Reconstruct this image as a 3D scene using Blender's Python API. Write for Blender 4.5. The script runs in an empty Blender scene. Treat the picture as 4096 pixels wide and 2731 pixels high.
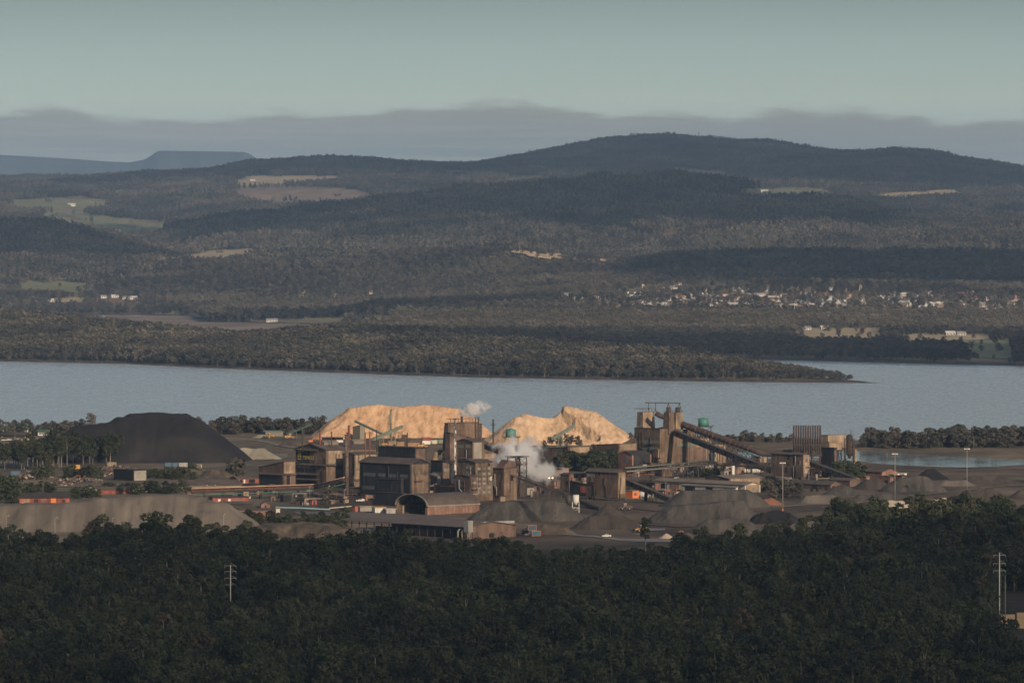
import bpy, bmesh, math, random
import numpy as np
from mathutils import Vector, Matrix, Euler
R = math.radians
# ------------------------------------------------------------------ camera, sky, sun, exposure
F, H, YH, CX = 23000.0, 180.0, 880.0, 2048.0      # focal length in photo pixels, eye height, horizon row, centre column
sc = bpy.context.scene
COL = sc.collection
cd = bpy.data.cameras.new('camera'); cam = bpy.data.objects.new('camera', cd); COL.objects.link(cam)
cam.location = (0, 0, H); cam.rotation_euler = (R(90), 0, 0)
cd.sensor_width = 36.0; cd.lens = F/4096*36.0; cd.shift_y = -(1365.5-YH)/4096
cd.clip_start = 10.0; cd.clip_end = 120000.0
sc.camera = cam
SUN_AZ, SUN_EL = math.atan2(0.50, -0.866), R(21)    # azimuth from +Y towards +X
SUN_DIR = Vector((math.sin(SUN_AZ)*math.cos(SUN_EL), math.cos(SUN_AZ)*math.cos(SUN_EL), math.sin(SUN_EL)))
sd = bpy.data.lights.new('sun', 'SUN'); sun = bpy.data.objects.new('sun', sd); COL.objects.link(sun)
sd.energy = 4.6; sd.angle = R(0.6); sd.color = (1.0, 0.79, 0.57)
sun.rotation_euler = SUN_DIR.to_track_quat('Z', 'Y').to_euler(); sun.location = (0, 0, 900)
sc.view_settings.view_transform = 'Standard'; sc.view_settings.look = 'None'
sc.view_settings.exposure = 0.0; sc.view_settings.gamma = 1.0; sc.view_settings.use_curve_mapping = False
sc.cycles.use_denoising = True; sc.cycles.max_bounces = 8; sc.cycles.diffuse_bounces = 2; sc.cycles.glossy_bounces = 2
sc.cycles.transparent_max_bounces = 12; sc.cycles.volume_bounces = 6; sc.cycles.caustics_reflective = False; sc.cycles.caustics_refractive = False

def build_world():
    w = bpy.data.worlds.new('World'); sc.world = w; w.use_nodes = True
    nt = w.node_tree; nt.nodes.clear(); N = nt.nodes.new; L = nt.links.new
    def math_(op, a, b=None, c=None, clamp=False):
        n = N('ShaderNodeMath'); n.operation = op; n.use_clamp = clamp
        for i, x in enumerate((a, b, c)):
            if x is None: continue
            if isinstance(x, (int, float)): n.inputs[i].default_value = x
            else: L(x, n.inputs[i])
        return n.outputs[0]
    sky = N('ShaderNodeTexSky'); sky.sky_type = 'NISHITA'; sky.sun_disc = False
    sky.sun_elevation = SUN_EL; sky.sun_rotation = SUN_AZ
    sky.altitude = 200; sky.air_density = 1.0; sky.dust_density = 1.5; sky.ozone_density = 1.2
    tc = N('ShaderNodeTexCoord'); sep = N('ShaderNodeSeparateXYZ'); L(tc.outputs['Generated'], sep.inputs[0])
    x, y, z = sep.outputs
    # angle round the horizon and height above it
    az = math_('ARCTAN2', x, y)
    def noise(sx, sz, detail, rough, off=0.0):
        cb = N('ShaderNodeCombineXYZ'); L(math_('MULTIPLY', az, sx), cb.inputs[0]); L(math_('MULTIPLY', z, sz), cb.inputs[1]); cb.inputs[2].default_value = off
        n = N('ShaderNodeTexNoise'); n.inputs['Scale'].default_value = 1.0; n.inputs['Detail'].default_value = detail; n.inputs['Roughness'].default_value = rough
        L(cb.outputs[0], n.inputs['Vector']); return n.outputs['Fac']
    # tint of the clear sky: hazy green-grey low down, a little deeper above
    ramp = N('ShaderNodeValToRGB'); r = ramp.color_ramp
    L(math_('MULTIPLY', z, 10.0, clamp=True), ramp.inputs[0])
    r.elements[0].position = 0.0; r.elements[0].color = (0.395, 0.425, 0.375, 1)
    r.elements[1].position = 1.0; r.elements[1].color = (0.150, 0.215, 0.232, 1)
    e = r.elements.new(0.21); e.color = (0.385, 0.440, 0.372, 1)
    e = r.elements.new(0.29); e.color = (0.290, 0.362, 0.320, 1)
    e = r.elements.new(0.40); e.color = (0.172, 0.228, 0.218, 1)
    lum = N('ShaderNodeVectorMath'); lum.operation = 'SCALE'; L(ramp.outputs[0], lum.inputs[0]); lum.inputs['Scale'].default_value = 20.6
    up = N('ShaderNodeMix'); up.data_type = 'RGBA'
    mr = N('ShaderNodeMapRange'); L(z, mr.inputs[0]); mr.inputs[1].default_value = 0.03; mr.inputs[2].default_value = 0.30; mr.inputs[3].default_value = 0.10; mr.inputs[4].default_value = 1.0
    L(mr.outputs[0], up.inputs[0]); L(lum.outputs[0], up.inputs[6]); L(sky.outputs[0], up.inputs[7])
    # cloud bank lying along the horizon
    rise = math_('MULTIPLY', math_('POWER', 2.718, math_('MULTIPLY', math_('POWER', math_('ABSOLUTE', math_('MULTIPLY', math_('ADD', az, 0.002), 62.0)), 2.0), -1.0)), 0.0024)
    top = math_('ADD', math_('ADD', math_('MULTIPLY', noise(30, 0, 2.0, 0.45), 0.0085), 0.0140), rise)
    fine = math_('MULTIPLY', math_('SUBTRACT', noise(70, 420, 5.0, 0.62, 3.1), 0.5), 0.0056)
    d = math_('SUBTRACT', math_('ADD', top, fine), z)
    mk = N('ShaderNodeMapRange'); mk.interpolation_type = 'SMOOTHSTEP'; L(d, mk.inputs[0]); mk.inputs[1].default_value = -0.0007; mk.inputs[2].default_value = 0.0015; mk.inputs[3].default_value = 0; mk.inputs[4].default_value = 0.93
    st = N('ShaderNodeMapRange'); L(noise(22, 760, 4.0, 0.55, 7.7), st.inputs[0]); st.inputs[1].default_value = 0.46; st.inputs[2].default_value = 0.68
    low = N('ShaderNodeMapRange'); L(d, low.inputs[0]); low.inputs[1].default_value = 0.0005; low.inputs[2].default_value = 0.010
    c1 = N('ShaderNodeMix'); c1.data_type = 'RGBA'; L(low.outputs[0], c1.inputs[0]); c1.inputs[6].default_value = (4.8, 4.75, 4.15, 1); c1.inputs[7].default_value = (4.15, 4.2, 3.8, 1)
    c2 = N('ShaderNodeMix'); c2.data_type = 'RGBA'; L(math_('MULTIPLY', st.outputs[0], math_('MULTIPLY_ADD', low.outputs[0], 0.5, 0.12)), c2.inputs[0]); L(c1.outputs[2], c2.inputs[6]); c2.inputs[7].default_value = (7.4, 7.2, 5.9, 1)
    # high thin cloud overhead, the broken sheet that the bank belongs to
    mx = N('ShaderNodeMix'); mx.data_type = 'RGBA'; L(mk.outputs[0], mx.inputs[0]); L(up.outputs[2], mx.inputs[6]); L(c2.outputs[2], mx.inputs[7])
    bg = N('ShaderNodeBackground'); bg.inputs[1].default_value = 0.072; L(mx.outputs[2], bg.inputs[0])
    out = N('ShaderNodeOutputWorld'); L(bg.outputs[0], out.inputs[0])
build_world()

# ------------------------------------------------------------------ helpers
rnd = random.Random(7)
GZ = 12.0                                           # level of the works yard above the river
PHI = R(42)                                         # the works' grid is turned 42 degrees
def at(px, py, D): return Vector(((px-CX)/F*D, D, H-(py-YH)/F*D))
def gnd(px, py, z=GZ):
    D = F*(H-z)/(py-YH); return Vector(((px-CX)/F*D, D, z))
def lerp_curve(pts, x): return np.interp(x, [p[0] for p in pts], [p[1] for p in pts])
def sstep(t): t = np.clip(t, 0, 1); return t*t*(3-2*t)
def _h(ix, iy, seed):
    n = (ix.astype(np.int64)*374761393 + iy.astype(np.int64)*668265263 + seed*1442695041) & 0xffffffff
    n = ((n ^ (n >> 13))*1274126177) & 0xffffffff
    return ((n ^ (n >> 16)) & 0xffff)/65535.0
def vnoise(x, y, seed=0):
    x = np.asarray(x, float); y = np.asarray(y, float)
    ix = np.floor(x); iy = np.floor(y); fx = x-ix; fy = y-iy; fx = fx*fx*(3-2*fx); fy = fy*fy*(3-2*fy)
    a = _h(ix, iy, seed); b = _h(ix+1, iy, seed); c = _h(ix, iy+1, seed); d = _h(ix+1, iy+1, seed)
    return (a+(b-a)*fx)*(1-fy)+(c+(d-c)*fx)*fy
def fbm(x, y, seed=0, o=4):
    s = 0; a = 0.5
    for k in range(o): s = s+a*vnoise(np.asarray(x)*2**k, np.asarray(y)*2**k, seed+k); a *= .5
    return s
def tag(o, label=None, cat=None, group=None, kind=None):
    if label: o['label'] = label
    if cat: o['category'] = cat
    if group: o['group'] = group
    if kind: o['kind'] = kind
    return o
def thing(name, label, cat, loc=(0, 0, 0), rz=0.0, group=None):
    o = bpy.data.objects.new(name, None); COL.objects.link(o); o.empty_display_size = 2
    o.location = loc; o.rotation_euler = (0, 0, rz); return tag(o, label, cat, group)
def link(name, me, parent=None):
    o = bpy.data.objects.new(name, me); COL.objects.link(o)
    if parent is not None: o.parent = parent
    return o
class MB:
    def __init__(s): s.v = []; s.f = []; s.m = []
    def poly(s, pts, mi=0):
        n = len(s.v); s.v += [tuple(p) for p in pts]; s.f.append(tuple(range(n, n+len(pts)))); s.m.append(mi); return s
    def box(s, x0, x1, y0, y1, z0, z1, mi=0):
        n = len(s.v); s.v += [(x0,y0,z0),(x1,y0,z0),(x1,y1,z0),(x0,y1,z0),(x0,y0,z1),(x1,y0,z1),(x1,y1,z1),(x0,y1,z1)]
        for q in ((0,3,2,1),(4,5,6,7),(0,1,5,4),(1,2,6,5),(2,3,7,6),(3,0,4,7)): s.f.append(tuple(n+i for i in q)); s.m.append(mi)
        return s
    def prism(s, prof, ax, t0, t1, mi=0):            # prof: outline of (a, z); ax 'x' or 'y' is the direction it is drawn out along
        n = len(s.v); k = len(prof)
        for t in (t0, t1):
            for a, z in prof: s.v.append((t, a, z) if ax == 'x' else (a, t, z))
        A = tuple(range(n, n+k)); B = tuple(range(n+k, n+2*k))
        s.f += [A[::-1], B] if ax == 'x' else [A, B[::-1]]; s.m += [mi, mi]
        for i in range(k):
            j = (i+1) % k; q = (n+i, n+j, n+k+j, n+k+i)
            s.f.append(q if ax == 'x' else q[::-1]); s.m.append(mi)
        return s
    def tube(s, p0, p1, r0, r1=None, n=8, caps=True, mi=0):
        return s.path([p0, p1], [r0, r0 if r1 is None else r1], n, caps, mi)
    def path(s, pts, r, n=8, caps=True, mi=0):
        pts = [Vector(p) for p in pts]; rs = r if isinstance(r, (list, tuple)) else [r]*len(pts); rings = []
        d0 = (pts[1]-pts[0]).normalized(); up = Vector((0, 0, 1)) if abs(d0.z) < .9 else Vector((1, 0, 0)); a = d0.cross(up).normalized()
        for i, p in enumerate(pts):
            d = ((pts[min(i+1, len(pts)-1)]-p).normalized()+(p-pts[max(i-1, 0)]).normalized())
            d = d.normalized() if d.length > 1e-6 else d0
            a = (a-d*a.dot(d)); a = a.normalized() if a.length > 1e-6 else d.orthogonal().normalized(); b = d.cross(a)
            base = len(s.v); rings.append(base)
            for k in range(n): t = 2*math.pi*k/n; s.v.append(tuple(p+(a*math.cos(t)+b*math.sin(t))*rs[i]))
        for A, B in zip(rings[:-1], rings[1:]):
            for k in range(n): s.f.append((A+k, A+(k+1) % n, B+(k+1) % n, B+k)); s.m.append(mi)
        if caps:
            s.f.append(tuple(rings[0]+k for k in reversed(range(n)))); s.f.append(tuple(rings[-1]+k for k in range(n))); s.m += [mi, mi]
        return s
    def beam(s, p0, p1, w, h=None, mi=0):
        p0 = Vector(p0); p1 = Vector(p1); h = h or w; d = (p1-p0).normalized()
        up = Vector((0, 0, 1)) if abs(d.z) < .95 else Vector((1, 0, 0)); a = d.cross(up).normalized()*w/2; b = a.cross(d).normalized()*h/2
        n = len(s.v)
        for p in (p0, p1): s.v += [tuple(p-a-b), tuple(p+a-b), tuple(p+a+b), tuple(p-a+b)]
        for q in ((0,3,2,1),(4,5,6,7),(0,1,5,4),(1,2,6,5),(2,3,7,6),(3,0,4,7)): s.f.append(tuple(n+i for i in q)); s.m.append(mi)
        return s
    def mesh(s, name, mats, smooth=False):
        me = bpy.data.meshes.new(name); me.from_pydata(s.v, [], s.f)
        for m in (mats if isinstance(mats, (list, tuple)) else [mats]): me.materials.append(m)
        if any(s.m): me.polygons.foreach_set('material_index', s.m)
        if smooth: me.polygons.foreach_set('use_smooth', [True]*len(me.polygons))
        me.update(); return me
    def build(s, name, mats, parent=None, smooth=False): return link(name, s.mesh(name, mats, smooth), parent)
def grid_mesh(name, P, mat, smooth=True, keep=None):  # P: array rows x cols x 3
    r, c, _ = P.shape; idx = np.arange(r*c).reshape(r, c)
    q = np.stack([idx[:-1, :-1], idx[:-1, 1:], idx[1:, 1:], idx[1:, :-1]], -1).reshape(-1, 4)
    if keep is not None:
        k = keep[:-1, :-1] | keep[:-1, 1:] | keep[1:, 1:] | keep[1:, :-1]; q = q[k.reshape(-1)]
        used = np.unique(q); m = -np.ones(r*c, int); m[used] = np.arange(len(used)); q = m[q]; V = P.reshape(-1, 3)[used]
    else: V = P.reshape(-1, 3)
    me = bpy.data.meshes.new(name); me.from_pydata(V.tolist(), [], q.tolist()); me.materials.append(mat)
    if smooth: me.polygons.foreach_set('use_smooth', [True]*len(me.polygons))
    me.update(); return me

# ------------------------------------------------------------------ materials
MATS = {}
def mat(name, stops, scale=(1, 1, 1), detail=4, rough=0.8, metal=0.0, bump=0.0, bscale=None, coords='Position', spec=0.3, lo=0.3, hi=0.7, emit=None):
    """stops: one colour or several colours laid along a noise; scale: noise frequency per metre on x, y, z"""
    if name in MATS: return MATS[name]
    m = bpy.data.materials.new(name); m.use_nodes = True; nt = m.node_tree; N = nt.nodes.new; L = nt.links.new
    b = nt.nodes['Principled BSDF']; b.inputs['Roughness'].default_value = rough; b.inputs['Metallic'].default_value = metal; b.inputs['Specular IOR Level'].default_value = spec
    if not isinstance(stops[0], (tuple, list)): stops = [stops]
    if emit: b.inputs['Emission Color'].default_value = (*stops[0], 1); b.inputs['Emission Strength'].default_value = emit
    if len(stops) == 1: b.inputs['Base Color'].default_value = (*stops[0], 1)
    if len(stops) > 1 or bump:
        g = N('ShaderNodeNewGeometry') if coords == 'Position' else N('ShaderNodeTexCoord')
        src = g.outputs['Position'] if coords == 'Position' else g.outputs['Object']
        mp = N('ShaderNodeMapping'); mp.inputs['Scale'].default_value = scale; L(src, mp.inputs[0])
        n = N('ShaderNodeTexNoise'); n.inputs['Scale'].default_value = 1; n.inputs['Detail'].default_value = detail; n.inputs['Roughness'].default_value = 0.6; L(mp.outputs[0], n.inputs['Vector'])
        if len(stops) > 1:
            r = N('ShaderNodeValToRGB'); L(n.outputs['Fac'], r.inputs[0]); cr = r.color_ramp
            while len(cr.elements) < len(stops): cr.elements.new(.5)
            for i, c in enumerate(stops): cr.elements[i].position = lo+(hi-lo)*i/(len(stops)-1); cr.elements[i].color = (*c, 1)
            L(r.outputs[0], b.inputs['Base Color'])
        if bump:
            mp2 = N('ShaderNodeMapping'); mp2.inputs['Scale'].default_value = bscale or scale; L(src, mp2.inputs[0])
            n2 = N('ShaderNodeTexNoise'); n2.inputs['Scale'].default_value = 1; n2.inputs['Detail'].default_value = 4; L(mp2.outputs[0], n2.inputs['Vector'])
            bp = N('ShaderNodeBump'); bp.inputs['Strength'].default_value = 1.0; bp.inputs['Distance'].default_value = bump; L(n2.outputs['Fac'], bp.inputs['Height']); L(bp.outputs[0], b.inputs['Normal'])
    MATS[name] = m; return m
def leaf_mat(name, cols, rough=0.75, stand=None, sc=(170, 260)):
    """foliage: a colour per tree (random) with a slow drift from stand to stand"""
    m = bpy.data.materials.new(name); m.use_nodes = True; nt = m.node_tree; N = nt.nodes.new; L = nt.links.new
    b = nt.nodes['Principled BSDF']; b.inputs['Roughness'].default_value = rough; b.inputs['Specular IOR Level'].default_value = 0.15
    oi = N('ShaderNodeObjectInfo'); r = N('ShaderNodeValToRGB'); L(oi.outputs['Random'], r.inputs[0]); cr = r.color_ramp; cr.interpolation = 'LINEAR'
    while len(cr.elements) < len(cols): cr.elements.new(.5)
    for e, (p, c) in zip(cr.elements, cols): e.position = p; e.color = (*c, 1)
    g = N('ShaderNodeNewGeometry'); mp = N('ShaderNodeMapping'); mp.inputs['Scale'].default_value = (1/sc[0], 1/sc[1], 0); L(g.outputs['Position'], mp.inputs[0])
    n = N('ShaderNodeTexNoise'); n.inputs['Scale'].default_value = 1; n.inputs['Detail'].default_value = 3; L(mp.outputs[0], n.inputs['Vector'])
    mr = N('ShaderNodeMapRange'); L(n.outputs['Fac'], mr.inputs[0]); mr.inputs[1].default_value = .3; mr.inputs[2].default_value = .7
    mr.inputs[3].default_value = .68 if stand is None else stand[0]; mr.inputs[4].default_value = 1.32 if stand is None else stand[1]
    sc_ = N('ShaderNodeVectorMath'); sc_.operation = 'SCALE'; L(r.outputs[0], sc_.inputs[0]); L(mr.outputs[0], sc_.inputs['Scale']); L(sc_.outputs[0], b.inputs['Base Color'])
    MATS[name] = m; return m
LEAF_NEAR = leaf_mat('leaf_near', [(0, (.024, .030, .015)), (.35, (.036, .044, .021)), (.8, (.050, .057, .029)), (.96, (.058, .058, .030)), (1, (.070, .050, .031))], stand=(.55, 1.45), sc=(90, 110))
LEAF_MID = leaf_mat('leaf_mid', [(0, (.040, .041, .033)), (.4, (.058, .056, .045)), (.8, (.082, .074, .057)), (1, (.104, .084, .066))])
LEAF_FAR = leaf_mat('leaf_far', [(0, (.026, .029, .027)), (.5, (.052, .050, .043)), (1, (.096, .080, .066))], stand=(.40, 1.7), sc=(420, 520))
LEAF_PALE_SUN = leaf_mat('leaf_pale_sunlit', [(0, (.078, .074, .056)), (.5, (.112, .100, .076)), (1, (.145, .122, .092))])  # pale foliage, also standing in for sunlight on far woods
LEAF_PINE = leaf_mat('leaf_pine', [(0, (.018, .024, .020)), (1, (.034, .040, .032))])
BARK = mat('bark', [(.10, .085, .07), (.22, .19, .16)], (.6, .6, .15))
BARK_PALE = mat('bark_pale', [(.13, .115, .10), (.26, .235, .205)], (.6, .6, .15))
# ------------------------------------------------------------------ terrain
def custom_ground(name, build):
    m = bpy.data.materials.new(name); m.use_nodes = True; nt = m.node_tree; N = nt.nodes.new; L = nt.links.new
    b = nt.nodes['Principled BSDF']; b.inputs['Roughness'].default_value = .95; b.inputs['Specular IOR Level'].default_value = .1
    g = N('ShaderNodeNewGeometry'); pos = g.outputs['Position']; sp = N('ShaderNodeSeparateXYZ'); L(pos, sp.inputs[0])
    def noise(scale, detail=4, rough=.6):
        mp = N('ShaderNodeMapping'); mp.inputs['Scale'].default_value = scale; L(pos, mp.inputs[0])
        n = N('ShaderNodeTexNoise'); n.inputs['Scale'].default_value = 1; n.inputs['Detail'].default_value = detail; n.inputs['Roughness'].default_value = rough; L(mp.outputs[0], n.inputs['Vector']); return n.outputs['Fac']
    def ramp(src, stops):
        r = N('ShaderNodeValToRGB'); L(src, r.inputs[0]); cr = r.color_ramp
        while len(cr.elements) < len(stops): cr.elements.new(.5)
        for e, (p, c) in zip(cr.elements, stops): e.position = p; e.color = (*c, 1)
        return r.outputs[0]
    def rng(src, a, b_, lo=0, hi=1):
        r = N('ShaderNodeMapRange'); r.interpolation_type = 'SMOOTHSTEP'; L(src, r.inputs[0]); r.inputs[1].default_value = a; r.inputs[2].default_value = b_; r.inputs[3].default_value = lo; r.inputs[4].default_value = hi; return r.outputs[0]
    def mix(f, a, c):
        x = N('ShaderNodeMix'); x.data_type = 'RGBA'
        L(f, x.inputs[0])
        for i, v in ((6, a), (7, c)):
            if isinstance(v, tuple): x.inputs[i].default_value = (*v, 1)
            else: L(v, x.inputs[i])
        return x.outputs[2]
    def add(a, b_, op='ADD'):
        x = N('ShaderNodeMath'); x.operation = op
        for i, v in ((0, a), (1, b_)):
            if isinstance(v, (int, float)): x.inputs[i].default_value = v
            else: L(v, x.inputs[i])
        return x.outputs[0]
    L(build(sp.outputs, noise, ramp, rng, mix, add), b.inputs['Base Color']); MATS[name] = m; return m
def yard_cols(xyz, noise, ramp, rng, mix, add):
    x, y, z = xyz
    dirt = ramp(noise((.016, .010, .02), 6), [(.30, (.040, .033, .028)), (.43, (.078, .060, .046)), (.54, (.125, .096, .072)), (.64, (.185, .145, .108)), (.76, (.27, .22, .165))])
    tan = ramp(noise((.02, .010, .02), 5), [(.32, (.075, .064, .050)), (.5, (.125, .103, .078)), (.7, (.21, .175, .13))])
    dry = ramp(noise((.03, .012, .05), 5), [(.35, (.09, .075, .052)), (.52, (.15, .12, .082)), (.7, (.21, .165, .11))])
    forest = ramp(noise((.05, .05, .05), 4), [(.35, (.035, .032, .024)), (.65, (.075, .062, .046))])
    w = add(noise((.01, .01, 0), 3), 60.0, 'MULTIPLY')
    c = mix(rng(add(x, w), -150, -60), tan, dirt)                                # paler ground west of the furnaces
    c = mix(rng(add(y, w), 4010, 4130), c, dry)                                  # dry grass towards the river
    c = mix(rng(add(y, w), 3010, 3060), forest, c)
    return c
YARD = custom_ground('yard_dirt', yard_cols)
def far_cols(xyz, noise, ramp, rng, mix, add):
    x, y, z = xyz
    grass = ramp(noise((.004, .0022, .0), 4), [(.32, (.11, .105, .062)), (.5, (.19, .165, .10)), (.66, (.30, .245, .15))])
    patch = noise((.0016, .0011, 0), 2)
    c = mix(rng(patch, .52, .60), grass, (.20, .135, .095))
    rock = ramp(noise((.05, .02, .3), 4), [(.35, (.040, .034, .030)), (.65, (.11, .088, .070))])
    return mix(rng(add(z, add(noise((.02, .02, 0), 3), 2.0, 'MULTIPLY')), 3.0, 4.2), rock, c)
FARLAND = custom_ground('far_land', far_cols)

def poly_sd(X, Y, poly):                              # signed distance, positive inside
    ins = np.zeros(X.shape, bool); dm = np.full(X.shape, 1e9)
    for (x0, y0), (x1, y1) in zip(poly, poly[1:]+poly[:1]):
        c = ((y0 > Y) != (y1 > Y)) & (X < (x1-x0)*(Y-y0)/(y1-y0+1e-9)+x0); ins ^= c
        dx, dy = x1-x0, y1-y0; t = np.clip(((X-x0)*dx+(Y-y0)*dy)/(dx*dx+dy*dy+1e-9), 0, 1)
        dm = np.minimum(dm, np.hypot(X-x0-t*dx, Y-y0-t*dy))
    return np.where(ins, dm, -dm)
POND = [tuple(gnd(x, y, 11.0).xy) for x, y in [(2860,1818),(2990,1806),(3200,1803),(3480,1803),(3560,1808),(3620,1815),(3700,1818),(3760,1822),(3900,1831),(4096,1838),(4600,1848),(4600,1872),(4096,1861),(3950,1868),(3850,1871),(3700,1866),(3560,1858),(3460,1850),(3300,1842),(3000,1832)]]
SHORE = [(-1500,4860),(0,4840),(800,4820),(1300,4760),(2000,4700),(2500,4680),(3000,4650),(3430,4570),(4096,4530),(5600,4480)]
EDGE = [(-900,2970),(0,2970),(900,2950),(1000,2915),(1400,2895),(1850,2870),(1950,2910),(2120,2870),(2300,2825),(2500,2790),(2700,2825),(2790,2940),(3100,2965),(3300,2990),(3450,3040),(3700,3080),(4096,3090),(5200,3100)]
def near_z(X, Y):
    X = np.asarray(X, float); Y = np.asarray(Y, float); px = CX+X/np.maximum(Y, 300)*F
    z = 12+0.5*(fbm(X/60, Y/60, 3)-.5)
    e = np.interp(px, *zip(*EDGE))
    low = 3.5+9*(fbm(X/120+5, Y/150, 11)-.48)+3*np.sin(X/95+1)*np.sin(Y/170)
    t = sstep((Y-e-8)/70); z = low*(1-t)+z*t
    t = np.clip((1900-Y)/1900, 0, 1.2); z = z+152*t**2.5
    s = np.interp(px, *zip(*SHORE)); z = z-(z+4)*sstep((Y-(s-190))/240)
    sd = poly_sd(X, Y, POND); z = np.where(sd > -10, z-3.2*sstep((sd+10)/16), z)
    return z
def build_ground():
    xs = np.unique(np.concatenate([np.arange(-3000, -480, 120), np.arange(-480, 481, 8), np.arange(480, 3001, 120)]))
    ys = np.unique(np.concatenate([np.arange(-900, 2700, 40), np.arange(2700, 4960, 8), [5000, 5100]]))
    X, Y = np.meshgrid(xs, ys); P = np.stack([X, Y, near_z(X, Y)], -1)
    o = link('ground', grid_mesh('ground', P, YARD)); tag(o, 'dark bare earth of the works yard and forest floor', kind='structure')
build_ground()

def water_mat(name, base, rough, bscale, bump):
    m = bpy.data.materials.new(name); m.use_nodes = True; nt = m.node_tree; N = nt.nodes.new; L = nt.links.new
    b = nt.nodes['Principled BSDF']; b.inputs['Base Color'].default_value = (*base, 1); b.inputs['Roughness'].default_value = rough; b.inputs['IOR'].default_value = 1.33
    g = N('ShaderNodeNewGeometry')
    def noise(scale, detail, r=.6):
        mp = N('ShaderNodeMapping'); mp.inputs['Scale'].default_value = scale; L(g.outputs['Position'], mp.inputs[0])
        n = N('ShaderNodeTexNoise'); n.inputs['Scale'].default_value = 1; n.inputs['Detail'].default_value = detail; n.inputs['Roughness'].default_value = r; L(mp.outputs[0], n.inputs['Vector']); return n.outputs['Fac']
    n = noise(bscale, 5, .7)
    bp = N('ShaderNodeBump'); bp.inputs['Distance'].default_value = bump; L(n, bp.inputs['Height']); L(bp.outputs[0], b.inputs['Normal'])
    # slicks and wind lanes: smoother or rougher water
    mr = N('ShaderNodeMapRange'); L(noise((.0012, .008, 0), 4), mr.inputs[0]); mr.inputs[1].default_value = .35; mr.inputs[2].default_value = .65; mr.inputs[3].default_value = rough*.93; mr.inputs[4].default_value = rough*1.07
    m2 = N('ShaderNodeMapRange'); L(noise((.035, .016, 0), 6, .75), m2.inputs[0]); m2.inputs[1].default_value = .35; m2.inputs[2].default_value = .65; m2.inputs[3].default_value = .45; m2.inputs[4].default_value = 1.75; mu = N('ShaderNodeMath'); mu.operation = 'MULTIPLY'; L(mr.outputs[0], mu.inputs[0]); L(m2.outputs[0], mu.inputs[1]); L(mu.outputs[0], b.inputs['Roughness'])
    MATS[name] = m; return m
WATER = water_mat('river_water', (.40, .455, .475), .22, (.22, .05, 0), 2.4)
PONDW = water_mat('pond_water', (.20, .24, .25), .10, (.2, .1, 0), .05)
w = MB().poly([(-12000, 4200, 0), (12000, 4200, 0), (12000, 12500, 0), (-12000, 12500, 0)]).build('river_water', WATER); tag(w, 'broad grey-blue river beyond the works', kind='structure')
w = MB().poly([(x, y, 11.1) for x, y in [tuple((Vector(p)).to_tuple()) for p in POND]]).build('pond_water', PONDW); tag(w, 'pale still settling pond beside the bank', kind='structure')

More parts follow.
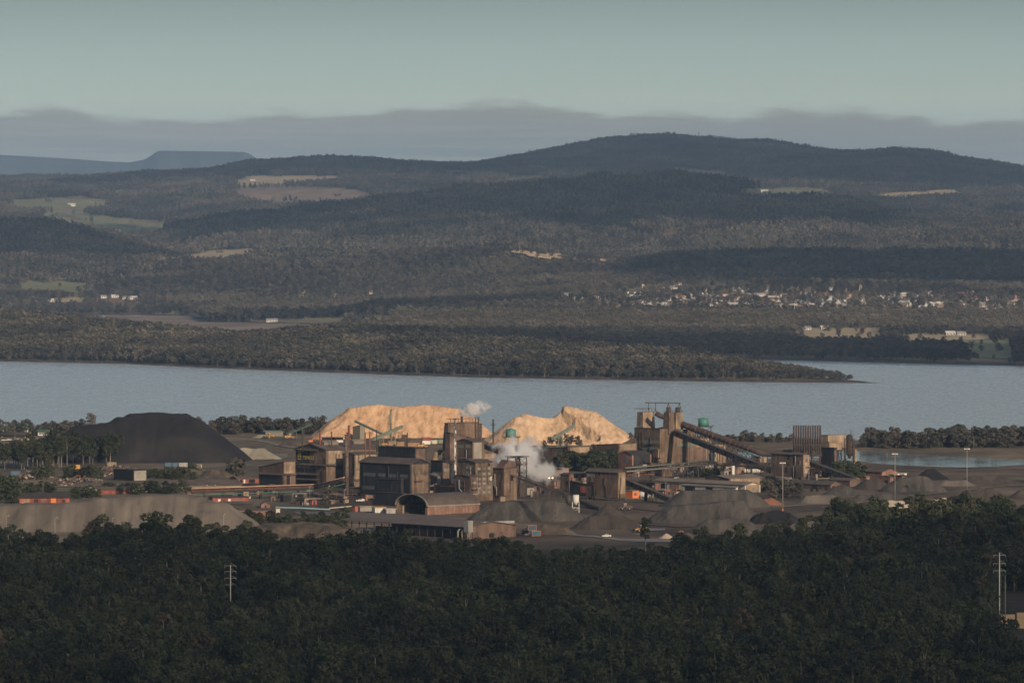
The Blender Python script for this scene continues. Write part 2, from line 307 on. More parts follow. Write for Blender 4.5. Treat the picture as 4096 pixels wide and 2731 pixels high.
# far shore ---------------------------------------------------------------
DS = [(-2000,10900),(550,10880),(780,10700),(830,10080),(1100,9980),(1250,9850),(1350,9600),(1450,7480),(2600,7450),(2990,7420),(3300,7330),(3700,7200),(4096,7080),(6000,6900)]
ROWS = [  # distance, then (column, row) of the bare ground as the lens sees it; a third mode 'z' gives heights instead
 (6900, 'z', [(0, 2), (5600, 2)]),
 (8000, 'z', [(0, 3), (1400, 4), (2000, 6), (5600, 6)]),
 (9000, 'z', [(0, 3), (1400, 6), (2000, 9), (5600, 9)]),
 (9600, 'z', [(0, 3), (1300, 3), (1500, 12), (2200, 21), (4096, 20), (5600, 20)]),
 (10000, 'z', [(0, 3), (1350, 4), (1500, 18), (2200, 30), (2700, 35), (4096, 33), (5600, 33)]),
 (10400, 'z', [(0, 3), (800, 5), (1350, 7), (1500, 22), (2200, 36), (2700, 45), (3400, 45), (4096, 40), (5600, 40)]),
 (10900, 'z', [(-1500, 8), (550, 10), (1350, 18), (1600, 30), (2200, 46), (2700, 60), (3400, 57), (4096, 52), (5600, 50)]),
 (11300, 'p', [(-1500, 1190), (0, 1195), (550, 1190), (900, 1180), (1200, 1166), (1600, 1140), (2000, 1120), (2400, 1115), (2700, 1100), (3000, 1090), (3400, 1090), (4096, 1095), (5600, 1095)]),
 (11700, 'p', [(-1500, 1150), (0, 1148), (400, 1152), (600, 1105), (760, 1072), (900, 1060), (1000, 1052), (1500, 1030), (1900, 1008), (2030, 1006), (2150, 1022), (2300, 1048), (2470, 1066), (2600, 1062), (2720, 1045), (2800, 1032), (3000, 1025), (3300, 1022), (3700, 1024), (4096, 1034), (5600, 1040)]),
 (12240, 'p', [(-1500, 1000), (0, 1012), (300, 1040), (500, 1058), (760, 1080), (1000, 1120), (1500, 1120), (1900, 1060), (1970, 1000), (2040, 998), (2200, 1022), (2400, 1042), (2520, 1060), (2650, 1120), (3000, 1120), (4096, 1120), (5600, 1120)]),
 (13185, 'p', [(-1500, 850), (0, 895), (300, 940), (500, 1002), (650, 1042), (760, 1062), (900, 1040), (1500, 1034), (2000, 1030), (3000, 1030), (4096, 1005), (5600, 1000)]),
 (13995, 'p', [(-1500, 930), (0, 935), (300, 965), (500, 990), (700, 1012), (1000, 985), (1500, 950), (2000, 920), (2500, 890), (3000, 900), (3300, 892), (3600, 930), (4096, 930), (5600, 930)]),
 (15345, 'p', [(-1500, 960), (0, 950), (400, 962), (560, 970), (650, 947), (800, 917), (1000, 870), (1300, 822), (1500, 802), (1800, 778), (2000, 759), (2200, 730), (2400, 716), (2600, 714), (2800, 734), (3000, 768), (3130, 797), (3270, 798), (3400, 822), (3600, 877), (3800, 890), (4096, 895), (5600, 900)]),
 (16155, 'p', [(-1500, 880), (0, 885), (250, 885), (640, 902), (800, 930), (1000, 930), (1300, 900), (1500, 890), (2000, 870), (2400, 860), (2800, 870), (3200, 880), (3600, 900), (4096, 900), (5600, 900)]),
 (17505, 'p', [(-1500, 830), (0, 835), (250, 850), (450, 872), (640, 882), (800, 850), (1100, 825), (1300, 825), (1500, 825), (2000, 820), (2500, 825), (3000, 830), (3300, 825), (3600, 815), (4096, 810), (5600, 810)]),
 (18855, 'p', [(-1500, 800), (0, 802), (400, 797), (700, 787), (1000, 767), (1300, 757), (1500, 752), (2000, 747), (3000, 772), (3300, 777), (3600, 777), (4096, 792), (5600, 792)]),
 (20205, 'p', [(-1500, 765), (0, 765), (400, 763), (700, 748), (1000, 717), (1330, 717), (1500, 722), (1800, 702), (2100, 692), (2600, 702), (3000, 737), (3600, 737), (4096, 752), (5600, 752)]),
 (21555, 'p', [(-1500, 770), (0, 754), (350, 747), (600, 717), (850, 707), (1000, 664), (1100, 652), (1300, 644), (1500, 647), (1600, 660), (1700, 674), (1900, 678), (2000, 674), (2200, 662), (2600, 642), (3000, 652), (3600, 662), (4096, 712), (5600, 730)]),
 (23580, 'p', [(-1500, 790), (1000, 692), (1800, 692), (1900, 688), (2000, 660), (2200, 620), (2400, 580), (2600, 559), (2750, 553), (2900, 563), (3100, 584), (3300, 608), (3500, 621), (3600, 616), (3750, 633), (3850, 657), (4000, 677), (4096, 695), (5600, 780)]),
 (26955, 'z', [(0, 60), (5600, 60)])]
def far_z(px, D):
    px = np.asarray(px, float); D = np.asarray(D, float); zs = []
    for d, mode, c in ROWS:
        v = np.interp(px, *zip(*c)); zs.append(v if mode == 'z' else H-(v-YH)/F*d)
    zs = np.array(zs); ds = np.array([r[0] for r in ROWS])
    k = np.clip(np.searchsorted(ds, D, side='right')-1, 0, len(ds)-2); t = (D-ds[k])/(ds[k+1]-ds[k]); t = .5*t+.5*sstep(t)
    ii = np.indices(px.shape); a = zs[(k, *ii)]; b = zs[(k+1, *ii)]; z = a+(b-a)*t
    X = (px-CX)/F*D
    gl = np.abs(fbm(X/520+3, D/900, 27)-.47); z = z+((fbm(X/340, D/340, 21)-.47)*13+(np.minimum(gl, .16)-.09)*130*np.clip((z-60)/80, 0, 1))*np.clip((D-10800)/900, 0, 1)
    bank = (D-np.interp(px, *zip(*DS)))*.07
    return np.where(bank < z, np.maximum(bank, -5), z)
def build_far():
    cols = np.arange(-1500, 5601, 50.0); ds = np.concatenate([np.arange(6850, 11000, 60), np.arange(11000, 24600, 85), np.arange(24600, 27001, 300)])
    px, D = np.meshgrid(cols, ds); z = far_z(px, D); P = np.stack([(px-CX)/F*D, D, z], -1)
    o = link('far_hills', grid_mesh('far_hills', P, FARLAND)); tag(o, 'rolling wooded hills and paddocks across the river', kind='structure')
build_far()
PF = [(-1500,7900),(0,7327),(500,7200),(800,7017),(1200,6843),(1600,6677),(2000,6551),(2600,6449),(3100,6380),(3300,6362),(3480,6350),(3520,6348)]
PT = [(-1500,1500),(0,1300),(400,1200),(1000,950),(1400,1200),(2000,900),(2600,560),(3000,300),(3300,120),(3480,14),(3520,4)]
PH = [(-1500,45),(0,34),(400,24),(700,17),(1000,14),(1150,18),(1300,25),(1450,27),(1700,23),(2100,14),(2600,11),(2900,8),(3100,5),(3300,2.6),(3400,1.6),(3500,.9),(3520,.2)]
def pen_z(px, t):
    h = np.interp(px, *zip(*PH)); th = np.interp(px, *zip(*PT)); d = t*th
    z = np.minimum(d*.10, 2.4)*np.minimum(1, h/2.4)+np.maximum(h-2.4, 0)*sstep((t-.02)/.55)*(1-sstep((t-.72)/.28))
    return z*(1-sstep((t-.97)/.03))-6*(t > .999)
def build_peninsula():
    cols = np.unique(np.concatenate([np.arange(-1500, 3000, 50.0), np.arange(3000, 3521, 10)])); ts = np.concatenate([[-.02, 0, .006, .012, .02, .03, .045], np.linspace(.06, 1, 40)])
    px, t = np.meshgrid(cols, ts); D = np.interp(px, *zip(*PF))+t*np.interp(px, *zip(*PT)); D = D+6*(vnoise(px/23, px*0, 4)-.5)+3*(vnoise(px/7, px*0, 9)-.5)
    z = pen_z(px, np.clip(t, 0, 1)); z[0] = -2; P = np.stack([(px-CX)/F*D, D, z], -1)
    o = link('peninsula', grid_mesh('peninsula', P, FARLAND)); tag(o, 'low wooded point running out into the river', kind='structure')
build_peninsula()
MUD = mat('mud', [(.15, .12, .10), (.22, .18, .15), (.28, .235, .20)], (.01, .003, 0), rough=1.0, spec=0)
P = []
mfx = np.arange(420, 1421, 20.0)
near_e = np.interp(mfx, [420, 800, 1100, 1420], [9500, 9150, 9120, 9300])
P = np.stack([np.stack([(mfx-CX)/F*(near_e+s*(10900-near_e)), near_e+s*(10900-near_e), .45+.5*vnoise(mfx/60, mfx*0+s*7, 5)+(-1.2 if s in (0, 1) else 0)], -1) for s in np.linspace(0, 1, 14)])
tag(link('mudflat', grid_mesh('mudflat', P, MUD)), 'brown tidal mudflat in the bay behind the point', kind='structure')
# distant ranges
def build_range():
    c = [(-3000,640),(-600,618),(0,624),(100,630),(300,641),(430,650),(520,654),(580,642),(612,622),(625,612),(640,608),(800,610),(975,613),(1000,622),(1030,640),(1100,650),(1500,690),(2200,700),(6000,700)]
    cols = np.unique(np.concatenate([np.arange(-3000, 0, 150), np.arange(0, 1200, 8), np.arange(1200, 6001, 150)])); rows = []
    for k, D in enumerate(np.linspace(38500, 46000, 13)):
        top = H-(np.interp(cols, *zip(*c))-YH)/F*43000
        s = [0, .12, .28, .48, .7, .9, 1, .97, .9, .8, .6, .35, 0][k]
        z = top*s*(1-.08*(vnoise(cols/40+k*3, cols*0+k, 8)-.5)*(k not in (6,)))
        rows.append(np.stack([(cols-CX)/F*D, cols*0+D, z], -1))
    m = mat('far_range', [(.05, .055, .05), (.085, .085, .075)], (.0006, .0006, .002))
    tag(link('far_mountains', grid_mesh('far_mountains', np.array(rows), m)), 'flat-topped blue mountain and range on the skyline', kind='structure')
build_range()
hz = MB().box(-16000, 16000, -1200, 47000, -8, 760)
HAZE = bpy.data.materials.new('haze'); HAZE.use_nodes = True; nt = HAZE.node_tree; nt.nodes.clear()
v = nt.nodes.new('ShaderNodeVolumePrincipled'); v.inputs['Color'].default_value = (.36, .555, .83, 1); v.inputs['Density'].default_value = 2.2e-5; v.inputs['Anisotropy'].default_value = 0.0
nt.links.new(v.outputs[0], nt.nodes.new('ShaderNodeOutputMaterial').inputs['Volume'])
tag(hz.build('haze', HAZE), 'thin blue haze over the river valley', kind='stuff')

# ------------------------------------------------------------------ trees
def cards(rs, centers, radii, n, size, flat=.75, droop=0.0):
    V = []
    for c, r in zip(centers, radii):
        d = rs.normal(size=(n, 3)); d /= np.linalg.norm(d, axis=1)[:, None]; d[:, 2] = np.where(d[:, 2] < -.75, -d[:, 2], d[:, 2])
        p = np.array(c)+d*np.array([r, r, r*flat])*rs.uniform(.55, 1.03, (n, 1))
        nn = d+rs.normal(size=(n, 3))*.55; nn /= np.linalg.norm(nn, axis=1)[:, None]
        a = np.cross(nn, rs.normal(size=(n, 3))); a /= np.linalg.norm(a, axis=1)[:, None]; b = np.cross(nn, a)
        s = size*rs.uniform(.55, 1.25, (n, 1)); e = s*rs.uniform(.5, .9, (n, 1))
        V.append(np.stack([p-a*s-b*e*.3, p+b*e-a*s*.1, p+a*s+b*e*.25, p-b*e+a*s*.2], 1).reshape(-1, 3))
    return np.concatenate(V)
def gum(seed, h=15.0, cw=7.0, nc=11, n=64, size=.5, low=.42, thin=1.0, trunk_n=6):
    rs = np.random.RandomState(seed); T = MB(); C = MB(); cen = []; rad = []
    lean = rs.normal(size=2)*.03*h
    tr = [(0, 0, -1.2), (lean[0]*.3, lean[1]*.3, h*.3), (lean[0]*.7, lean[1]*.7, h*.6), (lean[0], lean[1], h*.86)]
    T.path(tr, [h*.017, h*.013, h*.009, h*.003], trunk_n, False)
    mid = (low+1)/2; half = (1-low)/2
    for i in range(nc):
        t = (i+.5)/nc; zf = low+(.97-low)*t; rr = cw/2*math.sqrt(max(.08, 1-((zf-mid)/half*.92)**2)); a = i*2.4+rs.uniform(-.5, .5); q = rr*rs.uniform(.35, .8)
        r = rs.uniform(.20, .30)*cw*thin; c = (lean[0]*zf+math.cos(a)*q, lean[1]*zf+math.sin(a)*q, zf*h-r*.3); cen.append(c); rad.append(r)
        if trunk_n > 3: s = h*max(.25, zf-.2); k = s/h; T.path([(lean[0]*k, lean[1]*k, s), ((c[0]+lean[0]*k)/2, (c[1]+lean[1]*k)/2, (s+c[2])/2+.2), c], [h*.0042, h*.0034, h*.0015], 4, False)
    V = cards(rs, cen, rad, n, size); C.v = V.tolist(); C.f = [(i, i+1, i+2, i+3) for i in range(0, len(V), 4)]; C.m = [0]*len(C.f)
    return T, C
def join(T, C):
    m = MB(); m.v = list(T.v)+list(C.v); k = len(T.v); m.f = list(T.f)+[tuple(i+k for i in q) for q in C.f]; m.m = [1]*len(T.f)+[0]*len(C.f); return m
def protos(prefix, meshes):
    c = bpy.data.collections.new(prefix)
    for i, me in enumerate(meshes): c.objects.link(bpy.data.objects.new('%s_%02d' % (prefix, i), me))
    return c
def scatter(name, pts, scl, rot, idx, coll, label, cat=None):
    me = bpy.data.meshes.new(name); me.from_pydata(np.asarray(pts).tolist(), [], []); n = len(pts)
    a = me.attributes.new('scl', 'FLOAT_VECTOR', 'POINT'); a.data.foreach_set('vector', np.asarray(scl, np.float32).reshape(-1))
    a = me.attributes.new('rot', 'FLOAT_VECTOR', 'POINT'); q = np.zeros((n, 3), np.float32); q[:, 2] = rot; a.data.foreach_set('vector', q.reshape(-1))
    a = me.attributes.new('idx', 'INT', 'POINT'); a.data.foreach_set('value', np.asarray(idx, np.int32))
    o = link(name, me); g = bpy.data.node_groups.new(name, 'GeometryNodeTree')
    g.interface.new_socket('Geometry', in_out='INPUT', socket_type='NodeSocketGeometry'); g.interface.new_socket('Geometry', in_out='OUTPUT', socket_type='NodeSocketGeometry')
    N = g.nodes.new; L = g.links.new; gi = N('NodeGroupInput'); go = N('NodeGroupOutput'); ip = N('GeometryNodeInstanceOnPoints'); ci = N('GeometryNodeCollectionInfo')
    ci.inputs['Collection'].default_value = coll; ci.inputs['Separate Children'].default_value = True; ci.inputs['Reset Children'].default_value = True; ip.inputs['Pick Instance'].default_value = True
    def attr(nm, ty): x = N('GeometryNodeInputNamedAttribute'); x.data_type = ty; x.inputs['Name'].default_value = nm; return x.outputs['Attribute']
    L(gi.outputs[0], ip.inputs['Points']); L(ci.outputs[0], ip.inputs['Instance']); L(attr('idx', 'INT'), ip.inputs['Instance Index']); L(attr('rot', 'FLOAT_VECTOR'), ip.inputs['Rotation']); L(attr('scl', 'FLOAT_VECTOR'), ip.inputs['Scale']); L(ip.outputs[0], go.inputs[0])
    md = o.modifiers.new('scatter', 'NODES'); md.node_group = g; return tag(o, label, cat, kind='stuff')

# foreground forest ---------------------------------------------------------
NEAR = [gum(40+i, rs_h, cw, nc, 125, .50, lo) for i, (rs_h, cw, nc, lo) in enumerate([(19, 9.6, 9, .40), (21.5, 10.2, 10, .42), (17, 9.6, 8, .36), (23, 9.2, 10, .48), (18.5, 11, 10, .40), (14, 8.6, 8, .30)])]
NEAR_T = [T.mesh('trunk', BARK_PALE if i in (1, 3) else BARK, True) for i, (T, C) in enumerate(NEAR)]; NEAR_C = [C.mesh('crown', LEAF_NEAR) for T, C in NEAR]
NEAR_COLL = protos('near_gum', [join(T, C).mesh('near_gum', [LEAF_NEAR, BARK_PALE if i in (1, 3) else BARK]) for i, (T, C) in enumerate(NEAR)])
BUSH = [gum(200+i, h, cw, nc, 84, .58, .03) for i, (h, cw, nc) in enumerate([(11, 8.5, 10), (12, 9.5, 11), (10, 9.5, 10), (13, 9, 11), (9, 8, 9), (12, 8, 10)])]
BUSH_T = [T.mesh('trunk', BARK, True) for T, C in BUSH]; BUSH_C = [C.mesh('crown', LEAF_NEAR) for T, C in BUSH]
def tree(name, label, cat, loc, i, s, rz, group=None, crown=None, wide=1.0, bush=False):
    e = thing(name, label, cat, loc, rz, group); e.scale = (s*wide, s*wide, s)
    link('trunk', (BUSH_T if bush else NEAR_T)[i], e)
    c = link('crown', (BUSH_C if bush else NEAR_C)[i], e)
    if crown is not None:
        c.data = crown[i]
    return e
def forest_near():
    rs = np.random.RandomState(5); sp = 8.2
    ys = np.arange(1985, 3150, sp*.9); P = []
    for y in ys:
        hw = 2048/F*y*1.12+14; x = np.arange(-hw, hw, sp)+rs.uniform(0, sp); P.append(np.stack([x, np.full_like(x, y)], 1))
    P = np.concatenate(P)+rs.uniform(-2.1, 2.1, (sum(len(p) for p in P), 2)); px = CX+P[:, 0]/P[:, 1]*F
    k = P[:, 1] < np.interp(px, *zip(*EDGE))+rs.normal(size=len(P))*9
    k &= vnoise(P[:, 0]/26, P[:, 1]/30, 71)+.25*rs.uniform(size=len(P)) > .20       # small glades
    z = near_z(P[:, 0], P[:, 1]); base_py = YH+F*(H-z)/P[:, 1]
    # timber yard and power-line easement at the right
    k &= ~((px > 3975) & (base_py > 2370) & (base_py < 2545)); k &= ~((px > 3970) & (base_py >= 2545) & (base_py < 2810)); k &= ~((px > 3730) & (px <= 3930) & (base_py > 2470) & (base_py < 2530))
    for qx, qd in ((922, 2520), (1723, 2760)): k &= ~((np.abs(px-qx) < 62) & (P[:, 1] < qd+12) & (P[:, 1] > qd-(190 if qx < 1000 else 70)))
    P = P[k]; z = z[k]; px = px[k]; n = len(P); right = sstep((px-2750)/700)*sstep((P[:, 1]-2700)/250)
    s = rs.uniform(.5, 1.28, n)*(.80+.42*vnoise(P[:, 0]/60, P[:, 1]/60, 33))*(1+.08*right)
    s *= 1-.36*(1-sstep((px-2650)/200))*sstep((P[:, 1]-np.interp(px, *zip(*EDGE))+110)/90)
    idx = rs.randint(0, 6, n); rot = rs.uniform(0, 6.28, n)
    ctr = YH+F*(H-(z+9*s))/P[:, 1]; vis = (px > 30) & (px < 4066) & (ctr > 1900) & (ctr < 2690)
    order = np.argsort(np.where(vis, P[:, 1], 1e9))[:300]; one = np.zeros(n, bool); one[order] = True
    for j in order:
        tree('gum_tree', 'dark olive gum tree in the front rows of the forest below the lookout', 'tree', (P[j, 0], P[j, 1], z[j]), int(idx[j]), float(s[j]), float(rot[j]), 'gum trees along the front of the near forest')
    r = ~one; scatter('gum_forest', np.stack([P[r, 0], P[r, 1], z[r]], 1), np.repeat(s[r, None], 3, 1)*np.array([1.02, 1.02, 1]), rot[r], idx[r], NEAR_COLL, 'dense dark gum forest between the lookout and the works', 'forest')
    print('near trees', n)
forest_near()
# far woods -----------------------------------------------------------------
MID = [gum(80+i, h, cw, nc, 30, .95, lo, trunk_n=3) for i, (h, cw, nc, lo) in enumerate([(17, 11, 9, .34), (19, 10.5, 9, .40), (15, 11.5, 9, .30), (20, 11, 10, .42), (13, 10, 8, .25)])]
def mid_coll(nm, leaf): return protos(nm, [join(T, C).mesh(nm, [leaf, BARK_PALE if i in (1, 3) else BARK]) for i, (T, C) in enumerate(MID)])
MIDC = mid_coll('point_gum', LEAF_MID); PALEC = mid_coll('pale_gum', LEAF_PALE_SUN); FARC1 = mid_coll('hill_gum', LEAF_FAR)
def patch(seed, n=9, w=30):
    rs = np.random.RandomState(seed); cen = []; rad = []
    for i in range(n):
        x, y = rs.uniform(-w/2, w/2, 2); h = rs.uniform(9, 22)
        for k in range(3): cen.append((x+rs.uniform(-1.5, 1.5), y+rs.uniform(-1.5, 1.5), h*(.48+.2*k))); rad.append(rs.uniform(2.6, 4.4)*(1-.2*k))
    V = cards(rs, cen, rad, 12, 1.5, .95); m = MB(); m.v = V.tolist(); m.f = [(i, i+1, i+2, i+3) for i in range(0, len(V), 4)]; m.m = [0]*len(m.f); return m
PATC = protos('hill_copse', [patch(300+i).mesh('hill_copse', LEAF_FAR) for i in range(8)]); PATP = protos('pale_copse', [patch(340+i).mesh('pale_copse', LEAF_PALE_SUN) for i in range(8)])
FIELDS = [[(130,864),(260,836),(430,868),(700,888),(650,930),(570,958),(430,928),(250,888)], [(30,800),(330,784),(430,798),(410,842),(30,834)], [(925,724),(1000,703),(1370,703),(1360,724),(1080,740),(945,746)],
 [(930,758),(1220,746),(1340,746),(1510,776),(1430,808),(1090,826),(980,796)], [(730,810),(860,800),(890,808),(740,818)], [(430,765),(520,754),(515,774),(440,790)], [(715,1034),(850,1000),(1070,990),(980,1030),(780,1060)],
 [(70,1132),(250,1124),(420,1146),(320,1172),(90,1162)], [(185,1196),(340,1190),(350,1212),(200,1212)], [(3170,1312),(3530,1312),(3530,1345),(3480,1355),(3190,1350)], [(3600,1335),(3960,1338),(3960,1364),(3610,1364)], [(3850,1360),(4040,1360),(4060,1440),(3890,1432)],
 [(2220,1352),(2380,1352),(2380,1366),(2220,1366)], [(2980,757),(3300,750),(3340,774),(3120,788),(2990,770)], [(3400,792),(3560,772),(3840,757),(3850,782),(3600,798)], [(3980,788),(4200,786),(4200,814)], [(1650,664),(1790,680),(1900,682),(1880,698),(1800,697)], [(2050,702),(2190,702),(2160,717),(2000,727)], [(2690,665),(2900,690),(2940,705),(2800,705),(2680,690)],
 [(2028,994),(2110,1008),(2262,1022),(2330,1034),(2475,1046),(2470,1058),(2378,1056),(2270,1040),(2200,1044),(2130,1038),(2034,1014)], [(990,1278),(1350,1268),(1450,1258),(1600,1262),(1540,1288),(1100,1305)], [(1290,1185),(1500,1180),(1500,1192),(1290,1195)], [(1130,1166),(1260,1164),(1260,1180),(1130,1178)], [(380,1188),(560,1186),(560,1205),(380,1206)]]
TOWN = [(2230,1245),(2250,1180),(2560,1150),(2680,1120),(2960,1112),(3000,1142),(3320,1150),(3450,1165),(3600,1170),(4200,1190),(4200,1262),(3300,1255)]
def in_poly(x, y, poly): return poly_sd(np.asarray(x, float), np.asarray(y, float), poly)
def woods_far():
    rs = np.random.RandomState(9)
    # the point
    px = rs.uniform(-700, 3420, 60000); t = rs.uniform(.012, .985, 60000); th = np.interp(px, *zip(*PT)); D = np.interp(px, *zip(*PF))+t*th
    k = (rs.uniform(size=60000) < th*D/(1300*7300)*.75) & (t*th > 18+8*rs.uniform(size=60000)); px, t, D, th = px[k], t[k], D[k], th[k]; z = pen_z(px, t); X = (px-CX)/F*D
    s = rs.uniform(.72, 1.1, len(px))*(.8+.4*fbm(X/50, D/50, 3))*np.interp(px, [2600, 3100, 3300, 3420], [1, .72, .5, .4])*np.where(t*th < 45, .62, 1)
    P = np.stack([X, D, z], 1); pale = (fbm(X/90, D/120, 17)+.25*rs.uniform(size=len(px))) > .66
    for sel, nm, col, lb in ((~pale, 'point_forest', MIDC, 'grey-green gum forest covering the low point across the river'), (pale, 'point_scrub', PALEC, 'paler olive gums scattered through the forest on the point')):
        n = sel.sum(); scatter(nm, P[sel], s[sel, None]*np.array([[1.1, 1.1, 1.0]]), rs.uniform(0, 6.28, n), rs.randint(0, 5, n), col, lb, 'forest')
    print('point trees', len(px))
    # mainland: single trees near, copses of trees further off
    cols = np.arange(-900, 5000, 20.0)
    def visible(px, D, z, top):
        dd = np.arange(7000, 24500, 100.0); g = far_z(*np.meshgrid(cols, dd))                    # rows: distance
        ang = (g+7-H)/dd[:, None]; run = np.maximum.accumulate(ang, 0); ci = np.clip(((px+900)/20).astype(int), 0, len(cols)-1); di = np.clip(((D-7000)/100).astype(int)-1, 0, len(dd)-1)
        return (z+top-H)/D > run[di, ci]-.0006
    def put(lo, hi, n, top):
        px = rs.uniform(-800, 4900, n); D = np.sqrt(rs.uniform(lo*lo, hi*hi, n)); z = far_z(px, D); k = (z > 2.0) & visible(px, D, z, top); px, D, z = px[k], D[k], z[k]
        py = YH+F*(H-z)/D; k = np.ones(len(px), bool)
        hp = F/D*(np.where((py > 1335) & (px > 1300), 12, 15) if lo < 11000 else 15)
        for f in FIELDS:
            for q in (0, .4, .8): k &= in_poly(px, py-q*hp, f) < (2 if q == 0 else 0)+4*rs.uniform(size=len(px))**3
        k |= (rs.uniform(size=len(px)) < (.02 if lo < 11000 else .003)) & (px < 4300); tw = in_poly(px, py, TOWN) > 0; k &= ~tw | (rs.uniform(size=len(px)) < .14)
        return px[k], D[k], z[k], py[k]
    px, D, z, py = put(7100, 11750, 105000, 16); X = (px-CX)/F*D; P = np.stack([X, D, z], 1); n = len(px); print('mainland trees', n)
    dark = (py > 1335) & (px > 1300); pale = (py > 1262) & (py <= 1335) & (px > 1500); oth = ~(dark | pale); st_ = oth & (fbm(X/190, D/260, 61)+.16*rs.uniform(size=n) > .60) & ((px < 2300) | (py > 1120)); oth &= ~st_  # paler leaves put sunlight into the strip before the town and the left slopes
    s = rs.uniform(.75, 1.2, n)*(.85+.35*fbm(X/60, D/60, 5))*np.where(dark, .62, np.where(pale, .74, np.where((py > 1090) & (py < 1262), .75, 1)))
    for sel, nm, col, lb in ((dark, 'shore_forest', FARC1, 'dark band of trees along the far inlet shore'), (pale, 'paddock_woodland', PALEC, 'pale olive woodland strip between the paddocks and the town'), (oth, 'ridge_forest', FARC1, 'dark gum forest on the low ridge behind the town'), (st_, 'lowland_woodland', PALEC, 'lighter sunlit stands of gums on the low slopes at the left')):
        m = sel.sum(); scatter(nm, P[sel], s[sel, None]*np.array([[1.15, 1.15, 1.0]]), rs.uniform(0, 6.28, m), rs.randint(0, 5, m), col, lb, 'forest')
    px, D, z, py = put(11700, 23800, 100000, 15); X = (px-CX)/F*D; P = np.stack([X, D, z], 1); n = len(px); print('copses', n); s = rs.uniform(.7, 1.35, n)
    mtn = (D > 19900) & (px > 1850); mid = (D < 15750) & (px > 700); oth = ~(mtn | mid); pl = (~mtn) & ((fbm(X/300, D/420, 66)+.18*rs.uniform(size=n) > .70) | ((D < 13900) & (px > 850) & (rs.uniform(size=n) < .40))); mid &= ~pl; oth &= ~pl  # pale copses paint in the sunlit foot of the middle hill
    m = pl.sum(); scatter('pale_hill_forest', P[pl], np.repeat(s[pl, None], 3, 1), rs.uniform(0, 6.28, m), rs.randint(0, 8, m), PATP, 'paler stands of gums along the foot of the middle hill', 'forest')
    for sel, nm, lb in ((mtn, 'mountain_forest', 'blue-grey forest on the high mountain at the skyline'), (mid, 'hill_forest', 'grey forest over the broad middle hill'), (oth, 'farmland_forest', 'dark woods between the far paddocks on the left')):
        m = sel.sum(); scatter(nm, P[sel], np.repeat(s[sel, None], 3, 1), rs.uniform(0, 6.28, m), rs.randint(0, 8, m), PATC, lb, 'forest')
woods_far()
# ------------------------------------------------------------------ the works: materials
def clad(name, a, b, c, rough=.75):
    """weathered profiled sheeting: vertical rust streaks over sheets that differ a little in tone"""
    m = mat(name, [a, b, c], (.55, .55, .05), 6, rough, 0, .05, (2.2, 2.2, .02), lo=.28, hi=.74); nt = m.node_tree; N = nt.nodes.new; L = nt.links.new; b_ = nt.nodes['Principled BSDF']
    src = b_.inputs['Base Color'].links[0].from_socket; tc = N('ShaderNodeTexCoord'); mp = N('ShaderNodeMapping'); mp.inputs['Scale'].default_value = (1/1.6, 1/1.6, 1/3.4); mp.inputs['Location'].default_value = (.013, .017, .011); L(tc.outputs['Object'], mp.inputs[0])
    fl = N('ShaderNodeVectorMath'); fl.operation = 'FLOOR'; L(mp.outputs[0], fl.inputs[0]); wn = N('ShaderNodeTexWhiteNoise'); L(fl.outputs[0], wn.inputs['Vector'])
    g = N('ShaderNodeNewGeometry'); mp2 = N('ShaderNodeMapping'); mp2.inputs['Scale'].default_value = (.10, .10, .13); L(g.outputs['Position'], mp2.inputs[0]); n = N('ShaderNodeTexNoise'); n.inputs['Scale'].default_value = 1; n.inputs['Detail'].default_value = 4; L(mp2.outputs[0], n.inputs['Vector'])
    k1 = N('ShaderNodeMapRange'); L(wn.outputs['Value'], k1.inputs[0]); k1.inputs[3].default_value = .80; k1.inputs[4].default_value = 1.16; k2 = N('ShaderNodeMapRange'); L(n.outputs['Fac'], k2.inputs[0]); k2.inputs[1].default_value = .3; k2.inputs[2].default_value = .7; k2.inputs[3].default_value = .55; k2.inputs[4].default_value = 1.25
    mu = N('ShaderNodeMath'); mu.operation = 'MULTIPLY'; L(k1.outputs[0], mu.inputs[0]); L(k2.outputs[0], mu.inputs[1]); sc2 = N('ShaderNodeVectorMath'); sc2.operation = 'SCALE'; L(src, sc2.inputs[0]); L(mu.outputs[0], sc2.inputs['Scale']); L(sc2.outputs[0], b_.inputs['Base Color']); return m
RUST = clad('rust_cladding', (.085, .058, .042), (.150, .104, .074), (.215, .155, .112))
RUST2 = clad('brown_cladding', (.100, .064, .050), (.135, .090, .070), (.175, .122, .096))
TAN = clad('tan_cladding', (.20, .145, .098), (.29, .215, .15), (.37, .28, .20))  # also laid over right-hand walls, putting sunlight into their colour
PINK = clad('red_brown_cladding', (.17, .092, .072), (.235, .135, .105), (.29, .18, .14))
NAVY = clad('dark_cladding', (.018, .018, .021), (.028, .028, .032), (.046, .042, .042))  # dark paint; strips below awnings also paint in their shade
REDW = clad('red_wall', (.20, .055, .040), (.27, .085, .062), (.33, .12, .09))
ROOF = mat('brown_roof', [(.060, .047, .040), (.088, .070, .060), (.125, .100, .086)], (.10, .10, .10), 5, .85, bump=.04, bscale=(1.5, 1.5, .3))
ROOFL = mat('pale_roof', [(.13, .105, .085), (.18, .148, .12), (.24, .20, .16)], (.10, .10, .10), 5, .8)
ROOFD = mat('dark_roof', [(.030, .027, .026), (.052, .046, .043)], (.12, .12, .12), 4, .85)
STEEL = mat('dark_steel', [(.035, .030, .028), (.075, .058, .048)], (.4, .4, .2), 4, .7)
RUSTP = mat('rusty_pipe', [(.034, .026, .025), (.060, .042, .038), (.105, .068, .052)], (.25, .25, .25), 5, .75)
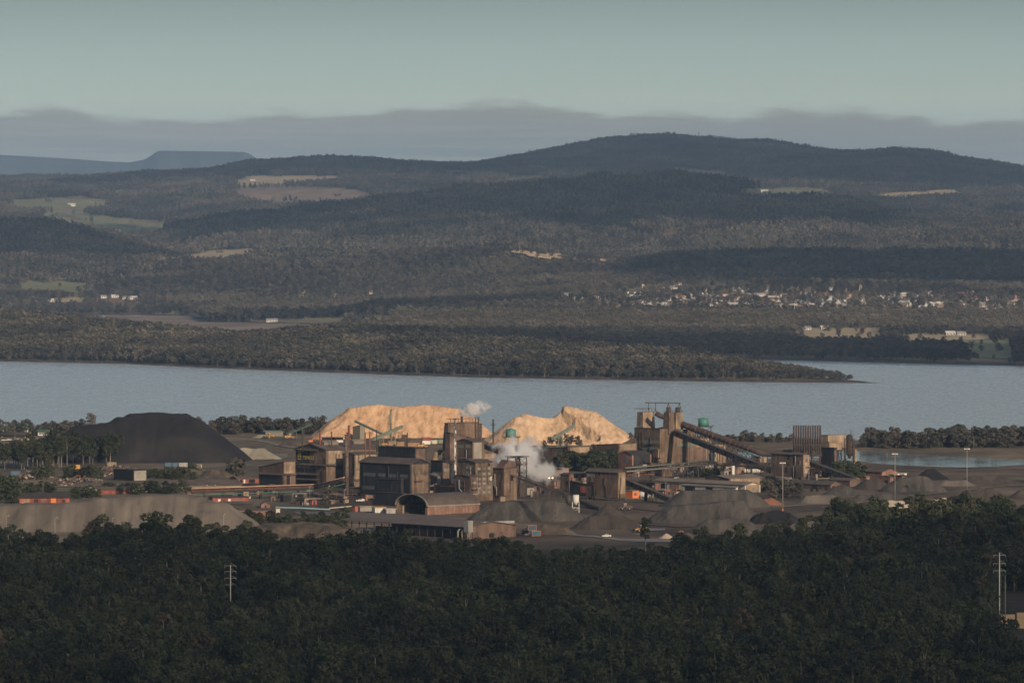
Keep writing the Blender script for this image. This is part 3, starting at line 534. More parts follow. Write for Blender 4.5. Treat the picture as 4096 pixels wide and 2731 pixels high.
REDP = mat('red_pipe', [(.16, .045, .035), (.24, .075, .055)], (.3, .3, .1), 4, .7)
GREEN = mat('green_paint', [(.055, .17, .135), (.085, .235, .185)], (.2, .2, .05), 4, .5)
PGREEN = mat('pale_green_paint', [(.15, .165, .125), (.22, .235, .18)], (.2, .2, .1), 4, .6)
WHITE = mat('white_paint', [(.50, .48, .44), (.66, .64, .60)], (.3, .3, .1), 4, .6)
CREAM = mat('cream_wall', [(.42, .38, .30), (.56, .51, .42)], (.2, .2, .1), 4, .7)
GALV = mat('galvanised', [(.20, .20, .19), (.34, .335, .32)], (.3, .3, .06), 4, .5)
GLASS = mat('dull_window', [(.075, .080, .076), (.14, .145, .135)], (.5, .5, .5), 3, .35, spec=.5)
LITE = mat('translucent_sheet', [(.15, .155, .14), (.25, .25, .225)], (.6, .6, .1), 3, .5)
GLITE = mat('green_sheet', [(.10, .135, .10), (.17, .215, .165)], (.5, .5, .1), 3, .5)
DARK = mat('dark_opening', [(.012, .011, .011), (.022, .020, .019)], (.2, .2, .2), 3, .9)
CONC = mat('concrete', [(.20, .18, .155), (.32, .29, .25)], (.2, .2, .2), 4, .85)
ORANGE = mat('orange_paint', [(.52, .15, .045), (.64, .20, .065)], (.3, .3, .1), 3, .6)
YELLOW = mat('machine_yellow', [(.42, .21, .045), (.56, .30, .07)], (.5, .5, .5), 3, .55)
BLUE = mat('blue_paint', [(.040, .085, .13), (.062, .115, .17)], (.3, .3, .1), 3, .55)
RUBBER = mat('tyre_rubber', [(.014, .013, .012), (.03, .027, .025)], (1, 1, 1), 3, .9)
SIGNY = mat('sign_yellow', (.55, .45, .05), rough=.6)
REDPT = mat('red_oxide_rail', [(.22, .075, .05), (.32, .13, .09)], (.3, .3, .3), 3, .7)
MOTTLE = mat('flaking_stack', [(.07, .06, .055), (.10, .085, .078), (.50, .47, .43), (.62, .59, .55)], (.55, .55, .22), 4, .7, lo=.42, hi=.58)
LAMP = mat('lit_lamp', (1.0, .62, .28), emit=6.0)
CH, SH = math.cos(PHI), math.sin(PHI)
def Dg(py, z=GZ): return F*(H-z)/(py-YH)

class Bld: pass
def B(name, label, cat, bx, by, lw, rw, ty, roof='flat', rise=0, wall=RUST, roofm=ROOF, gap=0, over=.5, wins=(), tl=0, tr=0, z0=None, group=None, parent=None, rot=PHI, awn=(), gz=GZ, legs=4, part='wall'):
    """Box-shaped works building. (bx, by): pixel of its nearest bottom corner; lw, rw: widths in pixels of its left- and right-hand faces; ty: row of that corner's eave.
    roof: 'gx' ridge runs from the left face back, 'gy' ridge runs along the left face, 'ml' lean-to falling to the left, 'mr' falling along the right, 'flat'."""
    o = Bld(); O = gnd(bx, by, gz); s = F/O.y; c, sn = math.cos(rot), math.sin(rot)
    o.s = s; o.R = Rr = rw/s/c; o.L = Ll = lw/s/sn; o.h = h = (by-ty)/s; g = gap/s; r = rise/s; zb = (z0 if z0 is not None else g) if (g or z0) else -1.5
    o.t = t = thing(name, label, cat, O, rot, group) if parent is None else parent
    w = MB(); rt = .22; e = over
    def wallbox(prof_x=None, prof_y=None):
        if tl or tr:
            v = [(0,0,zb),(Rr,0,zb),(Rr,Ll,zb),(0,Ll,zb),(0,0,h),(Rr*(1-tr),0,h),(Rr*(1-tr),Ll*(1-tl),h),(0,Ll*(1-tl),h)]; w.v += v
            for q in ((0,3,2,1),(4,5,6,7),(0,1,5,4),(1,2,6,5),(2,3,7,6),(3,0,4,7)): w.f.append(q); w.m.append(0)
        elif prof_y: w.prism(prof_y, 'x', 0, Rr)
        elif prof_x: w.prism(prof_x, 'y', 0, Ll)
        else: w.box(0, Rr, 0, Ll, zb, h)
    rf = MB()
    if roof == 'gx':
        wallbox(prof_y=[(0, zb), (Ll, zb), (Ll, h), (Ll/2, h+r), (0, h)]); k = r/(Ll/2)
        for a in (1, -1):
            y0, y1 = (Ll/2, -e) if a == 1 else (Ll/2, Ll+e); ze = h-k*e
            rf.prism([(y0, h+r+.03), (y1, ze+.03), (y1, ze+rt+.03), (y0, h+r+rt+.03)][::a], 'x', -e, Rr+e)
    elif roof == 'gy':
        wallbox(prof_x=[(0, zb), (Rr, zb), (Rr, h), (Rr/2, h+r), (0, h)]); k = r/(Rr/2)
        for a in (1, -1):
            x0, x1 = (Rr/2, -e) if a == 1 else (Rr/2, Rr+e); ze = h-k*e
            rf.prism([(x0, h+r+.03), (x1, ze+.03), (x1, ze+rt+.03), (x0, h+r+rt+.03)][::a], 'y', -e, Ll+e)
    elif roof == 'ml':
        wallbox(prof_y=[(0, zb), (Ll, zb), (Ll, h-r), (0, h)]); k = r/Ll
        rf.prism([(-e, h+k*e+.03), (Ll+e, h-r-k*e+.03), (Ll+e, h-r-k*e+rt), (-e, h+k*e+rt)], 'x', -e, Rr+e)
    elif roof == 'mr':
        wallbox(prof_x=[(0, zb), (Rr, zb), (Rr, h-r), (0, h)]); k = r/Rr
        rf.prism([(-e, h+k*e+.03), (Rr+e, h-r-k*e+.03), (Rr+e, h-r-k*e+rt), (-e, h+k*e+rt)], 'y', -e, Ll+e)
    else:
        wallbox(); rf.box(-e, Rr*(1-tr)+e, -e, Ll*(1-tl)+e, h+.02, h+.30)
    o.wall = w.build(part, wall, t); o.roof = rf.build('roof', roofm, t)
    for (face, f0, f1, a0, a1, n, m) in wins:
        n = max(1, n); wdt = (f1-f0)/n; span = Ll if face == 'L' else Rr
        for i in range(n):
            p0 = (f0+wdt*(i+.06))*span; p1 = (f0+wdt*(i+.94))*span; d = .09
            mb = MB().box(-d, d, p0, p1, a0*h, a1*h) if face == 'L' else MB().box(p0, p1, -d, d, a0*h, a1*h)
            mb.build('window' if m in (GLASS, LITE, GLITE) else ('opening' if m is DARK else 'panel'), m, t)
    for (face, f0, f1, zf, dep) in awn:
        span = Ll if face == 'L' else Rr; z = zf*h; pr = [(-dep, z-.9), (0.02, z), (0.02, z+.2), (-dep, z-.7)]
        mb = MB().prism(pr, 'y', f0*span, f1*span) if face == 'L' else MB().prism(pr, 'x', f0*span, f1*span)
        mb.build('awning', ROOF, t)
    if g:
        for i in range(legs):
            for y in (.3, Ll-.3):
                x = .3+(Rr-.6)*i/(legs-1); MB().box(x-.25, x+.25, y-.25, y+.25, -1, g+.1).build('leg', STEEL, t)
        mb = MB()
        for y in (.3, Ll-.3): mb.beam((.3, y, 0), (Rr-.3, y, g), .2); mb.beam((Rr-.3, y, 0), (.3, y, g), .2)
        for x in (.3, Rr-.3): mb.beam((x, .3, 0), (x, Ll-.3, g), .2); mb.beam((x, Ll-.3, 0), (x, .3, g), .2)
        mb.build('bracing', STEEL, t)
    return o
def Wpt(px, py, D): return at(px, py, D)
def local(t, p): return t.matrix_basis.inverted() @ Vector(p)
def gallery(name, label, p0, p1, w=3.2, h=3.0, wallm=RUST2, roofm=ROOF, legs=(), win=True, open_=False, legm=STEEL, pitch=5.0, group=None, legw=2.6):
    """sloping conveyor gallery between two world points (floor centre line)"""
    p0 = Vector(p0); p1 = Vector(p1); t = thing(name, label, 'conveyor', (p0.x, p0.y, GZ), 0, group); q0 = p0-t.location; q1 = p1-t.location
    d = (q1-q0); ln = d.length; d.normalize(); a = d.cross(Vector((0, 0, 1))).normalized(); up = a.cross(d).normalized()
    def pt(s, x, z): return q0+d*s+a*x+up*z
    if open_:
        mb = MB()
        for x in (-w/2, w/2):
            for z in (0, h): mb.beam(pt(0, x, z), pt(ln, x, z), .22)
        mb.build('chord', legm, t); n = max(2, int(ln/pitch)); mb = MB()
        for i in range(n):
            for x in (-w/2, w/2): s0, s1 = ln*i/n, ln*(i+1)/n; mb.beam(pt(s0, x, 0), pt(s1, x, h) if i % 2 else pt(s0, x, h), .13); mb.beam(pt(s1 if i % 2 else s0, x, 0 if i % 2 else h), pt(s0 if i % 2 else s1, x, h if i % 2 else 0), .13)
        mb.build('lattice', legm, t); MB().beam(pt(0, 0, .35), pt(ln, 0, .35), w*.7, .25).build('belt', RUBBER, t); MB().beam(pt(0, w*.42, .9), pt(ln, w*.42, .9), .12, .9).build('handrail', legm, t)
    else:
        mb = MB(); n = len(mb.v); pr = [(-w/2, 0), (w/2, 0), (w/2, h), (0, h+.45), (-w/2, h)]
        for s in (0, ln): mb.v += [tuple(pt(s, x, z)) for x, z in pr]
        mb.f += [(4, 3, 2, 1, 0), (5, 6, 7, 8, 9)]+[(i, (i+1) % 5, 5+(i+1) % 5, 5+i) for i in range(5)]; mb.m += [0]*7; mb.build('casing', wallm, t)
        mb = MB()
        for sg in (-1, 1):
            e = w/2+.25; v0 = len(mb.v)
            for s in (-.2, ln+.2):
                for x, z in ((0, h+.50), (sg*e, h+.05), (sg*e, h+.20), (0, h+.65)): mb.v.append(tuple(pt(s, x, z)))
            for q in ((0,1,2,3),(4,5,6,7),(0,1,5,4),(1,2,6,5),(2,3,7,6),(3,0,4,7)): mb.f.append(tuple(v0+i for i in q)); mb.m.append(0)
        mb.build('roof', roofm, t)
        if win:
            k = max(2, int(ln/11))
            for i in range(k):
                s = ln*(i+.5)/k; x = w/2+.04
                for sg in (-1, 1): MB().poly([pt(s-.9, sg*x, h*.25), pt(s+.9, sg*x, h*.25), pt(s+.9, sg*x, h*.85), pt(s-.9, sg*x, h*.85)][::sg]).build('opening', DARK, t)
    for f in legs:
        c = pt(ln*f, 0, 0); z1 = c.z
        if z1 < 1.5: continue
        mb = MB(); W = legw/2; sp = W*1.5+z1*.03
        for sg in (-1, 1): mb.beam(c+a*sg*W, Vector((c.x, c.y, -1))+a*sg*sp, .42)
        nb = max(1, int(z1/5))
        for i in range(nb):
            f0, f1 = i/nb, (i+1)/nb
            A = [c+a*sg*W+(Vector((c.x, c.y, -1))+a*sg*sp-c-a*sg*W)*f0 for sg in (-1, 1)]; Bv = [c+a*sg*W+(Vector((c.x, c.y, -1))+a*sg*sp-c-a*sg*W)*f1 for sg in (-1, 1)]
            mb.beam(A[0], Bv[1], .18); mb.beam(A[1], Bv[0], .18); mb.beam(Bv[0], Bv[1], .2)
        mb.build('trestle', legm, t)
    return t
def stack(name, label, px, top, base, wpx, m, D=None, rings=0, group=None, taper=1.0, zb=0.0, n=12):
    D = D or Dg(base); s = F/D; O = at(px, base, D); t = thing(name, label, 'chimney', O, 0, group); hh = (base-top)/s; r = wpx/s/2
    MB().path([(0, 0, -1), (0, 0, hh*.5), (0, 0, hh)], [r, r*(1+taper)/2, r*taper], n).build('shaft', m, t, True)
    MB().tube((0, 0, hh-.1), (0, 0, hh+.25), r*taper*1.18, None, n).build('rim', STEEL, t)
    for k in range(rings):
        z = hh*(k+1)/(rings+1); MB().tube((0, 0, z), (0, 0, z+.3), r*1.14, None, n).build('band', STEEL, t)
    return t
def lattice_tower(t, w0, w1, h, m, bays=6, name='lattice', th=.16, cx=0, cy=0, z0=0):
    mb = MB(); P = lambda k, i: Vector((cx+(w0+(w1-w0)*k/bays)/2*(1, 1, -1, -1)[i], cy+(w0+(w1-w0)*k/bays)/2*(1, -1, -1, 1)[i], z0+h*k/bays))
    for k in range(bays):
        for i in range(4):
            j = (i+1) % 4; mb.beam(P(k, i), P(k+1, i), th*1.5); mb.beam(P(k, i), P(k+1, j), th); mb.beam(P(k, j), P(k+1, i), th); mb.beam(P(k+1, i), P(k+1, j), th)
    return mb.build(name, m, t)
def rail(t, pts, h=1.1, m=STEEL, name='railing'):
    mb = MB()
    for a, b in zip(pts[:-1], pts[1:]):
        a = Vector(a); b = Vector(b); n = max(1, int((b-a).length/2))
        for z in (.55, h): mb.beam(a+Vector((0, 0, z)), b+Vector((0, 0, z)), .07)
        for i in range(n+1): p = a+(b-a)*i/n; mb.beam(p, p+Vector((0, 0, h)), .07)
    return mb.build(name, m, t)

# ------------------------------------------------------------------ stockpiles
CHIP = mat('wood_chip', [(.32, .185, .10), (.48, .295, .168), (.57, .365, .218), (.63, .425, .27)], (.22, .10, .12), 9, .95, bump=1.0, bscale=(.45, .2, .3))
CHIP2 = mat('pale_wood_chip', [(.30, .19, .115), (.46, .31, .19), (.57, .40, .26), (.63, .46, .31)], (.22, .12, .12), 9, .95, bump=1.0, bscale=(.45, .25, .3))
COAL = mat('coal', [(.009, .008, .009), (.015, .014, .015), (.032, .028, .026)], (.03, .03, .05), 6, .9, bump=.25, bscale=(.5, .5, .5))
ORE = mat('dark_ore', [(.036, .030, .026), (.060, .049, .042), (.098, .078, .064)], (.16, .04, .04), 6, .92, bump=.5, bscale=(.6, .25, .4))
OREG = mat('grey_ore', [(.034, .032, .030), (.060, .055, .050), (.098, .086, .075)], (.15, .035, .04), 6, .92, bump=.5, bscale=(.6, .25, .4))
SINTER = mat('tan_fines', [(.080, .069, .058), (.120, .103, .086), (.165, .141, .117)], (.10, .013, .02), 6, .95, bump=.2, bscale=(.4, .4, .4))
GRAVEL = mat('pale_gravel', [(.17, .155, .118), (.24, .22, .17), (.30, .27, .21)], (.05, .05, .05), 6, .95, bump=.25, bscale=(.5, .5, .5))
REDORE = mat('red_ore', [(.19, .085, .05), (.28, .135, .08)], (.08, .08, .08), 5, .95, bump=.2, bscale=(.5, .5, .5))
QUARTZ = mat('white_quartz', [(.34, .28, .21), (.48, .41, .32)], (.1, .1, .1), 5, .95, bump=.25, bscale=(.6, .6, .6))
BRUSHY = mat('rubble_earth', [(.038, .032, .026), (.075, .060, .046), (.14, .11, .085)], (.14, .08, .1), 6, .95, bump=.4, bscale=(.3, .3, .3))
def pile(name, label, toe, crest, m, slope=.66, w=0.0, gul=.5, seed=1, gz=GZ, step=None, rough=.8, group=None, edit=None, cat='stockpile', dy=0):
    """heap whose near foot lies on photo row `toe`; crest: pixels along its top; the sides fall at the angle of repose"""
    slope *= 1.12; Dt = Dg(toe, gz)+dy; C = []
    for px, py in crest:
        k = (py-YH)/F; z = (H-k*(Dt+w)+k*gz/slope)/(1+k/slope); D = Dt+w+(z-gz)/slope; C.append(((px-CX)/F*D, D, z-gz))
    C = np.array(C); hm = C[:, 2].max(); mrg = hm/slope+w+3; x0, x1 = C[:, 0].min()-mrg, C[:, 0].max()+mrg; y0, y1 = C[:, 1].min()-mrg, C[:, 1].max()+mrg
    st = step or max(.6, min(1.6, (x1-x0)/110)); X, Y = np.meshgrid(np.arange(x0, x1+st, st), np.arange(y0, y1+st, st)); best = np.full(X.shape, -1e9); Q = np.zeros(X.shape); Dd = np.zeros(X.shape)
    wob = (fbm(X/14+seed, Y/14, seed)-.47)*hm*.10*(1+rough)
    segs = list(zip(C[:-1], C[1:])) if len(C) > 1 else [(C[0], C[0]+np.array([.01, 0, 0]))]; acc = 0
    for a, b in segs:
        dx, dy_ = b[0]-a[0], b[1]-a[1]; l2 = dx*dx+dy_*dy_+1e-9; t = np.clip(((X-a[0])*dx+(Y-a[1])*dy_)/l2, 0, 1); cx, cy = a[0]+t*dx, a[1]+t*dy_
        d = np.hypot(X-cx, Y-cy); hh = a[2]+t*(b[2]-a[2])-slope*np.maximum(0, d-w); th = np.arctan2(Y-cy, X-cx); k = hh > best
        Q = np.where(k, acc+t*math.sqrt(l2)+th*9, Q); Dd = np.where(k, np.maximum(0, d-w), Dd); best = np.maximum(best, hh); acc += math.sqrt(l2)
    g = (vnoise(Q/2.6+seed, Q*0+.5+Dd/60, seed)-.5)*.8+(vnoise(Q/7.0, Q*0+seed+Dd/40, seed+5)-.5)
    Z = best+g*gul*1.8*np.minimum(1, Dd/5)*np.clip(best/3, 0, 1)*1.2+wob*np.clip(best/4, 0, 1)+rough*((fbm(X/3, Y/3, seed+3)-.47)+1.5*(fbm(X/7, Y/7, seed+6)-.47))*np.clip(best/2, 0, 1)
    if edit is not None: Z = edit(X, Y, Z, C)
    keep = Z > -.4; Zc = np.maximum(Z, -.8)
    O = Vector((C[:, 0].mean(), C[:, 1].mean(), gz)); P = np.stack([X-O.x, Y-O.y, Zc], -1)
    o = link(name, grid_mesh(name, P, m, True, keep)); o.location = O; return tag(o, label, cat, group)
# ------------------------------------------------------------------ the works: heaps
def chip2_edit(X, Y, Z, C):                                        # the dug-out hollow and undercut knob of the right-hand chip heap
    px = CX+X/Y*F+14*(fbm(X/5, Y/5, 2)-.5); a = gnd(2352, 1762); d = np.hypot((X-a.x)/10, (Y-a.y-18)/13)+.35*(fbm(X/4, Y/4, 6)-.5)
    yc, yt = C[:, 1].mean(), C[:, 1].mean()-26; line = 2252+150*np.clip((yc-Y)/(yc-yt), 0, 1)
    Z = Z-8.0*sstep((line-px)/5)*sstep((px-2090)/110)*np.clip((Z-3)/4, 0, 1)*np.clip((yc+6-Y)/8, .35, 1)
    Z = Z-6.5*sstep((1-d)*5)*(Z > 3)
    return Z+.35*(fbm(X/2.4, Y/2.4, 8)-.5)*np.clip(Z/3, 0, 1)
def chip1_edit(X, Y, Z, C):                                        # raked furrows fanning down the big heap
    px = CX+X/Y*F; f = np.sin((px-1500)/9.0+Z*.42*np.sign(px-1490)+4*fbm(X/12, Y/12, 5)); return Z+.42*f*np.clip(Z/5, 0, 1)*np.clip((19-Z)/4, .25, 1)+.25*(fbm(X/2.6, Y/2.6, 9)-.5)*np.clip(Z/3, 0, 1)
pile('wood_chip_heap', 'big orange woodchip heap with raked ridges behind the log yard', 1752, [(1388,1652),(1412,1632),(1520,1622),(1600,1626),(1700,1619),(1780,1625),(1822,1632)], CHIP, .64, 3, .8, 3, step=.85, rough=.2, edit=chip1_edit)
pile('wood_chip_heap', 'small orange woodchip skirt at the left foot of the big chip heap', 1756, [(1310,1722),(1345,1706)], CHIP, .5, 2, .5, 31)
pile('wood_chip_heap', 'paler woodchip heap with a tall knob and dug-out hollow', 1780, [(2078,1668),(2110,1654),(2180,1650),(2246,1648),(2264,1624),(2300,1630),(2370,1645),(2400,1668)], CHIP2, .64, 2.5, .7, 5, step=.8, rough=.25, edit=chip2_edit)
def coal_edit(X, Y, Z, C):
    return Z
pile('coal_heap', 'huge black coal heap with a brown track down its flank', 1852, [(330,1704),(430,1694),(500,1668),(548,1653),(620,1650),(722,1655),(760,1674)], COAL, .68, 6, .7, 8, step=1.3, rough=-.6)
pile('earth_ramp', 'brown earth ramp down the right flank of the coal heap', 1848, [(768,1682),(800,1700),(840,1735),(880,1782),(905,1818)], BRUSHY, .62, 1.5, .5, 81, rough=.5, cat='bank')  # brown strip on the heap's right flank paints in the sun on it
pile('fines_heap', 'broad flat-topped tan heap behind the lamp posts in front of the works', 2128, [(-60,2026),(130,2014),(300,2012),(400,1992),(520,1985),(700,1982),(770,1985),(815,1998),(850,2003)], SINTER, .58, 5, 1.2, 11, step=1.4)
pile('gravel_heap', 'pale green-grey gravel heap at the foot of the coal heap', 1838, [(920,1795),(980,1790),(1040,1794)], GRAVEL, .5, 3, .4, 14)
pile('gravel_heap', 'small pale cone of gravel by the green stacker conveyor', 1751, [(1040,1737),(1060,1738)], GRAVEL, .4, 1, .2, 15)
pile('ore_heap', 'low dark heap on the flat behind the furnace hall', 1785, [(1140,1768),(1165,1769)], ORE, .5, 1, .2, 16)
pile('ore_heap', 'wide grey-brown ore heap right of the arched shed', 2084, [(1985,2010),(2060,2000),(2200,2000),(2235,2008)], OREG, .62, 3, .7, 17)
pile('ore_heap', 'brown double-topped ore heap in front of the transfer tower', 2122, [(2428,2020)], ORE, .60, 1, .5, 18, dy=25)
pile('ore_heap', 'long brown ore heap behind the orange loader', 2118, [(2370,2064),(2430,2058),(2490,2066)], ORE, .56, 2, .5, 19)
pile('ore_heap', 'small ragged brown heap beside the blue containers', 2138, [(2185,2096),(2225,2098),(2255,2108)], BRUSHY, .55, 1.5, .5, 20, rough=.8)
pile('ore_heap', 'large flat-topped grey ore heap with streaked left flank', 2092, [(2700,2022),(2770,2020),(2880,2006),(2935,2004)], OREG, .66, 5, .9, 21)
pile('ore_heap', 'dark ore heap in front of the workshop sheds', 2030, [(2752,1962),(2800,1958),(2900,1957),(2965,1960)], OREG, .62, 4, .8, 22)
pile('ore_heap', 'smooth grey ore heap half hidden by the forest edge', 2136, [(2838,2076),(2900,2072),(2965,2076)], OREG, .60, 3, .5, 23)
pile('rubble_heap', 'black lumpy slag heap at the foot of the left light mast', 2096, [(3062,2050),(3100,2044),(3140,2050)], COAL, .55, 2, 1.2, 24, rough=1.2)
pile('slag_heap', 'grey slag bank below the black lumpy heap', 2128, [(3090,2092),(3150,2096),(3190,2110)], OREG, .5, 2, .3, 25)
pile('red_heap', 'small rust-red ore heap beside the scrubby knoll', 2021, [(3064,1993),(3084,1992)], REDORE, .5, 1, .2, 26)
pile('tan_heap', 'pale tan heap with a level top left of the light masts', 2012, [(3235,1983),(3270,1981),(3325,1980)], SINTER, .55, 1.5, .5, 27)
pile('quartz_heap', 'off-white quartz heap behind the middle light mast', 2034, [(3520,2003),(3560,1999),(3600,2002)], QUARTZ, .5, 1.5, .3, 28)
pile('quartz_heap', 'small bright white quartz heap above the forest edge', 2012, [(3745,1995),(3775,1991)], QUARTZ, .5, 1, .2, 29)
pile('ore_heap', 'dark brown ore heap right of the white quartz heap', 2014, [(3880,1958),(3925,1950),(3960,1956)], ORE, .55, 2, .5, 30)
pile('ore_heap', 'tall dark green-grey ore heap behind the middle light mast', 1968, [(3605,1912),(3650,1903),(3690,1904)], OREG, .60, 2, .6, 31)
pile('ore_heap', 'dark ore heap beside the end of the low conveyor', 1958, [(3470,1918),(3505,1912)], ORE, .58, 1.5, .5, 32)
pile('coal_heap', 'small black heap at the foot of the grassy bank', 1918, [(3715,1876),(3730,1872)], COAL, .6, .8, .4, 33)
pile('tan_heap', 'low sandy heap behind the right light mast', 1944, [(3790,1922),(3850,1919)], SINTER, .45, 2, .3, 34)
pile('ore_heap', 'long low brown heap on the far right of the yard', 1934, [(3890,1906),(3960,1899),(4005,1905)], ORE, .42, 3, .3, 35)
pile('ore_heap', 'dark heap cut off by the right edge of the picture', 1995, [(4090,1958),(4140,1945)], ORE, .6, 2, .4, 36)
pile('ore_heap', 'grey ore heap in front of the brown gabled shed', 1982, [(3340,1948),(3370,1938),(3390,1946)], OREG, .55, 1, .5, 37)
pile('ore_heap', 'long dark grey bank across the middle of the ore yard', 2008, [(3450,1978),(3540,1974),(3640,1982)], OREG, .5, 3, .4, 38)
pile('quartz_heap', 'little white cone of quartz by the wet roadway', 2154, [(2666,2134)], QUARTZ, .55, .4, .1, 39)
pile('ore_heap', 'small dark cone with a kerb of concrete blocks', 2156, [(2748,2128)], ORE, .5, .6, .2, 40)
pile('ore_heap', 'tiny rust-topped cone beyond the kerbed dark cone', 2128, [(2723,2119)], REDORE, .55, .3, .1, 41)
pile('earth_bank', 'eroded brown earth bank with scrub below the gravel pad', 2152, [(1010,2112),(1100,2098),(1200,2092),(1290,2098),(1350,2114)], BRUSHY, .34, 6, 1.6, 42, rough=1.6, cat='bank')
pile('rubble_heap', 'brown rubble mound behind the long warehouse', 1908, [(700,1880),(760,1876),(800,1882)], BRUSHY, .45, 1.5, .7, 43, rough=1.1)
pile('rubble_heap', 'rounded rubble mound left of the willow tree', 1910, [(850,1874),(890,1880)], BRUSHY, .45, 1.5, .7, 44, rough=1.1)
for i, (x0, x1, y, c) in enumerate([(2190, 2620, 2150, 0)]): pass

# tracks and pads lying on the yard
TRACK = mat('pale_track', [(.15, .125, .10), (.22, .185, .145)], (.05, .05, .05), 4, .95)
WET = mat('wet_roadway', [(.12, .105, .092), (.20, .18, .16)], (.05, .05, .05), 4, .6, spec=.3)
def strip(name, label, pts, m, dz=.35):
    L_, R_ = [], []
    for px, py, hw in pts:
        a = gnd(px, py-hw*.5); b = gnd(px, py+hw*.5); L_.append(a); R_.append(b)
    mb = MB()
    for i in range(len(pts)-1): mb.poly([R_[i]+Vector((0, 0, dz)), R_[i+1]+Vector((0, 0, dz)), L_[i+1]+Vector((0, 0, dz)), L_[i]+Vector((0, 0, dz))])
    return tag(mb.build(name, m), label, kind='structure')
strip('track', 'pale gravel track curving behind the furnace hall', [(860,1752,5),(940,1754,5),(1010,1759,6),(1070,1768,7),(1105,1780,8),(1180,1790,8)], TRACK)
strip('pad', 'pale gravel pad around the gravel heap', [(880,1815,24),(960,1822,26),(1060,1828,24),(1150,1822,14)], mat('gravel_pad', [(.13,.118,.09),(.20,.18,.14)], (.05,.05,.05)), .30)
strip('pad', 'grey gravel pad in front of the arched shed', [(1180,2052,10),(1300,2056,16),(1450,2060,22),(1600,2068,20),(1800,2076,12)], mat('grey_pad', [(.085,.075,.066),(.13,.115,.10)], (.05,.05,.05)), .32)
strip('roadway', 'wet pale roadway past the white pickup', [(2250,2138,4),(2380,2146,7),(2480,2160,10),(2600,2163,12),(2760,2165,12),(2860,2162,10)], WET)
strip('roadway', 'damp dark roadway between the ore heaps', [(2300,2076,5),(2420,2100,8),(2560,2120,10),(2660,2118,8)], WET, .30)
GRASSM = mat('green_grass', [(.075, .085, .035), (.12, .12, .055)], (.08, .08, .08), 4, .95)
strip('grass', 'small green lawn among the yard sheds', [(205,1962,12),(290,1960,14),(360,1958,8)], GRASSM)
strip('grass', 'strip of rough grass beside the orange hut', [(2500,2002,8),(2600,2004,12),(2690,2006,8)], GRASSM, .3)
strip('grass', 'green patch at the right end of the ore yard', [(3980,1914,10),(4060,1916,14),(4200,1916,14)], GRASSM, .4)

# ------------------------------------------------------------------ furnace hall and its neighbours
o = B('furnace_hall', 'tall brown stepped furnace hall with a dark sign panel and yellow lettering', 'building', 1305, 1945, 128, 200, 1799, 'gx', 22, RUST, ROOF, over=.9,
      wins=[('L', .50, 1.0, .615, .985, 1, NAVY), ('L', .50, .97, .475, .565, 1, TAN), ('L', .27, .99, .355, .455, 1, NAVY), ('L', .27, .99, .21, .31, 1, NAVY), ('L', .27, .99, .0, .165, 1, NAVY), ('R', .02, .32, .66, .97, 1, TAN), ('R', .02, .32, .61, .655, 1, LITE), ('R', .20, .33, .36, .44, 1, PINK)],  # navy strips below awnings paint in shade; tan right panel paints in sunlight
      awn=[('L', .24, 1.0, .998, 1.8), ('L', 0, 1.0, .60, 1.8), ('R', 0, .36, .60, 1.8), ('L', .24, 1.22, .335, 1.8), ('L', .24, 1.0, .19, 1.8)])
t = o.t
for f0, f1, rz in ((.16, .44, .50), (.74, .98, .50)):
    x0, x1 = f0*o.R, f1*o.R; zr = o.h+22/o.s; w = 5.0
    MB().prism([(o.L/2-w, zr-2), (o.L/2+w, zr-2), (o.L/2+w, zr+.8), (o.L/2+w*.5, zr+1.9), (o.L/2-w*.5, zr+1.9), (o.L/2-w, zr+.8)], 'x', x0, x1).build('roof_vent', ROOFL, t)
MB().box(o.R*.62, o.R*.72, o.L*.18, o.L*.30, o.h+.8, o.h+1.6).build('skylight', LITE, t)
# sign: a block of stacked bars, a line of small bars and the lettering
def face_text(body, size, y, z, par, m, x=-.16):
    cu = bpy.data.curves.new('lettering', 'FONT'); cu.body = body; cu.size = size; cu.extrude = .03; cu.materials.append(m); ob = link('lettering', cu, par)
    me = bpy.data.meshes.new_from_object(ob.evaluated_get(bpy.context.evaluated_depsgraph_get())); bpy.data.objects.remove(ob); ob = link('lettering', me, par); ob.matrix_basis = Matrix(((0, 0, -1, x), (-1, 0, 0, y), (0, 1, 0, z), (0, 0, 0, 1))); return ob
ly, lz, u = o.L*.93, o.h*.76, o.L*.10
mb = MB()
for c in range(3):
    for r_ in range(7):
        if (c == 1 and r_ in (0, 6)): continue
        y1 = ly-c*u*.42; mb.box(-.16, -.10, y1-u*.36, y1, lz+r_*u*.30, lz+r_*u*.30+u*.16)
mb.build('sign_logo', SIGNY, t)
mb = MB()
for k in range(8): mb.box(-.16, -.10, ly-k*u*.155-u*.11, ly-k*u*.155, lz-u*.40, lz-u*.22)
mb.build('sign_small_text', SIGNY, t)
face_text('TEMCO', o.L*.105, o.L*.755, o.h*.715, t, SIGNY)
B('furnace_wing', 'lower wing of the furnace hall behind the rusty stack, sunlight coloured into its end', 'building', 1416, 1948, 46, 92, 1818, 'gx', 8, RUST, ROOF, wins=[('R', .0, 1, .25, .98, 1, TAN), ('R', .06, .9, .52, .56, 3, LITE)], awn=[('R', 0, 1, .25, 1.2)])  # tan right panel puts the sun into the wall colour
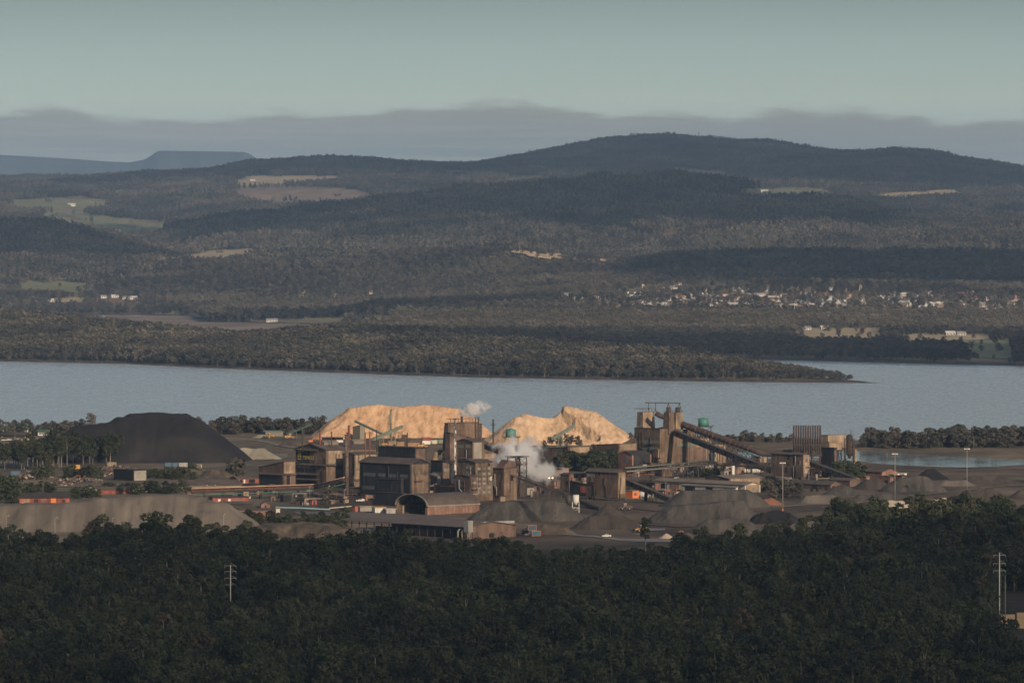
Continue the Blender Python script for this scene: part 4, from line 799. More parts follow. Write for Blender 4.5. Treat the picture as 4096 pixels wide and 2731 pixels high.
o = B('furnace_annex', 'low annex with a sloping roof left of the furnace hall', 'building', 1134, 1951, 104, 46, 1847, 'ml', 26, RUST2, ROOF, wins=[('R', .0, 1, .56, .99, 1, TAN), ('L', .0, 1, .0, .52, 1, NAVY), ('R', .25, .55, 0, .5, 1, DARK)], awn=[('L', 0, 1, .545, 1.6), ('R', 0, 1, .545, 1.4)])  # dark lower left face paints in awning shade, tan right face sunlight
stack('rusty_stack', 'thick rust-streaked stack standing in front of the furnace hall', 1387, 1739, 2002, 16, mat('streaked_stack', [(.045,.034,.030),(.085,.062,.050),(.16,.12,.095),(.24,.20,.17)], (.5,.5,.12), 5, .75), rings=5)
for i, (x, tp, bs, w, m, lb) in enumerate([(1396,1703,1770,9,REDP,'dull red vent stack above the furnace hall roof'),(1210,1735,1800,6,STEEL,'thin dark vent pipe at the left roof edge of the furnace hall'),(1280,1724,1800,8,REDP,'short red vent stack by the first roof vent'),(1326,1727,1800,5,STEEL,'thin dark pipe between the furnace hall roof vents'),
        (1461,1730,1850,5,REDP,'left of two thin red pipes beside the wheel loader'),(1479,1728,1850,5,REDP,'right of two thin red pipes beside the wheel loader'),(1506,1720,1800,4,STEEL,'slim pole next to the wheel loader'),(1629,1732,1800,5,STEEL,'slim dark pole above the black building roof')]):
    stack('vent_stack', lb, x, tp, bs, w, m, D=3640 if i < 4 else 3600, n=8)
NV = [('L', .05, .20, .60, .70, 2, GLASS), ('L', .26, .42, .60, .70, 2, GLASS), ('L', .48, .63, .60, .70, 2, GLASS), ('L', .68, .93, .60, .70, 4, GLASS), ('L', .70, .95, .22, .32, 4, GLASS)]
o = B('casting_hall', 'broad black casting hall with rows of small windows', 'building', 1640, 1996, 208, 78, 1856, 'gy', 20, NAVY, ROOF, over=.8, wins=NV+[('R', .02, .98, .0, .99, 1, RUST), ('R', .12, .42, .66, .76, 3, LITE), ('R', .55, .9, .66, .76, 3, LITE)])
B('casting_hall_upper', 'black box-shaped upper storey on the casting hall roof', 'building', 1659, 1972, 150, 46, 1792, 'flat', 0, NAVY, ROOFD, over=.3, wins=[('R', .02, .98, .60, .98, 1, RUST2)])
o = B('switch_house', 'black flat-roofed switch house against the casting hall', 'building', 1604, 2000, 106, 10, 1916, 'ml', 4, NAVY, ROOF, over=.5, wins=[('L', .62, .72, .05, .30, 1, CONC), ('L', .15, .18, .2, .75, 1, RUSTP), ('L', .35, .38, .2, .75, 1, RUSTP), ('L', .6, .9, .45, .5, 1, STEEL)])
B('switch_house', 'low black wall building in front of the switch house', 'building', 1610, 2024, 112, 14, 1974, 'flat', 0, NAVY, ROOFD, over=.2, wins=[('L', .1, .2, .1, .5, 1, GLASS)])
B('gatehouse', 'small brown hut with a pale door at the foot of the black hall', 'hut', 1510, 2018, 40, 26, 1998, 'gx', 5, RUST2, ROOFL, wins=[('R', .2, .6, .05, .8, 1, CREAM)])
# bag filter with platform, stairs and a bent duct
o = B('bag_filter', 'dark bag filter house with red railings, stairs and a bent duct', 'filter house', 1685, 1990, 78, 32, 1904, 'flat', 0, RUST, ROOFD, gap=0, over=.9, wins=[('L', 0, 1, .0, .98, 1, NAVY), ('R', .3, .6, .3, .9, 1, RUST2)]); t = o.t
rail(t, [(-.8, -.8, o.h+.3), (-.8, o.L+.8, o.h+.3), (o.R+.8, o.L+.8, o.h+.3), (o.R+.8, -.8, o.h+.3), (-.8, -.8, o.h+.3)], 1.2, REDPT)
rail(t, [(-1.3, 2, o.h-4), (-1.3, o.L, o.h-4)], 1.2, REDPT); MB().box(-1.5, -.1, 1, o.L, o.h-4.2, o.h-4).build('walkway', REDPT, t)
mb = MB()
for a, b in (((-1.2, o.L*.25, 1), (-1.2, o.L*.55, 6)), ((-1.2, o.L*.55, 6), (-1.2, o.L*.2, 10))): mb.beam(a, b, .9, .25); mb.beam((a[0]-.5, a[1], a[2]+1.1), (b[0]-.5, b[1], b[2]+1.1), .1); mb.beam((a[0]+.4, a[1], a[2]+1.1), (b[0]+.4, b[1], b[2]+1.1), .1)
mb.build('stair', REDPT, t)
mb = MB()
for i in range(6): mb.box(o.R*.15*i+.3, o.R*.15*i+1.3, o.L*.2, o.L*.85, o.h+.3, o.h+2.0)
mb.build('filter_head', STEEL, t)
D0 = Dg(1990); P_ = [local(t, at(x, y, D0+d)) for x, y, d in ((1712,1902,4),(1735,1898,2),(1753,1906,0),(1758,1922,-2),(1750,1938,-4),(1730,1946,-5),(1712,1950,-4),(1700,1966,-3))]
MB().path(P_, 1.25, 12).build('duct', mat('grey_duct', [(.10,.09,.085),(.18,.165,.155)], (.3,.3,.3), rough=.45), t, True)
for i in (2, 4, 6): MB().tube(P_[i]-(P_[i+1]-P_[i]).normalized()*.25, P_[i]+(P_[i+1]-P_[i]).normalized()*.25, 1.42, None, 12).build('flange', STEEL, t)

# ------------------------------------------------------------------ central towers
o = B('raw_material_tower', 'tall rust-brown tower with a leaning left side and roof canopy', 'building', 1793, 1905, 34, 118, 1693, 'flat', 0, RUST, ROOF, tl=.55, over=.4, wins=[('R', .1, .9, .0, .30, 1, RUST2)]); t = o.t
z = o.h+1.6; MB().box(o.R*.05, o.R*.86, -.6, o.L*.4, z+1, z+1.3).build('canopy', ROOF, t)
for x in (.08, .35, .6, .83): MB().box(o.R*x-.12, o.R*x+.12, 0, .24, o.h, z+1).build('canopy_post', STEEL, t)
rail(t, [(0, 0, o.h+.3), (o.R, 0, o.h+.3)], 1.1, STEEL)
B('tower_lean_to', 'long sloping-roofed rust building running right of the tall tower', 'building', 1800, 1918, 20, 190, 1730, 'mr', 55, RUST2, ROOF, over=.5, wins=[('R', .08, .28, .52, .58, 4, LITE), ('R', .5, .96, .42, .52, 1, TAN)])
rail(thing('roof_railing', 'red railing along the low end of the sloping tower roof', 'railing', at(1965,1772,3760)), [(0, 0, 0), (9, 5, 0.3)], 1.3, REDPT)
B('furnace_tower', 'middle rust tower with window bands and small gable', 'building', 1890, 1945, 62, 47, 1766, 'gx', 10, RUST, ROOF, over=.7, wins=[('L', .12, .48, .85, .93, 3, LITE), ('L', .6, .95, .85, .92, 3, LITE), ('L', .05, .82, .55, .63, 6, LITE), ('L', .05, .12, .95, .99, 1, DARK), ('R', .05, .8, .62, .98, 1, CONC), ('R', .25, .6, .55, .6, 2, LITE)])
wn = []
for r_, zf in enumerate((.80, .66, .53, .41, .30, .18)):
    for f0 in (.10, .40, .70): wn.append(('R', f0, f0+.20, zf, zf+.068, 1, LITE if (r_*3+int(f0*10)) % 4 else GLASS))
B('furnace_tower', 'front rust tower with a grid of square windows', 'building', 1902, 2003, 58, 68, 1849, 'gx', 8, RUST, ROOF, over=.8, wins=wn+[('L', .28, .68, .82, .90, 3, LITE), ('L', .28, .68, .68, .76, 3, LITE), ('R', .72, .86, .90, .97, 1, DARK), ('R', .86, .95, .52, .62, 1, WHITE)])
B('tower_wing', 'stepped rust wing on the left of the front tower', 'building', 1880, 2012, 60, 30, 1906, 'gx', 6, RUST2, ROOF, over=.6, wins=[('R', .2, .8, .72, .80, 2, LITE), ('R', .2, .8, .5, .58, 2, LITE), ('R', .2, .8, .16, .24, 2, LITE), ('L', .3, .7, .6, .72, 2, GLASS)])
B('stair_block', 'dark low block between the black hall and the towers', 'building', 1782, 1975, 60, 40, 1845, 'flat', 0, NAVY, ROOFD, wins=[('L', .1, .9, .55, .66, 5, GLASS)])
B('stair_block', 'narrow tan-ended block with a pale window strip', 'building', 1772, 1990, 4, 30, 1848, 'mr', 8, RUST, ROOFD, wins=[('R', .1, .9, .74, .82, 5, LITE)])
B('switch_room', 'dark lean-to in the gap behind the bag filter', 'building', 1825, 1998, 90, 20, 1935, 'ml', 8, RUST2, ROOF, wins=[('L', .0, .99, .0, .8, 1, DARK)])
stack('flaking_stack', 'slender stack with flaking white paint in front of the towers', 1820, 1678, 1992, 10, MOTTLE, D=3480, rings=2, n=10)
stack('spiral_stack', 'dark stack wound with a spiral strake', 1923, 1694, 1935, 11, mat('dark_stack', [(.06,.05,.047),(.10,.085,.078)], (.4,.4,.1)), D=3680, rings=7, n=10)
stack('thin_stack', 'left of two thin dark stacks above the sloping roof', 1902, 1670, 1765, 5, STEEL, D=3740, rings=1, n=8)
stack('thin_stack', 'right of two thin dark stacks above the sloping roof', 1914, 1669, 1790, 6, STEEL, D=3720, rings=2, n=8)
stack('steaming_stack', 'short brown stack that gives off steam on the tall tower', 1847, 1666, 1700, 10, RUSTP, D=3800, n=10)
t = stack('flare_stack', 'dark stack with a ringed head right of the big chip heap', 1973, 1678, 1790, 7, STEEL, D=3850, rings=2, n=8)
MB().tube((0, 0, 15), (0, 0, 15.2), 1.6, None, 12).build('platform', STEEL, t); rail(t, [(1.6, 0, 15), (0, 1.6, 15), (-1.6, 0, 15), (0, -1.6, 15), (1.6, 0, 15)], 1.2)
# bent hot-gas pipe
t = thing('gas_pipe', 'thick tan bent gas pipe left of the tall tower', 'pipe', gnd(1760, 1900)); D0 = t.location.y-10
MB().path([at(x, y, D0+d)-t.location for x, y, d in ((1740,1850,0),(1740,1832,0),(1744,1816,2),(1756,1808,5),(1772,1806,9))], 1.7, 12).build('pipe', mat('tan_pipe', [(.17,.12,.08),(.28,.20,.13)], (.3,.3,.3)), t, True)
MB().tube(at(1740,1834,D0)-t.location, at(1740,1838,D0)-t.location, 1.95, None, 12).build('flange', YELLOW, t)
# granulation tower with a steel head frame and conveyor
o = B('granulation_tower', 'rust tower with a sloping hood beside the steam', 'building', 2016, 2002, 44, 52, 1874, 'mr', -4, RUST, ROOF, over=.6, wins=[('L', .02, .5, .0, .5, 1, RUST2), ('R', .5, .72, .62, .80, 1, DARK)]); t = o.t
MB().prism([(0, o.h), (o.R, o.h+.5), (o.R, o.h+4), (o.R*.45, o.h+5)], 'y', 1, o.L*.8).build('hood', RUST2, t)
B('sampling_hut', 'little pale-ended hut at the foot of the granulation tower', 'hut', 2000, 2006, 20, 24, 1985, 'flat', 0, RUST2, ROOFD, wins=[('R', .1, .9, .1, .95, 1, TAN)])
O = gnd(2062, 1985); t = thing('head_frame', 'dark steel head frame with a flat roof next to the steam', 'frame', O, PHI); s = F/O.y; ht = (1985-1830)/s; mb = MB(); W, Lq = 9.0, 7.0
for x in (0, W):
    for y in (0, Lq):
        MB().box(x-.22, x+.22, y-.22, y+.22, 0, ht).build('leg', STEEL, t)
for k in range(5):
    z = ht*k/5; z2 = ht*(k+1)/5
    for a, b in (((0, 0), (W, 0)), ((0, 0), (0, Lq)), ((0, Lq), (W, Lq)), ((W, 0), (W, Lq))): mb.beam((*a, z2-.2), (*b, z2-.2), .22); mb.beam((*a, z), (*b, z2), .14)
mb.build('bracing', STEEL, t); MB().box(-1.4, W+1.2, -1.4, Lq+1.2, ht+.3, ht+.7).build('roof', ROOFD, t)
for z in (ht*.62, ht*.82): MB().box(-.6, W+.6, -.6, Lq+.6, z, z+.15).build('deck', STEEL, t); rail(t, [(-.6, -.6, z+.15), (W+.6, -.6, z+.15), (W+.6, Lq+.6, z+.15)], 1.2, STEEL)
MB().path([(3, 2, ht*.64), (3, 2, ht*.95), (5, 3, ht), (7, 4, ht*.95), (7, 4, ht*.5)], .55, 10).build('duct', RUSTP, t, True)
MB().tube((2.5, 3, ht*.84), (6, 3, ht*.84), 1.5, None, 12).build('drum', STEEL, t)
MB().box(-2, 3, -6, -2, 0, 8).build('bin', STEEL, t)
gallery('conveyor', 'open black conveyor running down from the head frame past the lamps', at(2048, 1906, 3470), at(2262, 1983, 3452), 2.6, 2.0, open_=True, legs=(.12, .45, .72, .95))
B('chute_house', 'small rust box bridging the front tower and the hood tower', 'building', 1985, 1990, 18, 24, 1912, 'flat', 0, RUST, ROOF, gap=62, over=.2, legs=2)
# arched shed
O = gnd(1712, 2058); s = F/O.y; t = thing('arched_shed', 'long barrel-roofed shed open at its left end', 'shed', O, PHI); Lw = 129/s/SH; Rw = 205/s/CH; hw = 33/s; ra = Lw/2; rh = 46/s
N_ = 22; arc = [(ra-ra*math.cos(math.pi*i/N_), hw+rh*math.sin(math.pi*i/N_)) for i in range(N_+1)]
MB().box(0, Rw, -.0, .3, -1, hw).build('side_wall', PINK, t); MB().box(0, Rw, Lw-.3, Lw, -1, hw).build('side_wall', PINK, t)
mb = MB(); k = len(arc); out = [(y+(y-ra)*.012, z+.18) for y, z in arc]
mb.prism(arc+out[::-1], 'x', -.6, Rw+.3); mb.build('roof', ROOF, t, False)
mb = MB(); mb.prism([(y-(y-ra)*.02, z-.15) for y, z in arc]+[(y+(y-ra)*.03, z+.32) for y, z in arc][::-1], 'x', -.95, -.62); mb.build('arch_trim', CONC, t)
MB().prism([(0, -1)]+arc+[(Lw, -1)], 'x', Rw-.3, Rw-.05).build('end_wall', PINK, t)
MB().box(-.4, Rw+.3, -.45, -.03, hw-.1, hw+.45).build('gutter', CONC, t)
for i in range(9): x = Rw*(i+.5)/9; MB().box(x-.15, x+.15, -.2, -.02, 0, hw-.1).build('column', CONC if i % 3 == 1 else PINK, t)
MB().box(.2, 1.6, Lw-5, Lw-.35, -1, hw*.95).build('front_panel', TAN, t); MB().box(-.3, .3, .35, 2.2, -1, hw*.9).build('front_panel', PINK, t)
mb = MB()
for i in range(7):
    x = Rw*(i+.5)/7; mb.prism([(y-(y-ra)*.02, z-.3) for y, z in arc]+[(y-(y-ra)*.006, z-.06) for y, z in arc][::-1], 'x', x-.12, x+.12)
mb.build('rib', GALV, t)
pile('ore_heap', 'low dark ore heap inside the arched shed', 2052, [(1640,2036),(1665,2034)], ORE, .5, 1.5, .3, 45)
# long open-sided front shed
O = gnd(1868, 2156); s = F/O.y; t = thing('open_shed', 'very long low open-sided shed with a brown roof along the forest', 'shed', O, PHI); Lw = 512/s/SH; Rw = 196/s/CH; h = 48/s; r_ = 2.3
mb = MB()
for a, (x0, z0, x1, z1) in ((1, (-1.4, h-.15, Rw*.5, h+r_)), (-1, (Rw*.5, h+r_, Rw+1.2, h-.15))): mb.prism([(x0, z0), (x1, z1), (x1, z1+.3), (x0, z0+.3)], 'y', -1, Lw+1.5)
mb.build('roof', mat('warm_brown_roof', [(.085,.066,.058),(.118,.094,.082),(.15,.12,.105)], (.05,.05,.05), 5, .8), t)
MB().prism([(0, -1), (Rw, -1), (Rw, h), (Rw/2, h+r_-.1), (0, h)], 'y', 0, .3).build('end_wall', RUST2, t)
MB().box(Rw-.3, Rw, .3, Lw, -1, h).build('back_wall', NAVY, t)
for i in range(17):
    y = 1+(Lw-2)*i/16; MB().box(-.18, .18, y-.18, y+.18, -1, h-.1).build('column', STEEL, t)
mb = MB()
for i in range(16):
    y0 = 1+(Lw-2)*i/16; y1 = 1+(Lw-2)*(i+1)/16; mb.beam((-.02, y0, h-1.3), (-.02, y1, h-1.3), .14); mb.beam((-.02, y0, h-1.3), (-.02, (y0+y1)/2, h-.2), .1); mb.beam((-.02, y1, h-1.3), (-.02, (y0+y1)/2, h-.2), .1)
mb.build('truss', STEEL, t)
for f0, f1, m in ((.02, .28, NAVY), (.30, .52, RUST2), (.54, .78, NAVY)): MB().box(4, 4.3, f0*Lw, f1*Lw, -1, h*.62).build('dividing_wall', m, t)
MB().box(.5, .8, Lw*.70, Lw*.95, -1, 2.2).build('low_wall', CONC, t); MB().box(9, 9.3, .2*Lw, .5*Lw, 2, h-.3).build('inner_sheet', BLUE, t)
MB().box(Rw*.35, Rw*.98, .4, 2.6, h+1.0, h+2.3).build('roof_light', GALV, t)
MB().box(Rw*.45, Rw*.55, -.05, .32, .2, 2.6).build('opening', DARK, t)
O = gnd(1884, 2160); t = thing('dust_collector', 'pale vertical dust collector with ducts at the end of the long shed', 'dust collector', O, PHI); s = F/O.y; hh = (2160-2082)/s
MB().box(-2.2, 1.2, -.2, 3.2, hh*.42, hh).build('casing', GALV, t); mb = MB()
for i in range(6): mb.box(-2.2+i*.62, -2.2+i*.62+.12, -.32, -.2, hh*.42, hh)
mb.build('stiffener', CONC, t); MB().path([(-.5, 1.5, hh*.42), (-.5, 1.5, hh*.15)], [1.7, .4], 4).build('hopper', GALV, t)
for x, y in ((-2, 0), (1, 0), (1, 3), (-2, 3)): MB().box(x-.12, x+.12, y-.12, y+.12, -1, hh*.45).build('leg', STEEL, t)
for y in (5.2, 8.6): MB().path([(-1.6, y, 0), (-1.6, y, hh*.42), (-1.2, y-.6, hh*.52), (-.6, y-1.8, hh*.54)], .5, 10).build('duct', CONC, t, True)
# ------------------------------------------------------------------ right-hand half of the works
B('crushing_hall', 'long low rust hall behind the dark trees, left block', 'building', 2273, 1872, 122, 110, 1788, 'ml', 10, RUST2, ROOF, wins=[('L', .0, .45, .45, .62, 4, GLITE), ('R', .01, .99, .72, .99, 1, TAN), ('R', .45, .95, .45, .62, 4, GLITE)])  # tan band on the right wall is painted sunlight
B('crushing_hall', 'low rust hall with green window bands left of the big tower', 'building', 2474, 1873, 92, 76, 1775, 'ml', 7, RUST2, ROOF, wins=[('L', .02, .98, .52, .66, 7, GLITE), ('L', .02, .55, .22, .34, 4, GLITE), ('R', .01, .99, .74, .99, 1, TAN)])  # right wall's tan band colours in the sun
B('brick_store', 'small red-brown gabled store with one window', 'building', 2529, 1876, 55, 78, 1818, 'gx', 12, PINK, ROOFD, wins=[('L', .35, .58, .42, .78, 1, GLASS), ('R', .0, 1, .0, .99, 1, NAVY), ('R', .5, .56, .4, .75, 1, GLASS)])
GS = [('L', .05, .95, .60, .69, 8, GLITE), ('L', .05, .95, .44, .52, 8, GLITE)]
o = B('charge_tower', 'great stepped rust tower crowned by tapering shafts and gantries', 'building', 2640, 1868, 100, 150, 1714, 'mr', 10, RUST, ROOF, over=.4, wins=GS+[('R', .5, .98, .52, .60, 6, GLITE)]); t = o.t; s = o.s
def shaft(px0, pxc, px1, ytop, ybot, tl, tr, dx, m=RUST, name='shaft'):                      # tapering shaft riding on the tower
    Ls = (pxc-px0)/s/SH; Rs = (px1-pxc)/s/CH; b = local(t, at(pxc, ybot, o.t.location.y+dx)); h1 = (ybot-ytop)/s; w = MB(); x, y, z = b; z -= 4
    w.v += [(x, y, z), (x+Rs, y, z), (x+Rs, y+Ls, z), (x, y+Ls, z), (x+Rs*tl, y+Ls*tl, z+h1+4), (x+Rs*(1-tr), y+Ls*tl, z+h1+4), (x+Rs*(1-tr), y+Ls*(1-tl), z+h1+4), (x+Rs*tl, y+Ls*(1-tl), z+h1+4)]
    for q in ((0,3,2,1),(4,5,6,7),(0,1,5,4),(1,2,6,5),(2,3,7,6),(3,0,4,7)): w.f.append(q); w.m.append(0)
    w.build(name, m, t); return Vector((x, y, z+h1+4)), Rs, Ls
p, r1, l1 = shaft(2546, 2572, 2622, 1648, 1700, .04, .06, 18, TAN)
MB().box(p.x-2, p.x+r1+1, p.y-1, p.y+l1+1, p.z+2.2, p.z+2.5).build('canopy', ROOFL, t)
for i in range(5): MB().box(p.x+r1*i/4-.12, p.x+r1*i/4+.12, p.y, p.y+.24, p.z, p.z+2.2).build('canopy_post', STEEL, t)
p2, r2, l2 = shaft(2651, 2676, 2700, 1650, 1712, .10, .12, 4, RUST)
p3, r3, l3 = shaft(2690, 2704, 2733, 1650, 1705, .05, .0, 14, TAN)
for pp, rr, ll in ((p2, r2, l2), (p3, r3, l3)): rail(t, [(pp.x, pp.y, pp.z), (pp.x+rr, pp.y, pp.z), (pp.x+rr, pp.y+ll, pp.z), (pp.x, pp.y+ll, pp.z), (pp.x, pp.y, pp.z)], 1.4); MB().tube((pp.x+rr*.5, pp.y+ll*.5, pp.z), (pp.x+rr*.5, pp.y+ll*.5, pp.z+3.6), 1.7, None, 12).build('drum', RUSTP, t)
g0 = local(t, at(2580, 1610, t.location.y+12)); g1 = local(t, at(2722, 1612, t.location.y+8))
MB().beam(g0, g1, .7, .6).build('gantry_beam', STEEL, t)
for f, sp in ((.10, 0), (.30, 0), (.66, 2.2), (.97, 2.2)):
    c = g0+(g1-g0)*f; mb = MB(); zb = p.z if f < .5 else p2.z
    if sp: mb.beam(c, (c.x-sp, c.y, zb), .3); mb.beam(c, (c.x+sp, c.y, zb), .3)
    else: mb.beam(c, (c.x, c.y, zb+1), .3)
    mb.build('gantry_leg', RUSTP if sp else STEEL, t)
cc = [local(t, at(x, y, t.location.y+10)) for x, y in ((2622,1652),(2640,1662),(2660,1670),(2668,1684))]; MB().path(cc, 1.8, 10).build('inner_duct', RUSTP, t, True)
B('stilted_tower', 'front leg of the great tower on stilts with sunlight coloured into its tan right face', 'building', 2680, 1862, 58, 44, 1718, 'gx', 8, RUST, ROOF, gap=30, over=.7, legs=3, wins=[('L', .05, .75, .86, .95, 5, LITE), ('L', .05, .6, .30, .42, 4, LITE), ('L', .60, .72, .66, .76, 1, DARK), ('R', .08, .40, .83, .95, 1, LITE), ('R', .02, .98, .22, .99, 1, TAN), ('R', .10, .35, .36, .52, 2, LITE)])  # tan sheet over the right face stands in for sunlight
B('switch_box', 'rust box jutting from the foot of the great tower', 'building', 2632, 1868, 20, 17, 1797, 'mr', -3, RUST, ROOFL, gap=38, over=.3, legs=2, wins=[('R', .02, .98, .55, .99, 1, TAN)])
B('reduction_hall', 'tan and rust hall with small windows right of the great tower', 'building', 2722, 1862, 4, 128, 1756, 'mr', -6, RUST2, ROOF, wins=[('R', .0, .98, .68, .99, 1, TAN), ('R', .15, .38, .78, .92, 5, GLITE), ('R', .6, .95, .76, .9, 6, GLITE), ('R', .05, .42, .1, .62, 6, NAVY)])  # upper tan sheet paints the sunlit part of the right face
B('reduction_hall', 'lower tan end of the hall behind the big inclined pipe', 'building', 2850, 1858, 6, 54, 1775, 'mr', 4, TAN, ROOF)
def tank(name, label, px, top, bot, wpx, base, D):
    O = at(px, base, D); O.z = GZ; t = thing(name, label, 'tank', O); s = F/D; r = wpx/s/2; z1 = (H-(top-YH)/F*D)-GZ; z0 = (H-(bot-YH)/F*D)-GZ
    MB().path([(0, 0, z0), (0, 0, z1)], r, 20).build('shell', GREEN, t, True); MB().path([(0, 0, z1), (0, 0, z1+1.0)], [r*1.03, r*.15], 20).build('cap', GREEN, t)
    for k in range(1, 4): MB().tube((0, 0, z0+(z1-z0)*k/4), (0, 0, z0+(z1-z0)*k/4+.18), r*1.02, None, 20).build('hoop', GREEN, t)
    MB().box(-r*1.5, r*1.8, -r*1.5, r*1.3, z0-.5, z0-.1).build('deck', STEEL, t); rail(t, [(-r*1.5, -r*1.5, z0-.1), (r*1.8, -r*1.5, z0-.1), (r*1.8, r*1.3, z0-.1)], 1.3)
    for x in (-r*1.1, r*1.4):
        for y in (-r*1.1, r*1.0): MB().box(x-.2, x+.2, y-.2, y+.2, -1, z0-.5).build('leg', STEEL, t)
    mb = MB(); mb.beam((-r*1.1, -r*1.1, z0-6), (r*1.4, -r*1.1, z0-.6), .2); mb.beam((r*1.4, -r*1.1, z0-6), (-r*1.1, -r*1.1, z0-.6), .2); mb.build('bracing', STEEL, t)
    MB().path([(-r*1.15, -r*.3, z0-.4), (-r*1.2, -r*.3, z1), (-r*.8, -r*.3, z1+.6)], .18, 6).build('pipe', PGREEN, t)
tank('water_tank', 'green water tank on stilts between the chip heaps', 2043, 1719, 1746, 42, 1800, 4050)
tank('water_tank', 'green water tank on stilts behind the big inclined pipe', 2814, 1675, 1704, 42, 1800, 4080)
# big inclined exhaust pipe on its truss
D1, D2, D3 = 3935, 3850, 3890
t = thing('exhaust_pipe', 'huge rusty inclined exhaust pipe on a lattice truss', 'pipe', gnd(2900, 1880)); o_ = t.location
pp = [at(2690, 1680, D1)-o_, at(2712, 1690, D1)-o_, at(3010, 1798, D2)-o_, at(3040, 1811, D2)-o_, at(3075, 1815, D2+6)-o_, at(3200, 1806, D3+40)-o_]
MB().path(pp, 2.1, 16).build('pipe', RUSTP, t, True)
for i in range(17):
    f = (i+.5)/17; c = pp[1]+(pp[2]-pp[1])*f; d = (pp[2]-pp[1]).normalized(); MB().tube(c-d*.25, c+d*.25, 2.32, None, 16).build('flange', RUSTP if i % 4 else mat('bright_rust', [(.12,.065,.042),(.17,.095,.06)], (.5,.5,.5)), t)
for i in range(7): c = pp[4]+(pp[5]-pp[4])*(i+.5)/7; d = (pp[5]-pp[4]).normalized(); MB().tube(c-d*.25, c+d*.25, 2.3, None, 16).build('flange', RUSTP, t)
a0, a1 = at(2745, 1715, D1-4)-o_, at(3045, 1832, D2)-o_; dn = Vector((0, 0, -3.6)); mb = MB(); n = 16
for y in (-2, 2):
    q = Vector((0, y, 0)); mb.beam(a0+q, a1+q, .35); mb.beam(a0+q+dn, a1+q+dn, .35)
    for i in range(n): u0 = a0+q+(a1-a0)*i/n; u1 = a0+q+(a1-a0)*(i+1)/n; mb.beam(u0, u1+dn, .2); mb.beam(u1+dn, u1, .2)
mb.build('truss', STEEL, t)
for f in (.45, .70, .74, .97):
    c = a0+(a1-a0)*f; mb = MB()
    for y in (-2, 2): mb.beam(c+Vector((0, y, -3)), (c.x, c.y+y, -1), .5)
    zt = c.z-3; k = max(1, int(zt/5))
    for i in range(k): mb.beam((c.x, c.y-2, zt*i/k), (c.x, c.y+2, zt*(i+1)/k), .2); mb.beam((c.x, c.y+2, zt*i/k), (c.x, c.y-2, zt*(i+1)/k), .2)
    mb.build('trestle', STEEL, t)
for x in (3052, 3070, 3086):
    c = at(x, 1826, D2)-o_; mb = MB()
    for y in (-2, 2): mb.beam((c.x, c.y+y, c.z), (c.x, c.y+y, -1), .4)
    mb.beam((c.x, c.y-2, 2), (c.x, c.y+2, c.z), .2); mb.build('trestle', STEEL, t)
gallery('conveyor', 'long enclosed rust conveyor falling right from the great tower', at(2700, 1742, 3915), at(3092, 1896, 3790), 3.2, 3.6, RUST, ROOF, legs=(.42, .56, .63, .76, .90))
gallery('conveyor', 'enclosed conveyor sloping off the front tower into the steam', at(1938, 1792, 3720), at(2000, 1816, 3700), 3.0, 3.0, RUST, ROOF, legs=(.9,))
o = B('transfer_tower', 'square rust transfer tower at the foot of the long conveyor', 'building', 3212, 1913, 120, 28, 1818, 'gy', 5, RUST, ROOF, over=.8, wins=[('R', .02, .98, .2, .99, 1, TAN), ('R', .3, .75, .68, .84, 2, LITE), ('L', .42, .50, .78, .92, 1, DARK), ('L', .22, .30, .0, .30, 1, DARK), ('L', .28, .40, .0, .55, 1, RUST2)])  # right face lightened with tan to paint in sun
gallery('conveyor', 'enclosed conveyor running down from the transfer tower to the ground', at(3226, 1856, 3760), at(3430, 1931, 3668), 3.0, 2.8, RUST, ROOF, legs=(.25, .6))
# cooler: twelve hairpin tubes over a steel frame
O = gnd(3225, 1878); t = thing('gas_cooler', 'gas cooler of twelve tall hairpin tubes over a steel frame', 'gas cooler', O); s = F/O.y; zt = (1878-1703)/s; zb = (1878-1812)/s; x0, x1 = (3176-3225)/s, (3281-3225)/s
TUBE = mat('purple_rust_tube', [(.040, .032, .034), (.075, .055, .052), (.11, .075, .062)], (.4, .4, .08), 4, .6)
for i in range(12):
    x = x0+(x1-x0)*i/11; MB().path([(x, -2.2, zb), (x, -2.2, zt-1.6), (x, -1.6, zt-.5), (x, -.6, zt), (x, .6, zt), (x, 1.6, zt-.5), (x, 2.2, zt-1.6), (x, 2.2, zb)], .55, 10).build('tube', TUBE, t, True)
MB().box(x0-.8, x1+.8, -3, 3, zb-2.2, zb).build('header', RUSTP, t)
for z in (zb+(zt-zb)*.02, zb+(zt-zb)*.30): MB().box(x0-1.0, x1+1.0, -3.1, -2.85, z, z+.5).build('girder', STEEL, t)
for x in (x0, x0+(x1-x0)*.33, x0+(x1-x0)*.66, x1):
    for y in (-2.6, 2.6): MB().box(x-.25, x+.25, y-.25, y+.25, -1, zb-2).build('leg', STEEL, t)
mb = MB(); xs_ = [x0, x0+(x1-x0)*.33, x0+(x1-x0)*.66, x1]
for a, b in zip(xs_[:-1], xs_[1:]): mb.beam((a, -2.6, 0), (b, -2.6, zb-2.2), .2); mb.beam((b, -2.6, 0), (a, -2.6, zb-2.2), .2)
mb.build('bracing', STEEL, t)
O = gnd(3264, 1882); t = thing('access_tower', 'steel lattice stair tower in front of the gas cooler', 'tower', O); lattice_tower(t, 5.6, 5.6, (1882-1780)/(F/O.y), STEEL, 4, th=.22); [MB().box(-2.8, 2.8, -2.8, 2.8, z, z+.12).build('landing', STEEL, t) for z in (3.8, 7.7, 11.6, 15.4)]
